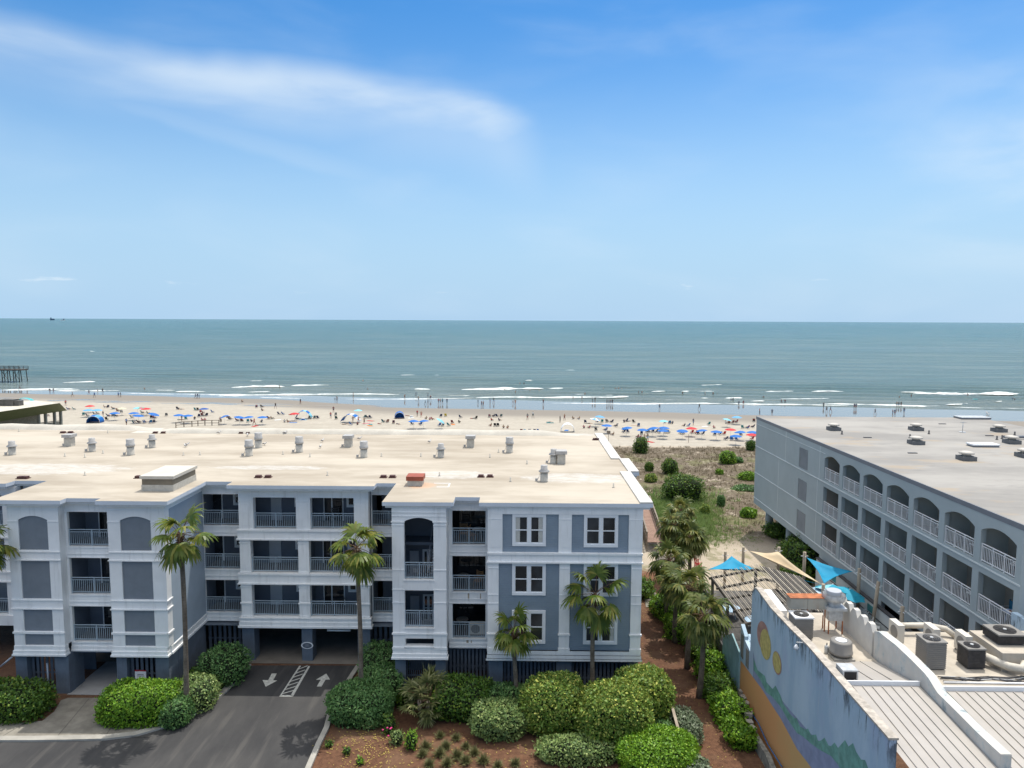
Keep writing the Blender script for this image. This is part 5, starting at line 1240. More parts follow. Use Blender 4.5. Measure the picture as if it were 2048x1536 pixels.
# low stained retaining wall with loose blocks, below the mural
t = thing('retaining_wall', 'low mossy stained concrete wall running under the painted mural', 'wall')
rw = [(1540, 1536), (1520, 1508), (1505, 1482), (1490, 1455), (1476, 1425), (1462, 1395), (1450, 1360), (1442, 1325), (1437, 1295)]
mb = MB(); P = [at_z(u, v, .0) for u, v in rw]; P = [Vector((min(p.x, 13.5), p.y, 0)) for p in P]; P.insert(0, Vector((12.6, 28, 0)))
for a, b in zip(P, P[1:]): mb.bar((a.x, a.y, .30), (b.x, b.y, .30), .28, .8)
mb.build('wall', paint('mossy_concrete', (.20, .20, .18), .9, .4, 3, dirt=((.05, .055, .05), .6)), t)
for k, (u, v) in enumerate(((1483, 1388), (1489, 1400), (1493, 1412), (1497, 1432), (1499, 1450), (1503, 1462))):
    p = at_z(u, v, .75); s_ = .18 + .04 * (k % 2)
    o = MB().box(-s_, s_, -s_, s_, -.0, .3).build('concrete_block', CONC, loc=(p.x, p.y, .70)); o.rotation_euler = (0, 0, .4 * k)
    tag(o, ['farthest', 'second', 'third', 'fourth', 'fifth', 'nearest'][k] + ' loose grey block on top of the mossy retaining wall', 'block', 'loose blocks on the retaining wall')
pipe('garden_hose', [(P[1].x + .35, 35.5, .72), (P[1].x + .3, 37.5, .72), (P[1].x + .45, 39.5, .75), (13.75, 42, .9)], .03, paint('hose_blue', (.02, .12, .3), .5), 'blue hose lying along the mossy retaining wall', 'hose')
t = thing('light_fixture', 'small white floodlight fixed at the top of the painted wall', 'lamp', (0, 0, 0))
p = at_x(1607, 1289, MX); MB().bar((MX - .35, p.y, p.z + .1), (MX + .3, p.y - .1, p.z + .12), .05).build('arm', STEEL, t); MB().lathe((MX - .35, p.y, p.z - .25), [(.10, 0), (.12, .1), (.03, .25)], 12).build('lamp_head', WHITE, t)

# ================================================================== VEGETATION
def leaf_mat(name, ca, cb, hl, trans=0.30, rough=0.5, hlf=0.25):
    """leaf by leaf colour variation between ca and cb with some leaves in the pale highlight colour hl, sunlight painted in"""
    q = NT(name); g = q.n('ShaderNodeNewGeometry'); r = g.outputs['Random Per Island']
    f = q.noise(1.1, 3, .5)
    c = q.mix(q.ss(q.math('ADD', q.math('MULTIPLY', r, .7), q.math('MULTIPLY', f, .5)), .25, .85), ca, cb)
    c = q.mix(q.math('MULTIPLY', q.ss(q.math('FRACT', q.math('MULTIPLY', r, 17.3)), 1 - hlf, 1.0), .8), c, hl)  # sunlit highlights painted into the colour of random leaves
    q.col(c); q.rough(rough); q.b.inputs['Specular IOR Level'].default_value = 0.35
    tr = q.n('ShaderNodeBsdfTranslucent'); q.l(q.mix(0.5, c, hl), tr.inputs[0])
    mx = q.n('ShaderNodeMixShader'); mx.inputs[0].default_value = trans * .55 if 'leaf' in name else trans
    out = q.t.nodes['Material Output']; q.l(q.b.outputs[0], mx.inputs[1]); q.l(tr.outputs[0], mx.inputs[2]); q.l(mx.outputs[0], out.inputs[0])
    return q.mat
LF_DARK = leaf_mat('leaf_dark', (0.034, 0.090, 0.012), (0.095, 0.182, 0.023), (0.293, 0.362, 0.044), hlf=.12)
LF_BRIGHT = leaf_mat('leaf_bright', (0.070, 0.170, 0.011), (0.170, 0.330, 0.023), (0.380, 0.520, 0.051), hlf=.15)
LF_YEL = leaf_mat('leaf_yellow_highlit', (0.068, 0.146, 0.023), (0.186, 0.284, 0.047), (0.647, 0.626, 0.149), hlf=.30)
LF_PALE = leaf_mat('leaf_pale', (0.110, 0.195, 0.060), (0.235, 0.320, 0.100), (0.469, 0.531, 0.200), hlf=.25)
LF_GREY = leaf_mat('leaf_greygreen', (0.058, 0.147, 0.040), (0.127, 0.244, 0.075), (0.235, 0.352, 0.117), hlf=.15)
LF_SILV = leaf_mat('leaf_silver', (0.09, 0.14, 0.075), (0.20, 0.25, 0.15), (0.36, 0.39, 0.28), hlf=.3)
CORE_SHADE = paint('leaf_core_shade', (0.012, 0.022, 0.006), .9, .3, 3)
PALMG = leaf_mat('palm_green', (0.055, 0.11, 0.012), (0.14, 0.20, 0.03), (0.36, 0.33, 0.07), .45, .4, .3)
PALMS = leaf_mat('sabal_green', (0.050, 0.085, 0.016), (0.12, 0.155, 0.03), (0.32, 0.29, 0.08), .35, .45, .28)
PALMD = leaf_mat('palm_dry', (0.16, 0.11, 0.05), (0.28, 0.20, 0.10), (0.38, 0.30, 0.17), .2, .7, .2)
q = NT('palm_bark'); z = q.xyz()[2]
c = q.mix(q.ss(q.noise(3, 6, .7, q.vec((1, 1, .4))), .35, .65), (0.095, 0.075, 0.055), (0.20, 0.165, 0.125))
rg = q.ss(q.math('ABSOLUTE', q.math('SUBTRACT', q.math('FRACT', q.math('ADD', q.math('MULTIPLY', z, 5.5), q.math('MULTIPLY', q.noise(2, 3), 1.2))), .5)), .38, .5)
c = q.mix(q.math('MULTIPLY', rg, .45), c, (0.05, 0.04, 0.03)); q.col(c); q.rough(.9); q.bump(q.noise(14, 5), .6, .03); BARK = q.mat
BOOT = paint('palm_boots', (0.11, 0.065, 0.035), .9, .4, 6)

def leaf(mb, p, d, n, L, W, m=0):
    s = d.cross(n).normalized() * W * .5
    mb.quad(tuple(p), tuple(p + d * L * .5 + s), tuple(p + d * L), tuple(p + d * L * .5 - s), m=m)
def bush(name, label, loc, r, mat, n=3000, size=.13, box=2.6, cat='bush', group=None, seed=1, lumps=.18, stick=.07, rz=0, flat=.0):
    """clipped or loose shrub: superellipsoid hull broken by noise, covered with separate leaves; r = (rx, ry, height)"""
    rr = random.Random(seed); mb = MB(); rx, ry, h = r; rz_ = h * .56; zc = h - rz_
    def rad(d):
        k = (abs(d.x) ** box + abs(d.y) ** box + abs(d.z) ** box) ** (-1 / box)
        nz = mn.fractal(Vector((d.x * 1.7 + seed * 3.1, d.y * 1.7, d.z * 1.7)), 1.0, 2.0, 3)
        n3_ = mn.noise(Vector((d.x * 5.5 + seed, d.y * 5.5, d.z * 5.5)))
        return k * (1 + lumps * nz + .06 * n3_)
    # near-black inner hull: shade between the leaves painted in, blocks see-through
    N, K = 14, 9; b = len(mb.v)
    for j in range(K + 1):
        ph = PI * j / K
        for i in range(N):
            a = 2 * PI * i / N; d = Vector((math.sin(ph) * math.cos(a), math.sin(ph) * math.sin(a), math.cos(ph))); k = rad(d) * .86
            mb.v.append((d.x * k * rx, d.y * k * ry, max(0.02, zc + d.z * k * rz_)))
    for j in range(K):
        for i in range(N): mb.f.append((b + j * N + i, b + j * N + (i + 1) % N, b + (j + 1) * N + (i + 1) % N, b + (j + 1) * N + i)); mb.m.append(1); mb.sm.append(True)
    for _ in range(n):
        d = Vector((rr.gauss(0, 1), rr.gauss(0, 1), rr.gauss(.15, 1))).normalized()
        k = rad(d) * (1 + stick * rr.random() ** 3 + rr.uniform(-.10, .03))
        p = Vector((d.x * k * rx, d.y * k * ry, zc + d.z * k * rz_))
        if p.z < .03: p.z = rr.uniform(.03, .4); 
        nrm = Vector((d.x / rx, d.y / ry, d.z / rz_)).normalized()
        t = (nrm * .6 + Vector((rr.gauss(0, .7), rr.gauss(0, .7), rr.gauss(.2, .6)))).normalized()
        n2 = (nrm + Vector((rr.gauss(0, .3), rr.gauss(0, .3), rr.gauss(0, .3)))).normalized()
        L = size * 1.1 * rr.uniform(.6, 1.4); leaf(mb, p - t * L * .4, t, n2, L, L * .6)
    o = mb.build(name, [mat, CORE_SHADE], loc=loc); o.rotation_euler = (0, 0, rz)
    return tag(o, label, cat, group)
def bpx(name, label, u0, u1, vt, vb, depth, mat, hgt=None, **k):
    """bush from its outline in the photo: left, right, top and foot (front) pixels, plus its real depth"""
    f = at_z((u0 + u1) / 2, vb, 0); yc = f.y + depth / 2; a, b = at_y(u0, (vt + vb) / 2, yc), at_y(u1, (vt + vb) / 2, yc)
    h = at_y((u0 + u1) / 2, vt, yc + depth * .12).z if hgt is None else hgt
    return bush(name, label, ((a.x + b.x) / 2, yc, -.02), ((b.x - a.x) / 2 * .98, depth / 2, h), mat, **k)

# front hedges, left to right
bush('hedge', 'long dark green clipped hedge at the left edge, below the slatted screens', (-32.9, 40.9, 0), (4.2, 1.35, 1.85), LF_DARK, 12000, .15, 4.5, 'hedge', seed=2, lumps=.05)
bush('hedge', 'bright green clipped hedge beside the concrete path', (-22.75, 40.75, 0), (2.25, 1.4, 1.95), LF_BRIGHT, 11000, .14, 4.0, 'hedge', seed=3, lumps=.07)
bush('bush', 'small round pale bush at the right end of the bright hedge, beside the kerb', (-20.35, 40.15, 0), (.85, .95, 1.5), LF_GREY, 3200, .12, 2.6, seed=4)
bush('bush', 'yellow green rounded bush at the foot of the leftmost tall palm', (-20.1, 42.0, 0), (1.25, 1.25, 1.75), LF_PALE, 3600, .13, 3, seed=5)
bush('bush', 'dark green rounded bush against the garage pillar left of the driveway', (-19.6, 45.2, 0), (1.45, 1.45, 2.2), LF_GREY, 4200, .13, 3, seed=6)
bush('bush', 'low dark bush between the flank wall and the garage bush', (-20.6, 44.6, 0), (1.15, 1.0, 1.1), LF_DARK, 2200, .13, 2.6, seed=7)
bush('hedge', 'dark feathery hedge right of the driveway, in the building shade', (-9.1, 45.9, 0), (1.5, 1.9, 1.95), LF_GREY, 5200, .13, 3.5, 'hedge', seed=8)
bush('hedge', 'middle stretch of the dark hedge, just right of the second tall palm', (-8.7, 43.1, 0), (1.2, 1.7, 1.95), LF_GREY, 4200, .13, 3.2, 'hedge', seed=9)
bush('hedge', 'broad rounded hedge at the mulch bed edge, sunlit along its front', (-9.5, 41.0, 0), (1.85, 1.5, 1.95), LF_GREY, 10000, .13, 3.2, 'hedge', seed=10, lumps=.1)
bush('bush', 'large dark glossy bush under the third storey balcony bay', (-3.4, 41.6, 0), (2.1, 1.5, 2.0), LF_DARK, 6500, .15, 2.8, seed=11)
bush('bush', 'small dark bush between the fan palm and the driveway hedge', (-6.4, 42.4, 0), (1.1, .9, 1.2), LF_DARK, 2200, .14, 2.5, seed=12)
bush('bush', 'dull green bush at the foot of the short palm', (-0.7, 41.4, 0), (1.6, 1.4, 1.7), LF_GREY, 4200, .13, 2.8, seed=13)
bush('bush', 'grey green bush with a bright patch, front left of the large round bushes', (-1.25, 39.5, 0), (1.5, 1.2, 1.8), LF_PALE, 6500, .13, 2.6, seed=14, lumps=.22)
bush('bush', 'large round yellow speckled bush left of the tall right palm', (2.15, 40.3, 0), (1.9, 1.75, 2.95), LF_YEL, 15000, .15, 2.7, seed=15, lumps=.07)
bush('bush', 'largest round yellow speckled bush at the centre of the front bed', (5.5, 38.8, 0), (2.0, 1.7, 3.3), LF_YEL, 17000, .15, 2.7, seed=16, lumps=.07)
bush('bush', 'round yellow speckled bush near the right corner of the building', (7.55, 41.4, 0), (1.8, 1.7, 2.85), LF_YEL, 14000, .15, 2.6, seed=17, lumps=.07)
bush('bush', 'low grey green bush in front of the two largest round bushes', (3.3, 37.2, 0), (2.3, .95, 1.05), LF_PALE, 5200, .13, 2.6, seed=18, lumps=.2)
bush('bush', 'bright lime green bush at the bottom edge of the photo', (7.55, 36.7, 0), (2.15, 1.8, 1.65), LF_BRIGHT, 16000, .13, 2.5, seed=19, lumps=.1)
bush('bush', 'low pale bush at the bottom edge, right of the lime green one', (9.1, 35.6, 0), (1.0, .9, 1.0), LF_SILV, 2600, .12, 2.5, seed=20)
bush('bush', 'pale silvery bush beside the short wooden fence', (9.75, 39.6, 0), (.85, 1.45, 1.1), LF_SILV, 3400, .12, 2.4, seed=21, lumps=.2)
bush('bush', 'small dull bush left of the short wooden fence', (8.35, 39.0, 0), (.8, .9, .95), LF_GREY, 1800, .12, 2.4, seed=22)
for i, (x, y, a, b, h, lab, mt) in enumerate(((12.7, 38.9, .85, 1.0, 1.15, 'nearest of the leafy shrubs along the mossy retaining wall', LF_BRIGHT), (12.75, 41.2, 1.0, 1.2, 1.4, 'second leafy shrub along the mossy retaining wall', LF_BRIGHT), (12.85, 43.7, .95, 1.2, 1.3, 'third leafy shrub along the mossy retaining wall', LF_DARK), (13.0, 46.3, .95, 1.2, 1.6, 'fourth leafy shrub along the mossy retaining wall, bright on top', LF_BRIGHT),
      (13.1, 49.2, 1.0, 1.4, 1.4, 'shrub behind the mural, below the nearest side path palm', LF_DARK), (12.4, 52.6, 1.1, 1.5, 1.5, 'shrub between the side path palms and the terrace', LF_BRIGHT), (11.9, 56.4, 1.0, 1.6, 1.5, 'bright shrub at the flagstone patch, behind the palms', LF_BRIGHT), (9.2, 63.5, .9, 1.5, 1.6, 'small shrub tucked behind the corner of the apartment building', LF_BRIGHT), (10.6, 61.0, 1.2, 1.6, 1.2, 'dark shrub beside the foot of the boardwalk', LF_DARK))):
    bush('bush', lab, (x, y, 0), (a, b, h), mt, 2600, .17, 2.2, group='shrubs along the side path', seed=30 + i, lumps=.35, stick=.2)
# dune shrubs
for i, (u, v, hw, h, mt, lab) in enumerate(((1283, 908, 15, 2.9, LF_DARK, 'dark conical shrub at the top of the dune, nearest the beach'), (1299, 943, 8.5, 1.5, LF_DARK, 'small round dark shrub on the dune'), (1342, 950, 16, 2.5, LF_DARK, 'round dark green shrub left of centre on the dune'),
      (1371, 1007, 43, 3.6, LF_DARK, 'largest dark spreading shrub on the dune'), (1458, 929, 16, 2.2, LF_BRIGHT, 'round bright green shrub on the right of the dune'), (1503, 902, 9, 2.0, LF_DARK, 'dark shrub at the top of the dune beside the hotel corner'), (1499, 962, 18, 1.3, LF_BRIGHT, 'low green shrub by the hotel corner'), (1478, 925, 10, .9, LF_GREY, 'low grey green clump right of the bright dune shrub'),
      (1500, 985, 30, .7, LF_GREY, 'flat green mat of shrub near the hotel wall'), (1500, 1036, 16, 1.2, LF_BRIGHT, 'low shrub just left of the hotel column'), (1440, 950, 7, 1.0, LF_BRIGHT, 'small upright tuft in the middle of the dune'), (1443, 1012, 7, 1.4, LF_GREY, 'upright dark tuft right of the spreading dune shrub'), (1411, 1030, 9, 1.3, LF_YEL, 'spiky yellow green clump below the spreading dune shrub'), (1303, 965, 12, 1.3, LF_YEL, 'spiky yellow green clump near the roof corner'), (1385, 1058, 8, 1.1, LF_GREY, 'small clump above the sandy clearing'))):
    p = at_z(u, v, dz(*at_z(u, v, 0).xy)); r_ = hw / FPX * p.y
    bush('dune_shrub', lab, (p.x, p.y + r_ * .7, p.z - .15), (r_, r_ * (.9 if hw < 30 else .75), h), mt, 3600 if hw > 30 else 1500, .20 if hw > 12 else .16, 2.1, group='shrubs on the dune', seed=50 + i, lumps=.25, stick=.12)
for i, (x, y, r_, h, lab) in enumerate(((28.2, 70.5, 1.6, 2.0, 'dark shrub in the shade under the hotel'), (29.2, 78.3, 1.5, 1.4, 'shrub at the foot of the far hotel column'), (27.2, 66.3, 1.7, 3.2, 'tall dark shrub against the hotel ground floor'), (25.4, 64.0, 1.3, 1.6, 'dark shrub between the sail posts and the hotel'))):
    bush('bush', lab, (x, y, 0), (r_, r_, h), LF_DARK, 2600, .20, 2.1, group='shrubs under the hotel', seed=80 + i, lumps=.35, stick=.25)

# ---- fan palms
def frond(mb, base, az, el, pl, R, n, rr, m=0, mp=1, droop=1.0, spread=2.2):
    """petiole arcing out of the crown plus a fan blade whose outer half splits into hanging tips"""
    d = Vector((math.cos(az) * math.cos(el), math.sin(az) * math.cos(el), math.sin(el))); side = Vector((-math.sin(az), math.cos(az), 0)); p = Vector(base); pts = [p.copy()]; K = 5
    for k in range(K):
        d = (d + Vector((0, 0, -.09 * droop))).normalized(); p = p + d * pl / K; pts.append(p.copy())
    mb.tube([tuple(x) for x in pts], [.028 - .003 * i for i in range(len(pts))], 4, m=mp, cap=False)
    up = side.cross(d).normalized()
    if up.z < 0: up = -up
    hub = p
    for i in range(n):
        t = (i + .5) / n * 2 - 1; a = t * spread; L = R * (1 - .30 * abs(t) ** 2) * rr.uniform(.9, 1.08)
        dd = (d * math.cos(a) + side * math.sin(a)).normalized(); dd = (dd + up * (.12 - .22 * abs(t)) + up * (.05 if i % 2 else -.05)).normalized()
        q_ = hub.copy(); w0 = 1.0; segs = []
        ws = (.014, .062, .075, .045, .004); st = (0, .22, .45, .75, 1.0)
        perp0 = dd.cross(up).normalized()
        for s_ in range(5):
            if s_: 
                g = droop * (0.10 if s_ < 3 else .42) * (1 + .4 * rr.random()); dd = (dd + Vector((rr.uniform(-.05, .05), rr.uniform(-.05, .05), -g))).normalized(); q_ = q_ + dd * L * (st[s_] - st[s_ - 1])
            segs.append((q_ - perp0 * ws[s_] * R, q_ + perp0 * ws[s_] * R))
        b = len(mb.v)
        for x, y in segs: mb.v += [tuple(x), tuple(y)]
        for s_ in range(4): mb.f.append((b + 2 * s_, b + 2 * s_ + 1, b + 2 * s_ + 3, b + 2 * s_ + 2)); mb.m.append(m); mb.sm.append(False)
def palm(name, label, base, top, lean, fronds, R, pl, mat, seed, group, r0=.15, boots=.7, dry=0, elr=(80, -55), n=20, droop=1.0, skew=0):
    rr = random.Random(seed); H = top - base[2]
    t = thing(name, label, 'palm tree', base, 0, group)
    pts = []; rad = []
    for k in range(9):
        f = k / 8; pts.append((lean[0] * f ** 1.4 + .05 * math.sin(f * 5 + seed), lean[1] * f ** 1.4, H * f)); rad.append(r0 * (1.25 - .35 * min(1, f * 3)) if f < .9 else r0 * .85)
    MB().tube(pts, rad, 12).build('trunk', BARK, t)
    top_ = Vector(pts[-1])
    bt = MB()
    for k in range(int(34 * boots)):
        a = k * 2.4; z = top_.z - boots + boots * k / max(1, 34 * boots); c_ = Vector((top_.x + math.cos(a) * r0 * .8, top_.y + math.sin(a) * r0 * .8, z)); e = c_ + Vector((math.cos(a) * .16, math.sin(a) * .16, .20 * rr.uniform(.4, 1.2)))
        bt.bar(tuple(c_), tuple(e), .07, .03)
    bt.lathe((top_.x, top_.y, top_.z - boots), [(r0 * .9, 0), (r0 * 1.15, boots * .6), (r0 * .6, boots + .12)], 10); bt.build('leaf_boots', BOOT, t)
    cr = MB()
    for k in range(fronds):
        f = (k + .5) / fronds; el = math.radians(elr[0] + (elr[1] - elr[0]) * f ** .85 + rr.uniform(-8, 8)); az = k * 2.39996 + seed + rr.uniform(-.25, .25)
        frond(cr, top_ + Vector((0, 0, .05)), az, el, pl * rr.uniform(.8, 1.15), R * rr.uniform(.85, 1.12), n, rr, 0, 1, droop)
    for k in range(dry):
        az = k * 2.1 + seed * 2; frond(cr, top_ - Vector((0, 0, .25)), az, math.radians(-68 + rr.uniform(-12, 8)), pl * .7, R * .85, 14, rr, 2, 2, 1.2)
    cr.build('crown', [mat, BOOT, PALMD], t)
    return t
G1 = 'tall slender fan palms in front of the apartment building'
def pp(u, v, Y): return at_y(u, v, Y)
def fpalm(lab, ub, uc, vc, Y, seed, **k):
    a = at_y(ub, 1400, Y); c_ = at_y(uc, vc, Y)
    k.setdefault('fronds', 15); k.setdefault('R', 1.12); k.setdefault('pl', 1.12)
    return palm('fan_palm', lab, (a.x, Y, -.05), c_.z, (c_.x - a.x, 0), mat=PALMG, seed=seed, group=G1, **k)
fpalm('tall fan palm left of the driveway, its crown against the left tower corner', 375, 361, 1070, 40.9, 11, dry=1)
fpalm('tall fan palm right of the driveway, in front of the garage block', 722, 715, 1097, 42.0, 12, dry=1)
fpalm('shortest fan palm, in front of the lower left window of the right block', 1031, 1029, 1262, 41.9, 13, fronds=12, R=1.0, pl=.95, r0=.15, dry=2)
fpalm('fan palm in front of the right window bay, with long drooping fronds', 1183, 1190, 1190, 42.4, 14, fronds=13, R=1.22, pl=1.3, dry=1)
fpalm('fan palm at the left edge, only its frond tips inside the photo', -45, -38, 1090, 42.4, 15)
G2 = 'bushy cabbage palms along the side path'
for i, (ub, vb, uc, vc, R, fr, lab) in enumerate(((1333, 1243, 1337, 1122, .88, 30, 'cabbage palm over the left side of the side path, behind the leaning shadows'), (1350, 1284, 1353, 1168, .85, 28, 'second cabbage palm from the front of the side path group'), (1376, 1336, 1380, 1176, .9, 30, 'cabbage palm nearest the pergola corner'), (1400, 1394, 1408, 1232, .9, 28, 'nearest cabbage palm of the side path, its trunk bare and dark'),
      (1352, 1160, 1348, 1052, .95, 34, 'farthest left cabbage palm, against the green dune plants'), (1378, 1170, 1382, 1075, 1.0, 34, 'farthest right cabbage palm, with dense hanging fronds'), (1366, 1110, 1362, 1022, .9, 30, 'cabbage palm at the back of the group, before the dune'))):
    b = at_z(ub, vb, 0); c_ = at_y(uc, vc, b.y)
    palm('cabbage_palm', lab, (b.x, b.y, -.05), c_.z, (c_.x - b.x, 0), fr, R * 1.25, 1.0, PALMS, 40 + i, G2, r0=.19, boots=.6, dry=4 if i in (3, 5) else 2, elr=(78, -62), n=18, droop=1.15)
# low clumping fan palm
t = thing('clumping_palm', 'low clumping silvery green fan palm in the front bed', 'palm tree', (-5.6, 40.9, 0)); t.scale = (1.3, 1.3, 1.45); rr = random.Random(5); cr = MB()
for k in range(46):
    az = k * 2.39996; el = math.radians(82 - 95 * (k / 46) ** .9 + rr.uniform(-8, 8)); hz_ = .3 + .9 * rr.random()
    frond(cr, (rr.uniform(-.3, .3), rr.uniform(-.3, .3), hz_), az, el, .75 * rr.uniform(.7, 1.1), .55 * rr.uniform(.8, 1.15), 13, rr, 0, 1, .35, 1.7)
cr.build('crown', [leaf_mat('clump_palm', (0.06, 0.085, 0.025), (0.15, 0.17, 0.06), (0.34, 0.34, 0.17), .3, .45, .3), BOOT], t)
s_ = MB()
for k in range(5): s_.tube([(0.25 * math.cos(k * 1.3), .25 * math.sin(k * 1.3), 0), (.35 * math.cos(k * 1.3), .35 * math.sin(k * 1.3), .9)], .09, 8)
s_.build('trunk', BARK, t)
def spiky(label, loc, n, L, mat, seed, name='grass_clump', cat='plant', group=None, w=.02, spread=1.0):
    rr = random.Random(seed); mb = MB()
    for _ in range(n):
        a = rr.uniform(0, 2 * PI); e = rr.uniform(.15, 1.25) * spread; d = Vector((math.cos(a) * math.sin(e), math.sin(a) * math.sin(e), math.cos(e))); p = Vector((rr.gauss(0, .06), rr.gauss(0, .06), 0)); s_ = Vector((-math.sin(a), math.cos(a), 0)) * w; l = L * rr.uniform(.6, 1.1)
        m1 = p + d * l * .5; d2 = (d + Vector((0, 0, -.45 * math.sin(e)))).normalized(); m2 = m1 + d2 * l * .5
        mb.quad(tuple(p - s_), tuple(p + s_), tuple(m1 + s_), tuple(m1 - s_)); mb.quad(tuple(m1 - s_), tuple(m1 + s_), tuple(m2))
    return tag(mb.build(name, mat, loc=loc), label, cat, group)
GRASSM = leaf_mat('grass_clump_leaf', (0.07, 0.085, 0.025), (0.15, 0.15, 0.06), (0.28, 0.25, 0.12), .25, .6, .2)
GC = [(880, 1474), (912, 1479), (851, 1497), (892, 1496), (879, 1511), (914, 1515), (931, 1496), (845, 1512), (859, 1532), (894, 1530), (931, 1526), (966, 1526), (996, 1534), (1031, 1530), (949, 1508)]
order = sorted(range(len(GC)), key=lambda i: (GC[i][1] > 1505, GC[i][0]))
g0 = None
rows = {0: [i for i in order if GC[i][1] <= 1505], 1: [i for i in order if GC[i][1] > 1505]}
ordn = ['first', 'second', 'third', 'fourth', 'fifth', 'sixth', 'seventh', 'eighth', 'ninth', 'tenth', 'eleventh']
for rw_, ids in rows.items():
    for k, i in enumerate(ids):
        lab = '%s grass tuft from the left in the %s part of the mulch bed' % (ordn[k], 'rear' if rw_ == 0 else 'front'); p = at_z(*GC[i], 0)
        if g0 is None: g0 = spiky(lab, p, 170, .55, GRASSM, 1, group='grass tufts in the mulch bed')
        else: dup(g0, p, i * 1.3, lab, scale=.8 + .05 * (i % 6))
spiky('spiky yellow green cycad at the kerb left of the driveway', at_z(428, 1388, 0), 60, .9, PALMG, 5, 'cycad', w=.035)
for i, (u, v, h, mt, lab) in enumerate(((777, 1468, .9, LF_DARK, 'small rose bush with pink blooms at the edge of the front hedge'), (793, 1490, .7, LF_PALE, 'loose light green plant between the roses and the grass tufts'), (822, 1500, .9, LF_BRIGHT, 'upright leafy young shrub in the mulch bed'), (735, 1458, .5, LF_PALE, 'trailing pale sprigs under the front of the sunlit hedge'), (656, 1497, .3, LF_DARK, 'tiny weed in the mulch near the kerb'), (692, 1512, .35, LF_DARK, 'small weed in the middle of the open mulch'), (718, 1532, .3, LF_BRIGHT, 'small bright weed at the bottom of the mulch bed'))):
    p = at_z(u, v, 0); bush('shrub', lab, (p.x, p.y + .2, 0), (.35 if h > .4 else .2, .35 if h > .4 else .2, h), mt, 420 if h > .4 else 90, .11, 2, seed=90 + i, lumps=.5, stick=.4)
PINK = paint('rose_pink', (.55, .04, .18), .7, .1)
fl = MB()
for u, v in ((775, 1456), (781, 1458), (783, 1456), (777, 1472), (766, 1460)):
    p = at_z(u, v, .75); fl.lathe((p.x, p.y - .05, .75), [(.03, 0), (.07, .04), (.03, .08)], 7)
tag(fl.build('rose_blooms', PINK), 'pink rose blooms on the small rose bush', 'flowers', kind='stuff')
rr = random.Random(3); lt = MB()
for _ in range(420):
    u, v = rr.uniform(650, 1060), rr.uniform(1462, 1536)
    if rr.random() < .5: u = rr.gauss(735, 40)
    p = at_z(u, v, .03); a = rr.uniform(0, 6.3); d = Vector((math.cos(a), math.sin(a), rr.uniform(0, .3))); leaf(lt, p, d, Vector((0, 0, 1)), rr.uniform(.06, .20), .04)
for _ in range(500):
    p = Vector((rr.uniform(8, 13.5), rr.uniform(34, 60), .03)); a = rr.uniform(0, 6.3); leaf(lt, p, Vector((math.cos(a), math.sin(a), .1)), Vector((0, 0, 1)), rr.uniform(.05, .12), .04)
tag(lt.build('fallen_leaves', paint('yellow_leaf', (.42, .33, .07), .7, .3, 9)), 'scattered yellow fallen leaves on the mulch', 'leaves', kind='stuff')
# dune cover: dry tufts and a mat of feathery green
rr = random.Random(9); tf = MB(); gr = MB()
def tuft(mb, x, y, z, h, n):
    for _ in range(n):
        a = rr.uniform(0, 6.28); e = rr.uniform(.1, 1.1); d = Vector((math.cos(a) * math.sin(e), math.sin(a) * math.sin(e), math.cos(e))); s_ = Vector((-math.sin(a), math.cos(a), 0)) * h * .055
        p = Vector((x + rr.gauss(0, h * .3), y + rr.gauss(0, h * .3), z)); mb.quad(tuple(p - s_), tuple(p + s_), tuple(p + d * h * rr.uniform(.5, 1.1)))
for _ in range(7500):
    x, y = rr.uniform(8, 50), rr.uniform(79, 136)
    if 27 < x < 52.5 and y < 81 or (abs(x - 14.3) < 1.0 and y < 100): continue
    k = mn.fractal(Vector((x * .16, y * .16, 5)), 1, 2, 3)
    if k < rr.uniform(-.65, .02): continue
    tuft(tf, x, y, dz(x, y) - .03, rr.uniform(.25, .6), 7)
for _ in range(5200):
    u, v = rr.gauss(1350, 42), rr.gauss(1032, 26)
    if v < 975 or v > 1090: continue
    p = at_z(u, v, .3)
    if p.x < 9.3 or abs(p.x - 14.3) < 1.1: continue
    tuft(gr, p.x, p.y, dz(p.x, p.y) - .03, rr.uniform(.4, .8), 9)
for _ in range(900):
    u, v = rr.gauss(1430, 40), rr.gauss(1068, 12); p = at_z(u, v, .1); tuft(gr, p.x, p.y, dz(p.x, p.y) - .03, rr.uniform(.15, .35), 8)
for _ in range(1000):
    x = rr.uniform(-60, 8); y = rr.gauss(132.5, 1.3) - .1 * x * 0; k = mn.noise(Vector((x * .13, 3, 2)))
    if k > -.05: tuft(tf, x, y, ground_z(x, y), rr.uniform(.4, .9) * (1 + k), 8)
DRYM = leaf_mat('dry_scrub', (0.075, 0.062, 0.035), (0.165, 0.13, 0.075), (0.27, 0.22, 0.13), .15, .8, .25)
tag(tf.build('dune_scrub', DRYM), 'dry brown grass and low scrub covering the dune', 'scrub', kind='stuff')
tag(gr.build('ground_cover', leaf_mat('feather_green', (0.088, 0.162, 0.034), (0.189, 0.284, 0.075), (0.324, 0.405, 0.138), .3, .6, .2)), 'feathery green plants covering the near edge of the dune', 'ground cover', kind='stuff')
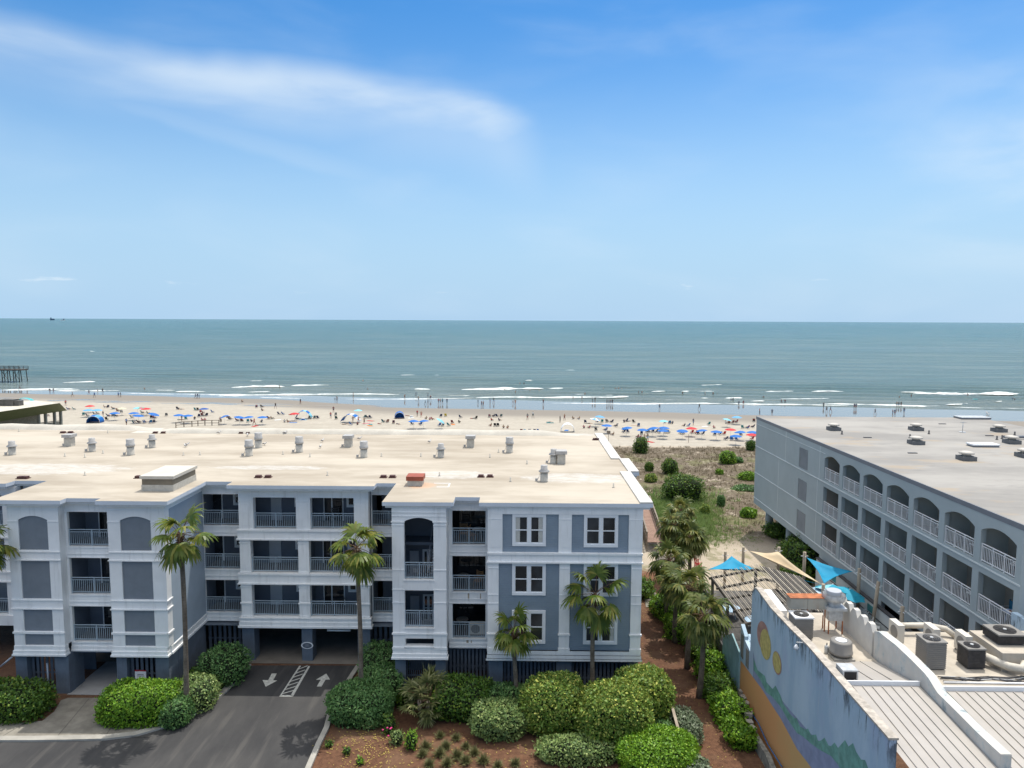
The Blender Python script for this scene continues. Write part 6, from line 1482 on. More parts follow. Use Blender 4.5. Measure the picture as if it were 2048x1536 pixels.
# boardwalk beside the building, over the dune edge
t = thing('boardwalk', 'wooden boardwalk with slatted railings behind the right corner of the apartment building', 'boardwalk')
A, B = at_z(1309.5, 1084, 1.0), at_z(1286, 1008, 1.5); DECKW = paint('deck_pinkish', (.30, .195, .15), .85, .15, 1.5)
mb = MB(); n = 120
for i in range(n): p = A.lerp(B, i / n); mb.box(p.x - .75, p.x + .75, p.y, p.y + (B.y - A.y) / n * .9, p.z - .05, p.z)
mb.build('deck_boards', DECKW, t)
for s_ in (-.8, .8):
    mb = MB(); mb.bar((A.x + s_, A.y, A.z + 1.05), (B.x + s_, B.y, B.z + 1.05), .14, .05); mb.bar((A.x + s_, A.y, A.z + .7), (B.x + s_, B.y, B.z + .7), .04, .12); mb.bar((A.x + s_, A.y, A.z + .3), (B.x + s_, B.y, B.z + .3), .04, .12)
    for i in range(16): p = A.lerp(B, i / 15); mb.box(p.x + s_ - .05, p.x + s_ + .05, p.y, p.y + .1, 0, p.z + 1.05)
    mb.build('railing', WOOD, t)
# short wooden fence in the front bed
t = thing('short_fence', 'short weathered two post wooden fence panel between the bushes', 'fence')
a, b = Vector((8.95, 37.95, 0)), Vector((9.15, 41.0, 0))
for p in (a, b): MB().box(p.x - .06, p.x + .06, p.y - .06, p.y + .06, 0, 1.25).build('post', paint('fence_wood', (.33, .28, .22), .8, .2) if p is a else bpy.data.materials['fence_wood'], t)
MB().bar((a.x, a.y, 1.28), (b.x, b.y, 1.28), .16, .05).build('top_rail', bpy.data.materials['fence_wood'], t)
MB().bar((a.x + .06, a.y + .07, .75), (b.x + .06, b.y - .07, .75), .03, .7).build('board', WOOD, t)

# ================================================================== THINGS ON THE APARTMENT ROOF
RZ = 12.762
BEI = paint('vent_beige', (0.50, 0.47, 0.41), .7, .12, 4, dirt=((.25, .22, .18), .3)); CAPM = paint('vent_cap_metal', (.40, .39, .375), .5, .15, 5)
def stack(kind):
    t = thing('vent_stack', 'x', 'roof vent', (0, 0, RZ)); t.scale = (.86, .86, .92)
    if kind == 'square':
        MB().prism([(-.36, -.36), (.36, -.36), (.36, .36), (-.36, .36)], 0, .80).build('shaft', BEI, t); MB().prism([(-.5, -.5), (.5, -.5), (.5, .5), (-.5, .5)], .86, 1.14).box(-.3, .3, -.3, .3, .8, .86).build('cap', CAPM, t)
    elif kind == 'drum':
        MB().lathe((0, 0, 0), [(.36, 0), (.33, .06), (.33, .74)], 20).build('shaft', BEI, t); MB().lathe((0, 0, 0), [(.40, .78), (.42, .98), (.36, 1.02), (.37, 1.42), (.33, 1.45)], 20).build('cap', CAPM, t)
    else:
        MB().lathe((0, 0, 0), [(.34, 0), (.31, .05), (.31, .68)], 20).build('shaft', BEI, t); MB().lathe((0, 0, 0), [(.26, .7), (.45, .74), (.43, .82), (.28, .92), (.28, 1.22), (.20, 1.26)], 20).build('cap', CAPM, t)
    MB().box(-.72, -.52, -.06, .08, 0, .22).tube([(-.52, 0, .15), (-.42, 0, .3), (-.36, 0, .6)], .018, 6).build('conduit_box', CAPM, t)
    return t
dd_ = lambda p, q_: (p / 4.876, 840 + q_ / 4.876); ee_ = lambda p, q_: (400 + p / 4.452, 840 + q_ / 4.452); ff = lambda p, q_: (680 + p / 3.657, 860 + q_ / 3.657)
ST = [(*dd_(120, 348), 'round', 'roof vent stack at the far left of the cream roof'), (*dd_(680, 262), 'square', 'square capped vent stack, leftmost square one on the cream roof'), (*dd_(900, 315), 'round', 'round vent stack just right of the leftmost square capped one'),
      (*dd_(1275, 350), 'drum', 'large drum topped vent stack left of centre, casting a shadow'), (*dd_(1485, 278), 'round', 'round vent stack behind and right of the large left drum stack'), (*ee_(437, 328), 'drum', 'front one of the pair of drum vent stacks above the garage block'), (*ee_(522, 255), 'drum', 'rear one of the pair of drum vent stacks above the garage block'),
      (*ee_(885, 295), 'drum', 'lone drum vent stack in the middle of the roof'), (*ee_(1322, 247), 'square', 'square capped vent stack right of the middle of the roof'), (*ee_(1460, 340), 'drum', 'drum vent stack in front of the middle square capped one'),
      (*ff(738, 207), 'round', 'round vent stack behind the red hatch'), (*ff(955, 132), 'square', 'square capped vent stack near the far edge, right of the red hatch'), (*ff(1240, 172), 'drum', 'rightmost drum vent stack, with a curved cable'), (*ff(1562, 250), 'round', 'left one of the touching pair of vent stacks at the right'),
      (*ff(1618, 252), 'square', 'right one of the touching pair of vent stacks at the right'), (*ff(1492, 382), 'round', 'nearest round vent stack, among the white and brown stains')]
proto = {}
for u, v, k, lab in ST:
    p = at_z(u, v - 2, RZ)
    if k not in proto: proto[k] = stack(k); o = proto[k]; o.location = p; o['label'] = lab; o['group'] = 'vent stacks on the cream roof'
    else: dup(proto[k], p, 0.0, lab)
# pipe caps in pairs, plumbing stacks
CAPR = paint('cap_maroon', (.085, .035, .03), .6, .15)
def cap_pair(u, v, lab, gap=9.0):
    a = at_z(u, v, RZ); b = at_z(u + gap, v, RZ); mb = MB()
    for p, s_ in ((a, 'left'), (b, 'right')):
        o = MB().box(-.19, .19, -.16, .16, .04, .17).box(-.26, .26, -.22, .22, 0, .04).build('drain_dome', CAPR, loc=p); tag(o, '%s drain dome of the pair %s' % (s_, lab), 'roof drain', 'maroon drain domes on the cream roof')
cap_pair(42, 957, 'at the left end of the roof', 9); cap_pair(277, 956, 'left of the beige roof hatch', 8); cap_pair(517, 955, 'near the eave over the left garage bay', 19); cap_pair(767, 955, 'near the eave left of the red hatch', 18); cap_pair(962, 954, 'right of the red hatch', 18)
cap_pair(126, 866, 'at the far edge beside the leftmost square stack', 15); cap_pair(311, 866.5, 'at the far edge left of centre', 16); cap_pair(483, 867, 'at the far edge behind the pair of drum stacks', 14); cap_pair(652, 867, 'at the far edge behind the lone drum stack', 18); cap_pair(838, 868.5, 'at the far edge behind the red hatch', 14); cap_pair(1190, 880, 'near the far right corner of the roof', 4); cap_pair(1016, 867, 'at the far edge above the rightmost drum stack', 3)
k = 0
for u, v, lab in ((38, 863, 'far left'), (216, 866, 'far left of centre'), (404, 866, 'far, above the garage block'), (130, 913, 'left, in front of the leftmost square stack'), (170, 915, 'left, beside the second round stack'), (206, 907, 'between the two left round stacks'), (367, 911, 'just left of the drum pair'), (400, 910, 'beside the drum pair'), (566, 909, 'left of the lone drum stack'), (620, 914, 'right of the lone drum stack'),
      (763, 913, 'right of the middle drum stack'), (842, 913, 'left of the red hatch stack'), (980, 915, 'between the round and the rightmost drum stacks'), (997, 905, 'beside the rightmost drum stack'), (1054, 928, 'left of the touching pair'), (1021, 963, 'left of the nearest round stack'), (1227, 975, 'at the near right corner of the roof'), (170, 951, 'left, near the white stain'), (655, 951, 'near the eave over the right garage bay'), (879, 952, 'just right of the red hatch'), (746, 867, 'far, behind the square stack'), (924, 867, 'far, right of centre')):
    p = at_z(u, v, RZ); tag(MB().lathe((0, 0, 0), [(.09, 0), (.09, .03), (.05, .05), (.05, .30)], 8).build('plumbing_vent', BEI, loc=p), 'thin plumbing vent pipe, ' + lab, 'pipe', 'thin vent pipes on the cream roof')
# beige hatch, red hatch
t = thing('roof_hatch', 'large beige skylight box with a dark louvred band near the left eave', 'hatch', (-23.65, 47.0, RZ))
MB().box(-1.05, 1.05, -1.65, 1.65, 0, .42).build('curb_base', BEI, t); MB().box(-1.02, 1.02, -1.62, 1.62, .42, .82).build('louvre_band', paint('louvre_brown', (.20, .17, .125), .7, .15), t); MB().box(-1.12, 1.12, -1.72, 1.72, .82, 1.02).build('lid', paint('hatch_lid', (.55, .51, .44), .6, .08), t)
t = thing('access_hatch', 'rusty red capped square hatch on the cream roof', 'hatch', (-7.1, 47.8, RZ))
MB().box(-.50, .50, -.5, .5, 0, .38).build('curb_base', BEI, t); MB().box(-.58, .58, -.58, .58, .38, .66).build('lid', paint('hatch_red', (.30, .075, .04), .6, .15), t)
for i, pts in enumerate(([(-5.9, 48.2), (-4.8, 48.2), (-4.8, 47.1), (-5.6, 47.1)],)):
    mb = MB()
    for a, b in zip(pts, pts[1:]): mb.bar((*a, RZ + .004), (*b, RZ + .004), .09, .006)
    tag(mb.build('painted_line', WHITE), 'white line painted on the cream roof beside the red hatch', 'marking', kind='structure')
# gulls
def gull(loc, rz, label, first=[None]):
    if first[0] is not None: return dup(first[0], loc, rz, label)
    mb = MB(); mb.tube([(-.20, 0, .14), (-.12, 0, .16), (0, 0, .17), (.10, 0, .20), (.15, 0, .26), (.18, 0, .31), (.22, 0, .315), (.28, 0, .305)], [.008, .045, .07, .065, .035, .032, .035, .006], 8)
    t = thing('gull', label, 'bird', loc, rz, 'gulls resting on the roof'); mb.build('body', paint('gull_white', (.62, .61, .60), .7, .05), t)
    MB().tube([(-.26, .0, .15), (-.1, .05, .19), (.06, .05, .19)], [.01, .045, .02], 6).tube([(-.26, 0, .15), (-.1, -.05, .19), (.06, -.05, .19)], [.01, .045, .02], 6).build('wings', paint('gull_grey', (.16, .16, .17), .7, .1), t)
    MB().tube([(0, .03, 0), (0, .03, .12)], .008, 5).tube([(0, -.03, 0), (0, -.03, .12)], .008, 5).build('legs', paint('gull_leg', (.4, .25, .08)), t)
    first[0] = t; return t
for u, v, r_, lab in ((438, 868, 0, 'gull at the far edge above the garage block'), (570, 868, .4, 'gull at the far edge, middle of the roof'), (657, 866, 3, 'gull beside the far edge drain pair'), (645, 884, 1.2, 'gull standing right of the lone drum stack'), (641, 896, 1.5, 'gull walking below the lone drum stack'), (719, 880, .2, 'gull between the square and drum stacks'), (529, 891, 0, 'gull right of the drum pair'), (374, 892, .5, 'left gull of two walking left of the drum pair'), (371, 895, 2.5, 'right gull of two walking left of the drum pair'), (495, 873, 2, 'gull in front of the far drain pair'), (859, 886, 1, 'gull near the far edge, right of centre')):
    gull(at_z(u, v, RZ), r_, lab)
# sign boards
t = thing('notice_sign', 'white notice board with a red top stripe on the left slatted screen', 'sign', (-24.28, 43.55, 1.15))
MB().box(-.36, .36, -.03, 0, -.40, .28).build('board', WHITE, t); MB().box(-.36, .36, -.034, -.031, .285, .36).box(-.36, .36, -.03, 0, .28, .36).build('red_stripe', paint('sign_red', (.35, .02, .03), .6), t)
for z, w_ in ((.06, .20), (-.04, .24), (-.22, .18), (-.32, .25)): MB().box(-w_, w_, -.034, -.031, z, z + .035).build('text_line', DARKM if z > -.1 else bpy.data.materials['sign_red'], t)
t = thing('oval_plaque', 'small oval white rimmed plaque on the middle garage pillar', 'sign', (-14.87, YM + .04, 1.15))
Rx = Matrix.Rotation(PI / 2, 3, 'X') @ Matrix.Diagonal((1.25, .72, 1))
MB().lathe((0, 0, 0), [(.34, 0), (.34, .03)], 28, M=Rx).build('rim', WHITE, t); MB().lathe((0, -.001, 0), [(.27, .031), (.27, .036)], 28, M=Rx).build('face', paint('plaque_slate', (.10, .12, .15)), t)
MB().box(-.14, .14, -.042, -.038, -.05, -.02).box(-.12, .12, -.042, -.038, .04, .07).build('text_line', paint('plaque_text', (.3, .33, .36)), t)
t = thing('clearance_bar', 'white horizontal bar hanging across the right garage opening', 'sign', (-12.7, YM + .35, 2.12))
MB().tube([(-.82, 0, 0), (.82, 0, 0)], .07, 12).build('bar', WHITE, t)
for x in (-.7, .7): MB().tube([(x, 0, 0), (x, 0, .36)], .008, 5).build('chain', STEEL, t)
t = thing('utility_box', 'low grey utility box between the flank wall and the bush', 'box', (-21.2, 46.8, 0)); MB().box(-.5, .5, -.35, .35, 0, .7).build('case', paint('ubox', (.20, .17, .16), .7, .1), t); MB().box(-.54, .54, -.39, .39, .7, .78).build('lid', paint('ubox_lid', (.28, .25, .24)), t)
for a, b, lab in (((-33.4, 43.6, 1.6), (-32.4, 43.3, 2.4), 'white downpipe elbow at the left edge, beside the left tower'), ((-30.3, 43.55, 0), (-30.3, 43.55, 1.9), 'short white downpipe against the left slatted screen')):
    pipe('downpipe', [a, b], .055, paint('pipe_w', (.4, .45, .52), .5) if 'pipe_w' not in bpy.data.materials else bpy.data.materials['pipe_w'], lab)
# things on the dark balconies of the right block
def balc(x, y, z, what, lab, **k):
    if what == 'table': return patio_table(lab, (x, y, z), 'tables on the apartment balconies', .42, .74, k.get('mat', PLAS))
    return patio_chair(lab, (x, y, z), k.get('rz', 0), 'chairs on the apartment balconies', mat=k.get('mat', WOODC))
WOODC = paint('wood_chair', (.22, .13, .06), .6, .2)
balc(-2.7, 45.9, 9.52, 'table', 'round white table on the top recessed balcony of the right block'); balc(-3.7, 46.0, 9.52, 'chair', 'wooden chair left of the white table on the top recessed balcony'); balc(-3.1, 45.6, 9.52, 'chair', 'wooden chair behind the railing of the top recessed balcony', rz=1.2)
balc(-3.7, 45.9, 6.37, 'table', 'dark table on the middle recessed balcony of the right block', mat=CGREY); balc(-2.7, 45.8, 6.37, 'chair', 'wooden chair on the middle recessed balcony, at the right', rz=-.5)
balc(-3.8, 46.2, 3.22, 'table', 'dark round table on the lowest recessed balcony', mat=CGREY)
t = thing('balcony_condenser', 'beige fan unit behind the railing of the lowest recessed balcony', 'air conditioner', (-2.75, 45.5, 3.22)); MB().box(-.5, .5, -.18, .18, .05, .82).build('case', bpy.data.materials['beige_enamel'], t)
MB().lathe((-.1, -.185, .44), [(.3, 0), (.3, .01)], 24, M=Matrix.Rotation(PI / 2, 3, 'X')).build('fan_grille', CGREY, t)
# balcony furniture in the garage block
balc(-13.2, 49.6, 9.52, 'chair', 'dark chair on the top right balcony over the garage', mat=DARKM); balc(-13.0, 49.5, 3.22, 'table', 'dark table on the lowest right balcony over the garage', mat=DARKM); balc(-12.8, 49.5, 6.37, 'table', 'dark table on the middle right balcony over the garage', mat=DARKM)

# ================================================================== BEACH: people, umbrellas, chairs
def skin_body(name, J, bones, mats, slots, sub=1):
    """one continuous body: joints {name: (x, y, z, radius)}, bones as pairs, grown with a skin surface"""
    keys = list(J); me = bpy.data.meshes.new(name + '_rig'); me.from_pydata([J[k][:3] for k in keys], [(keys.index(a), keys.index(b)) for a, b in bones], [])
    o = bpy.data.objects.new(name + '_rig', me); C.objects.link(o); o.modifiers.new('s', 'SKIN')
    for v, k in zip(me.skin_vertices[0].data, keys): v.radius = (J[k][3],) * 2 if len(J[k]) == 4 else J[k][3:5]
    me.skin_vertices[0].data[0].use_root = True
    sb = o.modifiers.new('b', 'SUBSURF'); sb.levels = sub; sb.render_levels = sub
    dg = bpy.context.evaluated_depsgraph_get(); ev = o.evaluated_get(dg); m2 = bpy.data.meshes.new_from_object(ev)
    bpy.data.objects.remove(o); bpy.data.meshes.remove(me)
    m2.materials.clear()
    for q_ in mats: m2.materials.append(q_)
    for p in m2.polygons: p.material_index = slots(p.center); p.use_smooth = True
    m2.name = name; return m2
def objcol(name, kind):
    q = NT(name); oi = q.n('ShaderNodeObjectInfo')
    if kind == 'shirt': q.l(oi.outputs['Color'], q.b.inputs['Base Color'])
    else:
        r = q.n('ShaderNodeValToRGB'); q.l(oi.outputs['Random'], r.inputs[0]); r.color_ramp.interpolation = 'CONSTANT' if kind != 'skin' else 'LINEAR'
        pal = {'shorts': [(.02, .03, .06), (.03, .03, .03), (.05, .14, .26), (.10, .10, .11), (.25, .05, .05), (.02, .08, .09)], 'skin': [(.36, .20, .13), (.45, .27, .19), (.28, .15, .09), (.12, .06, .035)], 'hair': [(.03, .02, .012), (.12, .07, .03), (.02, .015, .01), (.22, .15, .07)]}[kind]
        el_ = r.color_ramp.elements; el_[0].color = (*pal[0], 1); el_[1].color = (*pal[-1], 1); el_[1].position = .86
        for i, c_ in enumerate(pal[1:-1]): e = el_.new((i + 1) / len(pal)); e.color = (*c_, 1)
        q.l(r.outputs[0], q.b.inputs['Base Color'])
    q.rough(.7); return q.mat
PM = [objcol('person_skin', 'skin'), objcol('person_shirt', 'shirt'), objcol('person_shorts', 'shorts'), objcol('person_hair', 'hair')]
BON = [('pel', 'waist'), ('waist', 'chest'), ('chest', 'neck'), ('neck', 'head'), ('head', 'crown')]
for s_ in 'lr': BON += [('pel', 'hip' + s_), ('hip' + s_, 'knee' + s_), ('knee' + s_, 'ank' + s_), ('ank' + s_, 'toe' + s_), ('chest', 'sh' + s_), ('sh' + s_, 'elb' + s_), ('elb' + s_, 'wri' + s_), ('wri' + s_, 'hand' + s_)]
def stand_j(step=0.0, arm=0.0, up=False, bend=0.0):
    J = {'pel': (0, 0, .93, .13, .10), 'waist': (0, -bend * .1, 1.10, .12, .09), 'chest': (0, -bend * .35, 1.32, .15, .10), 'neck': (0, -bend * .5, 1.48, .055, .055), 'head': (0, -bend * .56 - .01, 1.60 - bend * .1, .088, .10), 'crown': (0, -bend * .6, 1.69 - bend * .12, .07, .08)}
    for s_, x in (('l', 1), ('r', -1)):
        st = step * x
        J['hip' + s_] = (.10 * x, 0, .86, .09); J['knee' + s_] = (.11 * x, -st * .25 - .02, .48, .06); J['ank' + s_] = (.12 * x, -st * .30 + (.1 * abs(step) if st < 0 else 0), .09, .042); J['toe' + s_] = (.13 * x, -st * .30 - .14, .035, .035)
        J['sh' + s_] = (.19 * x, -bend * .38, 1.42, .06)
        if up and x > 0: J['elb' + s_] = (.34 * x, -.05, 1.60, .042); J['wri' + s_] = (.22 * x, -.06, 1.80, .032); J['hand' + s_] = (.19 * x, -.06, 1.88, .03)
        else: J['elb' + s_] = (.27 * x + arm * x * .1, st * .12 - bend * .3, 1.14, .042); J['wri' + s_] = (.28 * x - arm * x * .12, st * .22 - .06 - arm * .1 - bend * .4, .90 + arm * .12, .032); J['hand' + s_] = (.28 * x - arm * x * .15, st * .25 - .08 - arm * .12 - bend * .42, .81 + arm * .13, .035)
    return J
def stand_slot(c):
    if c.z > 1.60 and (c.y > -.02 or c.z > 1.68): return 3
    if abs(c.x) > .235 and c.z < 1.25: return 0
    if 1.0 < c.z < 1.46: return 1
    if .62 < c.z <= 1.0 and abs(c.x) < .24: return 2
    return 0
def swim_slot(c):
    if c.z > 1.60 and (c.y > -.02 or c.z > 1.68): return 3
    if .72 < c.z <= 1.0 and abs(c.x) < .24: return 1
    return 0
def sit_j(recl=0.0):
    J = {'pel': (0, 0, .13, .13, .11), 'waist': (0, .06 + recl * .1, .28, .12, .09), 'chest': (0, .12 + recl * .3, .50 - recl * .06, .15, .10), 'neck': (0, .14 + recl * .42, .66 - recl * .08, .055, .055), 'head': (0, .13 + recl * .46, .78 - recl * .08, .088, .10), 'crown': (0, .13 + recl * .5, .87 - recl * .1, .07, .08)}
    for s_, x in (('l', 1), ('r', -1)):
        J['hip' + s_] = (.10 * x, -.08, .13, .09); J['knee' + s_] = (.15 * x, -.48, .38 - recl * .22, .06); J['ank' + s_] = (.15 * x, -.70 - recl * .15, .08, .042); J['toe' + s_] = (.16 * x, -.84 - recl * .12, .06, .035)
        J['sh' + s_] = (.19 * x, .12 + recl * .35, .60 - recl * .07, .06); J['elb' + s_] = (.27 * x, -.02 + recl * .2, .38, .042); J['wri' + s_] = (.22 * x, -.24, .34, .032); J['hand' + s_] = (.19 * x, -.31, .34, .035)
    return J
def sit_slot(c):
    if c.z > .76 and (c.y > .12 or c.z > .86): return 3
    if abs(c.x) > .235: return 0
    if .24 < c.z < .66 and c.y > -.05: return 1
    if c.z <= .28 and c.y > -.32: return 2
    return 0
def lie_j():
    J = {'pel': (0, 0, .12, .13, .10), 'waist': (0, .2, .12, .12, .09), 'chest': (0, .42, .13, .15, .09), 'neck': (0, .58, .13, .055, .055), 'head': (0, .70, .14, .085, .095), 'crown': (0, .80, .14, .07, .08)}
    for s_, x in (('l', 1), ('r', -1)):
        J['hip' + s_] = (.10 * x, -.06, .12, .09); J['knee' + s_] = (.13 * x, -.45, .16, .06); J['ank' + s_] = (.13 * x, -.85, .07, .042); J['toe' + s_] = (.15 * x, -.93, .12, .035)
        J['sh' + s_] = (.19 * x, .50, .12, .06); J['elb' + s_] = (.32 * x, .28, .08, .042); J['wri' + s_] = (.30 * x, .04, .06, .032); J['hand' + s_] = (.29 * x, -.05, .06, .035)
    return J
def lie_slot(c):
    if c.y > .73: return 3
    if abs(c.x) > .235: return 0
    if .16 < c.y < .56: return 1
    if -.25 < c.y <= .16: return 2
    return 0
BODY = {'stand': skin_body('body_standing', stand_j(.25, .2), BON, PM, stand_slot), 'walk': skin_body('body_walking', stand_j(1.0, .1), BON, PM, stand_slot), 'swimwear': skin_body('body_swimwear', stand_j(.4, .6), BON, PM, swim_slot),
        'wave': skin_body('body_arm_raised', stand_j(.3, .3, True), BON, PM, swim_slot), 'bend': skin_body('body_bending', stand_j(.5, .2, False, .9), BON, PM, stand_slot),
        'sit': skin_body('body_sitting', sit_j(0), BON, PM, sit_slot), 'lounge': skin_body('body_lounging', sit_j(1.0), BON, PM, sit_slot), 'lie': skin_body('body_lying', lie_j(), BON, PM, lie_slot)}
COLS = {'red': (.42, .02, .025), 'navy': (.02, .035, .10), 'blue': (.03, .14, .40), 'white': (.62, .63, .62), 'black': (.02, .02, .022), 'grey': (.16, .17, .18), 'pink': (.50, .16, .20), 'teal': (.02, .20, .22), 'green': (.04, .16, .06), 'yellow': (.55, .42, .04), 'light blue': (.20, .42, .58), 'maroon': (.15, .02, .03), 'orange': (.5, .16, .03), 'tan': (.42, .30, .20)}
def person(u, v, pose, col, label, rz=None, sc=1.0, dz_=0.0, group=None):
    p = at_ground(u, v); me = BODY[pose]; o = bpy.data.objects.new('person', me); C.objects.link(o)
    z = max(p.z, SEA_Z - .45) + dz_; o.location = (p.x, p.y, z); o.scale = (sc, sc, sc); o.rotation_euler = (0, 0, rz if rz is not None else (u * 1.7) % 6.28); o.color = (*COLS[col], 1)
    label = label.replace(' from the left', '') if len(label.split()) > 16 else label
    if len(label.split()) > 16: label = label.replace(' sitting on the sand', ' sitting').replace(' lying on the sand', ' lying').replace(' lounging in a chair', ' lounging').replace('swooping ', '')
    return tag(o, ' '.join(label.split()[:16]) if len(label.split()) > 16 else label, 'person', group)
ORD = ['leftmost', 'second', 'third', 'fourth', 'fifth', 'sixth', 'seventh', 'eighth', 'ninth', 'tenth', 'eleventh', 'twelfth', 'thirteenth', 'fourteenth', 'fifteenth', 'sixteenth', 'seventeenth', 'eighteenth', 'nineteenth', 'twentieth', 'twenty first', 'twenty second', 'twenty third', 'twenty fourth', 'twenty fifth', 'twenty sixth']
def nth(k, n): return 'rightmost' if (k == n - 1 and n > 2) else ORD[min(k, 25)]
# --- umbrellas: (u, v of canopy, colour, tilt)
UC = {'blue': [UB], 'light blue': [UL], 'red': [UR], 'cream': [paint('umbrella_cream', (.55, .52, .36), .7)], 'aqua': [UA2], 'blue and white': [UB, WHITE], 'pink and green': [paint('umb_pink', (.45, .12, .18)), paint('umb_green', (.1, .35, .22))], 'pale blue striped': [WHITE, UL], 'navy': [paint('umbrella_navy', (.015, .07, .27), .7)]}
UMB = [(179.5, 810, 'red', 0), (176, 818, 'light blue', 0), (194, 818, 'light blue', 0), (243.5, 815, 'cream', 0), (229, 824, 'blue', 0), (292, 815.5, 'red', 0), (267.5, 824, 'blue', 0), (277, 829, 'blue', .1), (308.5, 826, 'blue', .3), (275, 814, 'aqua', 0), (283, 814, 'pink and green', 0),
       (357, 828, 'blue', 0), (375.6, 829, 'blue', 0), (408, 815.5, 'navy', 0), (448, 831, 'blue', -.35), (479, 832, 'blue', .15), (496.5, 832, 'blue', -.1), (525, 832, 'blue', 0), (589, 825, 'red', 0), (716, 818.7, 'aqua', 0), (827, 839.6, 'blue', 0), (847, 839.6, 'blue', .1), (883, 839.6, 'aqua', .6),
       (1191, 836, 'pale blue striped', .2), (1200, 831, 'light blue', .1), (1213.7, 848.4, 'blue', 0), (1253, 853.4, 'blue', -.15), (1285.4, 857, 'blue', 0), (1305, 854, 'blue', -.2), (1327.8, 853, 'blue', 0), (1326.4, 858.4, 'blue', 0), (1327, 840, 'aqua', 0), (1364.6, 859, 'blue', -.1), (1383, 854, 'red', 0), (1403, 858.4, 'blue', -.15),
       (1433, 860.7, 'blue', 0), (1461, 856.4, 'red', 0), (1480, 861.4, 'blue', -.1), (1472, 869.3, 'blue', 0), (1454.6, 837, 'aqua', .2), (1474, 832, 'light blue', 0), (1505.3, 861.7, 'blue', 0), (1504, 866.7, 'red', 0)]
LM = []; cnt = {}
for u, v, c_, tl in sorted(UMB):
    k = cnt.setdefault(c_, []); k.append(u)
uproto = {}
for u, v, c_, tl in UMB:
    hgt = 2.05
    p = at_ground(u, v + 14)
    for _ in range(8):
        z = ground_z(p.x, p.y); p = at_z(u, v, z + hgt)
    us = sorted(cnt[c_]); i = us.index(u)
    name = ('%s umbrella' % c_) if len(us) == 1 else '%s %s umbrella' % (nth(i, len(us)), c_)
    loc = (p.x, p.y, ground_z(p.x, p.y))
    r = 1.28 if c_ not in ('aqua', 'cream') else 1.15
    key = (c_, tl)
    lab = name + (' on the beach' if len(us) == 1 or i in (0, len(us) - 1) else ' from the left on the beach')
    if key in uproto: dup(uproto[key], loc, rnd.uniform(0, 6), lab)
    else: uproto[key] = parasol(lab, loc, r, hgt, UC[c_], (0, tl), 'umbrellas on the beach', name='beach_umbrella', drop=.30)
    LM.append((u, v + 17, 'the ' + name))
# --- tents
def arch_tent(label, u, v, W, D, H, mat, rz=0, ends=False, name='beach_tent', mat2=None):
    p = at_ground(u, v); t = thing(name, label, 'tent', (p.x, p.y, p.z), rz); mb = MB(); N, K = 14, 8
    for j in range(K + 1):
        for i in range(N + 1):
            a = PI * i / N; y = D * (j / K - .5); s_ = 1 - .12 * (2 * j / K - 1) ** 2
            mb.v.append((W / 2 * math.cos(a), y, H * math.sin(a) ** .8 * s_))
    for j in range(K):
        for i in range(N):
            a = j * (N + 1) + i; mb.f.append((a, a + 1, a + N + 2, a + N + 1)); mb.m.append(1 if (mat2 and i // 3 % 2) else 0); mb.sm.append(True)
    if ends:
        b = len(mb.v); o_ = K * (N + 1); mb.f.append(tuple(o_ + i for i in range(N + 1))); mb.m.append(0); mb.sm.append(False)
    o = mb.build('canopy', [mat, mat2 or mat], t); m_ = o.modifiers.new('t', 'SOLIDIFY'); m_.thickness = .04
    for y in (-D / 2, D / 2):
        MB().tube([(W / 2 * math.cos(PI * i / 12), y, H * .9 * math.sin(PI * i / 12) ** .8) for i in range(13)], .035, 6).build('hoop', WHITE, t)
    LM.append((u, v, 'the ' + label.split(' on ')[0].split(' at ')[0].split(' behind ')[0])); return t
arch_tent('blue dome tent on the sand above the left roof edge', 190.6, 845, 3.0, 2.4, 1.8, UB, .15, True, mat2=UL)
arch_tent('turquoise arched tent behind the green roofed pavilion', 50.4, 805.5, 4.6, 1.6, 1.5, paint('tent_turq', (.06, .40, .42), .6), 0)
arch_tent('rounded blue tent on the middle of the beach', 799, 836.5, 2.4, 2.0, 1.75, UB, .2, True)
arch_tent('white hooped tent on the sand near the cream roof edge', 1135, 863.5, 2.9, 1.8, 2.0, WHITE, 0)
def cabana(label, u, v, W, mats, rz):
    p = at_ground(u, v); t = thing('beach_cabana', label, 'canopy', (p.x, p.y, p.z), rz); mb = MB(); N = 12
    for j in range(5):
        for i in range(N + 1):
            x = W * (i / N - .5); f = abs(2 * i / N - 1); mb.v.append((x, (j / 4 - .5) * 2.2, 2.15 - 1.75 * f ** 2.4 - .12 * abs(j / 2 - 1)))
    for j in range(4):
        for i in range(N): a = j * (N + 1) + i; mb.f.append((a, a + 1, a + N + 2, a + N + 1)); mb.m.append(i // 2 % 2); mb.sm.append(True)
    o = mb.build('canopy', mats, t); o.modifiers.new('t', 'SOLIDIFY').thickness = .03
    for x in (-.5, .5): MB().tube([(x * W * .5, -1, 0), (x * W * .42, -1, 1.55)], .03, 6).build('pole', WHITE, t)
    LM.append((u, v, 'the ' + label.split(' on ')[0]))
cabana('blue and aqua swooping canopy on the sand', 608, 837.5, 4.0, [UB, UA2], .1); cabana('blue and white swooping canopy on the sand', 702, 845, 4.6, [UB, WHITE], -.15)
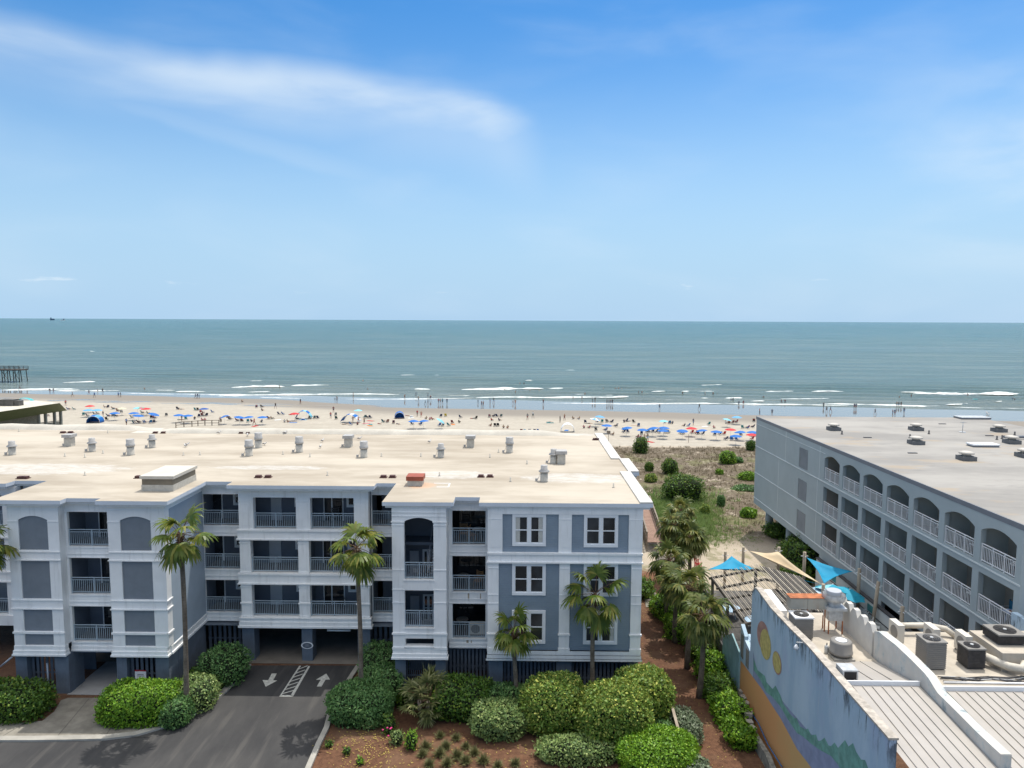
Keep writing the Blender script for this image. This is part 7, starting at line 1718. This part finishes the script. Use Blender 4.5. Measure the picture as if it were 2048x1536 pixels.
# --- chairs
def chair_proto(mat, name):
    t = thing('beach_chair', name, 'beach chair', (0, 0, 0))
    MB().box(-.28, .28, -.30, .24, .20, .24).build('seat', mat, t); b = MB(); b.bar((0, .24, .22), (0, .55, .86), .56, .035); b.build('backrest', mat, t)
    f = MB()
    for s_ in (-.29, .29): f.bar((s_, -.32, 0), (s_, .1, .42), .03).bar((s_, .42, 0), (s_, -.05, .42), .03).bar((s_, -.25, .42), (s_, .35, .44), .04)
    f.build('frame', DARKM if mat is not PLAS else STEEL, t); return t
CH = {}
def chair(u, v, col, label, rz):
    p = at_ground(u, v)
    if col not in CH: CH[col] = chair_proto(paint('chair_' + col.replace(' ', '_'), COLS[col], .7, .08), label); o = CH[col]; o.location = p; o.rotation_euler = (0, 0, rz); o['group'] = 'low chairs on the beach'
    else: o = dup(CH[col], p, rz, label)
    return o
SEAT = [(391.5, 821), (396.5, 821), (355.8, 819), (362, 819), (401, 825), (407, 827), (425.7, 825.5), (398, 834), (405, 832), (413, 832), (404, 842), (410, 842), (389.5, 839), (360.8, 840), (372, 839.5), (440.5, 840), (459.8, 840), (456.7, 835.5), (475, 843), (484, 843.5), (496, 844.5), (502.6, 844), (523.5, 845), (537.6, 838.5), (543, 838.5), (513, 815.5), (524, 815), (524, 822), (558.5, 829.5), (566.7, 829.5), (569, 845), (575, 845), (582.5, 830), (594, 837), (618.8, 837.5), (629, 837.5), (636, 837.5), (484, 804.5),
        (671.5, 831), (672.5, 838.5), (690, 849), (702.5, 850), (715, 850), (729, 836), (735, 836.5), (741.4, 836.5), (758.6, 848), (767, 845), (775, 845), (787, 847), (796, 848.5), (825, 849.6), (841, 850), (814.5, 832), (852.7, 838.6), (860, 840), (864, 840), (881.5, 834), (891.5, 833), (878.3, 852), (885, 852.5), (898, 852), (905, 846.5), (918, 846), (921.6, 836), (946, 837.4),
        (951.6, 838), (979, 834.5), (987, 834), (994.5, 834), (1002, 834), (983, 842), (998, 842), (982, 852.7), (990, 852.7), (996, 852.7), (1007, 856.5), (1015.6, 857), (1043.6, 865), (1051, 865.5), (1059.6, 865), (1069, 865), (1078, 865), (1098.8, 845), (1145.7, 838.5), (1158.5, 839), (1171, 846), (1177.6, 847.5), (1196, 844.5), (1204, 845), (1214, 844.5), (1223, 845.5), (1167.6, 856.6), (1179, 857), (1192, 861.5), (1211, 861.8), (1231.6, 853.6), (1226.5, 871), (1248, 862),
        (1248, 845), (1252, 843), (1257, 843), (1268, 845.5), (1277, 852.6), (1247, 865.5), (1256, 865.5), (1283, 869), (1293, 866), (1298.6, 865.5), (1305, 865), (1311.5, 865.6), (1318, 866.5), (1330.6, 866.5), (1337.6, 866.5), (1329, 846.5), (1339, 847.5), (1345, 848), (1276, 876), (1281, 877), (1369, 853), (1376, 853), (1360.5, 868), (1366.7, 868.5), (1383, 867), (1391, 867.5), (1397, 869), (1404.6, 869.5), (1417, 850), (1429, 871), (1438.7, 870), (1427.6, 857), (1447.6, 869.5), (1451.6, 847.5), (1458, 848), (1464, 847), (1471, 845.5), (1474.5, 845), (1485.6, 857), (1494.6, 857.5), (1505, 855.6), (1507.8, 843.5), (1450.6, 880), (1463.6, 881), (1473.5, 881), (1482, 871), (1503, 873), (1503, 880), (1509, 873),
        (137, 820), (149, 820), (208.5, 815.5), (216, 815.5), (227, 819), (236, 823), (243, 825.5), (167, 831), (176, 833), (190, 829.6), (196.5, 829), (217, 833.5), (226, 833.6), (232.5, 833.8), (214, 840.5), (285, 827), (295, 828), (264.6, 836.5), (303, 837), (309, 837.5), (266, 846.5), (278, 846.5), (289.5, 846.5), (301, 846.5), (308, 846), (333, 832), (96.5, 832.5)]
FIX = {(425.7, 825.5): ('chair', 'blue'), (1043.6, 865): ('chair', 'maroon'), (1051, 865.5): ('chair', 'light blue'), (1383, 867): ('chair', 'red'), (1391, 867.5): ('chair', 'red'), (1503, 873): ('chair', 'red'), (1503, 880): ('chair', 'red'), (1447.6, 869.5): ('chair', 'red'), (1463.6, 881): ('chair', 'blue'), (1473.5, 881): ('chair', 'blue'), (891.5, 833): ('chair', 'yellow'), (149, 820): ('chair', 'teal'), (167, 831): ('chair', 'teal'),
       (404, 842): ('sit', 'pink'), (410, 842): ('sit', 'pink'), (575, 845): ('sit', 'tan'), (983, 842): ('sit', 'red'), (998, 842): ('sit', 'navy'), (1007, 856.5): ('sit', 'tan'), (1015.6, 857): ('sit', 'tan'), (1145.7, 838.5): ('sit', 'tan'), (1158.5, 839): ('sit', 'tan'), (1226.5, 871): ('sit', 'tan'), (1276, 876): ('sit', 'pink'), (1281, 877): ('sit', 'pink'), (864, 840): ('sit', 'red'), (852.7, 838.6): ('sit', 'tan'), (715, 850): ('sit', 'maroon'), (758.6, 848): ('lie', 'pink'), (1098.8, 845): ('lie', 'teal'), (1404.6, 869.5): ('chair', 'navy'), (1397, 869): ('chair', 'navy')}
ent = []; rr = random.Random(21)
for u, v in SEAT:
    row = 1245 < u and v > 860
    if (u, v) in FIX: k, c_ = FIX[(u, v)]
    else:
        x = rr.random(); k = 'chair' if (x < .42 or row) else 'both' if x < .72 else 'sit' if x < .92 else 'lie'
        c_ = rr.choice(['navy', 'navy', 'black', 'grey', 'maroon', 'teal', 'blue']) if k in ('chair', 'both') else rr.choice(['navy', 'black', 'pink', 'tan', 'red', 'teal', 'white'])
        if row and k == 'chair': c_ = rr.choice(['navy', 'navy', 'grey'])
    ent.append([u, v, k, c_])
def rel(u, v, ignore=None):
    b = min(LM, key=lambda l: abs(l[0] - u) + 2.2 * abs(l[1] - v)); du, dv = u - b[0], v - b[1]
    if abs(dv) * 2.5 > abs(du) and abs(dv) > 2.5: w_ = 'in front of' if dv > 0 else 'behind'
    elif abs(du) < 5: w_ = 'under' if 'umbrella' in b[2] else 'beside'
    else: w_ = 'right of' if du > 0 else 'left of'
    return w_ + ' ' + b[2]
groups = {}
for e in ent:
    kinds = {'chair': [('chair', e[3])], 'both': [('chair', e[3]), ('lounge', rr.choice(['navy', 'tan', 'black', 'white', 'pink', 'red', 'teal', 'grey']))], 'sit': [('sit', e[3])], 'lie': [('lie', e[3])]}[e[2]]
    for kd, c_ in kinds:
        noun = {'chair': '%s low beach chair' % c_, 'sit': 'person in %s sitting on the sand' % c_, 'lounge': 'person in %s lounging in a chair' % c_, 'lie': 'person in %s lying on the sand' % c_}[kd]
        noun = noun.replace('in tan', 'in a tan swimsuit'); groups.setdefault((noun, rel(e[0], e[1])), []).append((e[0], e[1], kd, c_))
for (noun, rl), lst in groups.items():
    lst.sort()
    for i, (u, v, kd, c_) in enumerate(lst):
        lab = ('%s %s' % (noun, rl)) if len(lst) == 1 else '%s %s %s' % (nth(i, len(lst)) if len(lst) > 2 else ('left', 'right')[i], noun, rl)
        lab = lab.replace(' in a tan swimsuit', ' in tan').replace('blue and aqua swooping canopy', 'blue and aqua canopy').replace('blue and white swooping canopy', 'blue and white canopy').replace(' behind the green roofed pavilion', '')
        r_ = (math.sin(u * 3.7) * .7)
        if kd == 'chair': chair(u, v, c_, lab, r_ + PI)
        elif kd == 'lounge': person(u, v, 'lounge', c_, lab, r_ + PI, dz_=.14, group='people sitting in beach chairs')
        elif kd == 'sit': person(u, v, 'sit', c_, lab, r_ + PI, group='people sitting on the sand')
        else: person(u, v, 'lie', c_, lab, r_ + 1.4, group='people lying on the sand')
# --- standing people by zone
ZN = {'wading in the shallow water': [(40, 780.5, 'walk', 'grey'), (100, 786, 'bend', 'black'), (107, 786, 'walk', 'black'), (195.5, 786, 'swimwear', 'grey'), (205.5, 786, 'swimwear', 'navy'), (178, 789.5, 'walk', 'grey'), (391, 797, 'walk', 'navy'), (395, 797, 'stand', 'navy'), (398.5, 797.5, 'stand', 'light blue'), (559, 779.5, 'swimwear', 'black'), (706.5, 796, 'wave', 'black'), (809.5, 799, 'wave', 'black'), (832, 793.5, 'stand', 'navy'), (856, 795, 'stand', 'grey'), (861, 801, 'walk', 'maroon'),
        (1164, 800, 'swimwear', 'navy'), (1185, 805, 'stand', 'grey'), (1190, 805, 'stand', 'black')],
      'in the waves at the right': [(1277, 791.5, 'swimwear', 'navy'), (1284, 791.5, 'swimwear', 'red'), (1365, 793, 'swimwear', 'navy'), (1410, 794, 'wave', 'black'), (1426, 794, 'swimwear', 'black'), (1434, 794, 'swimwear', 'navy'), (1462, 803, 'walk', 'grey'), (1466, 803, 'stand', 'black'), (1477.5, 810, 'walk', 'navy'), (1486.5, 809, 'stand', 'maroon'), (1563, 806.5, 'walk', 'maroon'), (1570, 806.5, 'stand', 'maroon'), (1822, 799, 'swimwear', 'red'), (1935, 798.5, 'swimwear', 'red'), (2025, 805, 'stand', 'navy'), (2029, 805, 'swimwear', 'grey')],
      'on the wet sand, left half': [(145, 794, 'walk', 'grey'), (189, 795, 'walk', 'blue'), (237, 794.5, 'stand', 'blue'), (241.5, 794.5, 'stand', 'black'), (551, 817, 'walk', 'black'), (601, 808.5, 'stand', 'black'), (670, 803.5, 'stand', 'grey'), (674, 803.5, 'wave', 'black'), (837, 803, 'stand', 'tan'), (850.5, 808.5, 'walk', 'grey'), (856, 808.5, 'stand', 'black'), (877, 808, 'walk', 'red'), (880.5, 808, 'stand', 'tan'), (885, 808, 'stand', 'teal'), (894, 808, 'walk', 'navy')],
      'on the wet sand, near the middle': [(956, 807, 'walk', 'navy'), (963, 813, 'stand', 'maroon'), (966.5, 813, 'stand', 'tan'), (980, 807, 'stand', 'blue'), (987.5, 806, 'walk', 'black'), (1026, 808, 'walk', 'tan'), (1030.5, 809.5, 'swimwear', 'orange'), (1086.5, 809, 'stand', 'maroon'), (1214, 809, 'stand', 'grey'), (1218, 809, 'stand', 'maroon'), (1221.5, 809, 'stand', 'maroon'), (1225, 809, 'stand', 'black'), (1319, 819, 'stand', 'grey'), (1398.5, 819, 'walk', 'black')],
      'on the wet sand beyond the hotel roof': [(1519, 829, 'stand', 'red'), (1544, 830, 'stand', 'navy'), (1647, 816, 'stand', 'black'), (1653, 824.5, 'walk', 'grey'), (1661, 824.5, 'walk', 'navy'), (1708.5, 818, 'stand', 'navy'), (1712, 818, 'stand', 'navy'), (1750, 829, 'walk', 'grey'), (1785, 831, 'stand', 'maroon'), (1789.5, 831, 'stand', 'navy'), (1793.5, 814, 'stand', 'tan'), (1797.5, 814, 'stand', 'black'), (1802, 814, 'stand', 'black'), (1808, 827, 'walk', 'navy')],
      'standing on the dry sand': [(131.5, 811.5, 'walk', 'red'), (253, 851, 'stand', 'blue'), (206.5, 834.5, 'stand', 'navy'), (363.5, 843, 'stand', 'grey'), (508.7, 851, 'walk', 'red'), (661.5, 837, 'stand', 'red'), (667, 825, 'stand', 'maroon'), (706, 846, 'swimwear', 'tan'), (717, 846, 'swimwear', 'orange'), (728.4, 849, 'stand', 'tan'), (834.5, 833, 'stand', 'red'), (842.5, 835, 'swimwear', 'red'), (1055, 840, 'stand', 'grey'), (1066, 836, 'walk', 'white'), (1120, 845, 'stand', 'black'), (1129, 841, 'swimwear', 'maroon'), (1289, 883, 'stand', 'tan'), (1295, 883, 'swimwear', 'light blue'), (1386.5, 850.5, 'stand', 'navy')]}
for zn, L in ZN.items():
    d_ = {}
    for e in L: d_.setdefault(e[3], []).append(e)
    for c_, es in d_.items():
        es.sort()
        for i, (u, v, pose, _) in enumerate(es):
            nm = {'stand': 'person in %s', 'walk': 'person in %s walking', 'swimwear': 'person in %s swimwear', 'wave': 'person in %s with one arm up', 'bend': 'person in %s bending down'}[pose] % c_
            zn2 = zn
            lab = '%s %s' % (nm, zn) if len(es) == 1 else '%s %s %s' % (nth(i, len(es)) if len(es) > 2 else ('left', 'right')[i], nm, zn)
            lab = lab.replace(' standing on the dry sand', ' on the dry sand'); lab = lab.replace('%s of those in %s standing' % (nth(i, len(es)), c_), '%s of those in %s standing' % (nth(i, len(es)), c_))
            small = (u in (670, 195.5, 956, 1164, 1434, 2029, 1026, 850.5))
            person(u, v, pose, c_, lab, sc=.78 if small else 1.0, dz_=-.35 if 'waves' in zn else 0, group='people ' + zn.split(',')[0])
# swimmers: head and shoulders above the water
SW = sorted([(726, 761.5), (735.5, 778), (1008, 780), (1031, 784), (1060, 782), (1078, 781.5), (1040, 767), (1048, 767), (289, 778), (1207, 778), (1231, 778), (1237, 777), (1243, 778.5), (1527, 794.5), (1146, 796), (1799, 795), (1170, 787.5)])
for i, (u, v) in enumerate(SW):
    p = at_z(u, v, SEA_Z); o = bpy.data.objects.new('person', BODY['swimwear']); C.objects.link(o); o.location = (p.x, p.y, SEA_Z - 1.15); o.rotation_euler = (0, 0, i); o.color = (*COLS['navy'], 1)
    tag(o, '%s swimmer%s, head and shoulders above the water' % (nth(i, len(SW)), '' if i in (0, len(SW) - 1) else ' from the left'), 'person', 'swimmers in the sea')
# towels, cooler, odds and ends on the sand
TW = [('light blue', 606, 840), ('white', 556, 840), ('teal', 741, 849.5), ('red', 741, 842), ('pink', 733, 847), ('blue', 1133, 861), ('red', 1300, 884), ('teal', 1100, 846), ('white', 822, 836), ('orange', 906, 849), ('tan', 1270, 851), ('white', 1410, 853), ('red', 510, 852.5), ('orange', 740, 851.5), ('blue', 586, 845.5)]
for i, (c_, u, v) in enumerate(TW):
    p = at_ground(u, v); o = MB().prism([(-.9, -.4), (.9, -.45), (.95, .4), (-.85, .45)], .01, .05).build('beach_towel', paint('towel_%s' % c_.replace(' ', '_'), COLS[c_], .9, .1) if 'towel_%s' % c_.replace(' ', '_') not in bpy.data.materials else bpy.data.materials['towel_%s' % c_.replace(' ', '_')], loc=p)
    o.rotation_euler = (0, 0, i * .9); tag(o, '%s towel on the sand %s' % (c_, rel(u, v)), 'towel', 'towels on the sand')
for c_, u, v, lab in (('white', 823, 835, 'white cooler box beside the rounded blue tent'), ('blue', 606.5, 840, 'blue cooler box under the blue and aqua canopy'), ('navy', 456.5, 835, 'dark cooler box behind a tilted blue umbrella')):
    p = at_ground(u, v); t = thing('cooler_box', lab, 'cooler', p); m_ = bpy.data.materials.get('chair_' + c_) or paint('cooler_' + c_, COLS[c_]); MB().box(-.35, .35, -.2, .2, 0, .36).build('body', m_, t); MB().box(-.37, .37, -.22, .22, .36, .44).build('lid', WHITE, t)
# kayak like float, surfboard
p = at_z(1950, 800, SEA_Z); tag(MB().tube([(-1.1, 0, .12), (-.6, 0, .16), (.5, 0, .16), (1.1, 0, .2)], [.02, .26, .26, .03], 8).build('float_ring', paint('float_teal', (.02, .3, .33), .4), loc=p), 'teal float in the water at the right', 'float')
chair(1976, 829, 'white', 'white beach chair standing alone on the wet sand at the right', .3)
# signs, dune fence, low walkover rail
def small_sign(u, v, lab, h=1.5, w_=.5):
    p = at_ground(u, v); t = thing('beach_sign', lab, 'sign', p, 0, 'small signs at the dune edge'); MB().box(-.04, .04, -.03, .03, 0, h).build('post', WOOD, t); MB().box(-w_ / 2, w_ / 2, -.05, -.03, h - .5, h + .1).build('board', WOOD, t)
small_sign(1217, 884, 'small board sign on a post beyond the far corner of the cream roof', 2.2, .7); small_sign(442, 852, 'tiny post sign at the end of the walkover rail'); small_sign(1377, 885, 'thin marker post at the beach edge of the dune', 1.6, .06)
t = thing('walkover_rail', 'weathered timber rail of a beach walkover behind the left roof edge', 'fence'); mb = MB(); pr = None
for u, v in ((352, 856), (368, 854), (384, 853), (396, 852), (410, 851), (424, 851), (438, 851)):
    p = at_ground(u, v); mb.box(p.x - .08, p.x + .08, p.y - .08, p.y + .08, p.z, p.z + 1.3)
    if pr: mb.bar((pr.x, pr.y, pr.z + 1.2), (p.x, p.y, p.z + 1.2), .1, .12).bar((pr.x, pr.y, pr.z + .6), (p.x, p.y, p.z + .6), .08, .12)
    pr = p
mb.build('rails', WOOD, t)
# --- green roofed pavilion at the left
t = thing('beach_pavilion', 'green roofed beach pavilion with open posts at the far left', 'building')
GRN = paint('pavilion_green', (.135, .175, .085), .6, .1, 1.5); PVW = paint('pavilion_wood', (.30, .30, .255), .8, .2, 3); PVR = paint('pavilion_roof', (.52, .49, .42), .85, .15)
bo = [at_z(-160, 869, 6.4), at_z(0, 843, 6.4), at_z(80, 829, 6.4), at_z(134, 821, 6.4)]; to = [at_z(-160, 846, 8.6), at_z(0, 823.5, 8.6), at_z(80, 811.5, 8.6), at_z(119, 806, 8.6)]
fr = [at_z(72, 801, 8.6), at_z(-100, 812, 8.6)]; fb = [at_z(90, 813, 6.4), at_z(-100, 826, 6.4)]
mb = MB()
for i in range(3): mb.quad(tuple(bo[i]), tuple(bo[i + 1]), tuple(to[i + 1]), tuple(to[i]))
mb.quad(tuple(bo[3]), tuple(fb[0]), tuple(fr[0]), tuple(to[3])); mb.build('mansard', GRN, t)
mb = MB(); mb.quad(*[tuple(x) for x in to + fr]); mb.build('flat_roof', PVR, t)
mb = MB(); mb.quad(*[(x.x, x.y, 6.45) for x in bo + fb]); mb.build('soffit', PVW, t)
for u in (73, 87, 105, 117.5):
    a = at_z(u, 829 + (80 - u) * .15, 6.4); MB().box(a.x - .2, a.x + .2, a.y - .2 + .5, a.y + .2 + .5, 1, 6.4).build('post', PVW, t)
A, B, D = at_z(-40, 872, 3.4), at_z(62, 855, 3.4), at_z(121, 848, 3.4)
for a, b in ((A, B), (B, D)):
    mb = MB(); mb.bar((a.x, a.y, 2.9), (b.x, b.y, 2.9), .12, 2.0) ; mb.bar((a.x, a.y, 4.05), (b.x, b.y, 4.05), .3, .12); mb.build('deck_rail', PVW, t)
for a, b in ((A, B),):
    mb = MB(); mb.bar((a.x, a.y + 1.2, 4.9), (b.x + .8, b.y + 1.2, 4.9), .15, 3.0); mb.build('wall', PVW, t)
c0 = at_z(18, 811, 8.6); tag(MB().box(-1.3, 1.3, -.8, .8, 0, 1.1).box(1.35, 2.2, -.6, .6, 0, .9).build('rooftop_unit', paint('rtu', (.10, .095, .085), .7, .3), loc=c0), 'dark equipment box on the roof of the green pavilion', 'air conditioner')
# --- pier end at the far left
t = thing('pier', 'end of a timber fishing pier standing in the sea at the left edge', 'pier')
PIER = paint('pier_timber', (.085, .075, .065), .85, .25, .5)
pe = at_z(41, 764.5, SEA_Z); X1, Y1 = pe.x, pe.y; X0 = X1 - 45
MB().box(X0, X1, Y1, Y1 + 5, 3.0, 3.5).build('deck', PIER, t)
for y in (Y1 + .05, Y1 + 4.9):
    mb = MB().box(X0, X1, y, y + .1, 4.5, 4.65).box(X0, X1, y, y + .1, 4.05, 4.15).box(X0, X1, y, y + .1, 3.75, 3.85)
    for i in range(22): mb.box(X1 - .1 - i * 2, X1 + .05 - i * 2, y - .02, y + .12, 3.5, 4.5)
    mb.build('railing', PIER, t)
for i in range(10):
    x = X1 - .6 - i * 2.3
    MB().tube([(x, Y1 + .3, SEA_Z - 2), (x - .1, Y1 + .4, 3)], .17, 8).build('pile', PIER, t); MB().tube([(x + .4, Y1 + 4.6, SEA_Z - 2), (x, Y1 + 4.4, 3)], .17, 8).build('pile', PIER, t)
for i in range(4):
    x = X1 - .6 - i * 4.6; MB().bar((x, Y1 + .25, 2.8), (x - 2.3, Y1 + .25, -.4), .12).bar((x - 2.3, Y1 + .2, 2.8), (x, Y1 + .2, -.4), .12).build('brace', PIER, t)
# --- ships on the horizon
q_ = at_z(105, 641, SEA_Z); sy = 9000; a = at_y(100.5, 636, sy); b = at_y(109, 636, sy); L = b.x - a.x
t = thing('container_ship', 'faint container ship on the horizon at the left', 'ship', (a.x, sy, SEA_Z)); SHIPM = paint('ship_grey', (.10, .16, .24), .8, .1)
MB().prism([(0, -8), (L * .94, -8), (L, 0), (L * .94, 8), (0, 8)], 0, 12).build('hull', SHIPM, t)
MB().box(L * .06, L * .92, -7, 7, 12, 20).build('containers', SHIPM, t); MB().box(L * .08, L * .22, -7, 7, 20, 34).build('bridge', SHIPM, t)
p = at_z(126, 641, SEA_Z); t = thing('fishing_boat', 'tiny fishing boat just below the horizon right of the ship', 'boat', (p.x, p.y, SEA_Z)); s_ = p.y / 900
MB().prism([(-3 * s_, -1), (2 * s_, -1), (3.2 * s_, 0), (2 * s_, 1), (-3 * s_, 1)], 0, .9 * s_).build('hull', WHITE, t); MB().box(.2 * s_, 1.8 * s_, -.8, .8, .9 * s_, 2.2 * s_).build('cabin', SHIPM, t); MB().bar((-1 * s_, 0, .9 * s_), (-1 * s_, 0, 3 * s_), .1 * s_).build('mast', SHIPM, t)
# seated person on the hotel balcony
o = bpy.data.objects.new('person', BODY['sit']); C.objects.link(o); o.location = (HX + .75, bays[0][0] + .75, HF[1] + .42); o.rotation_euler = (0, 0, PI * .9); o.color = (*COLS['white'], 1)
tag(o, 'dark haired person in white sitting on the nearest balcony of the middle hotel row', 'person')
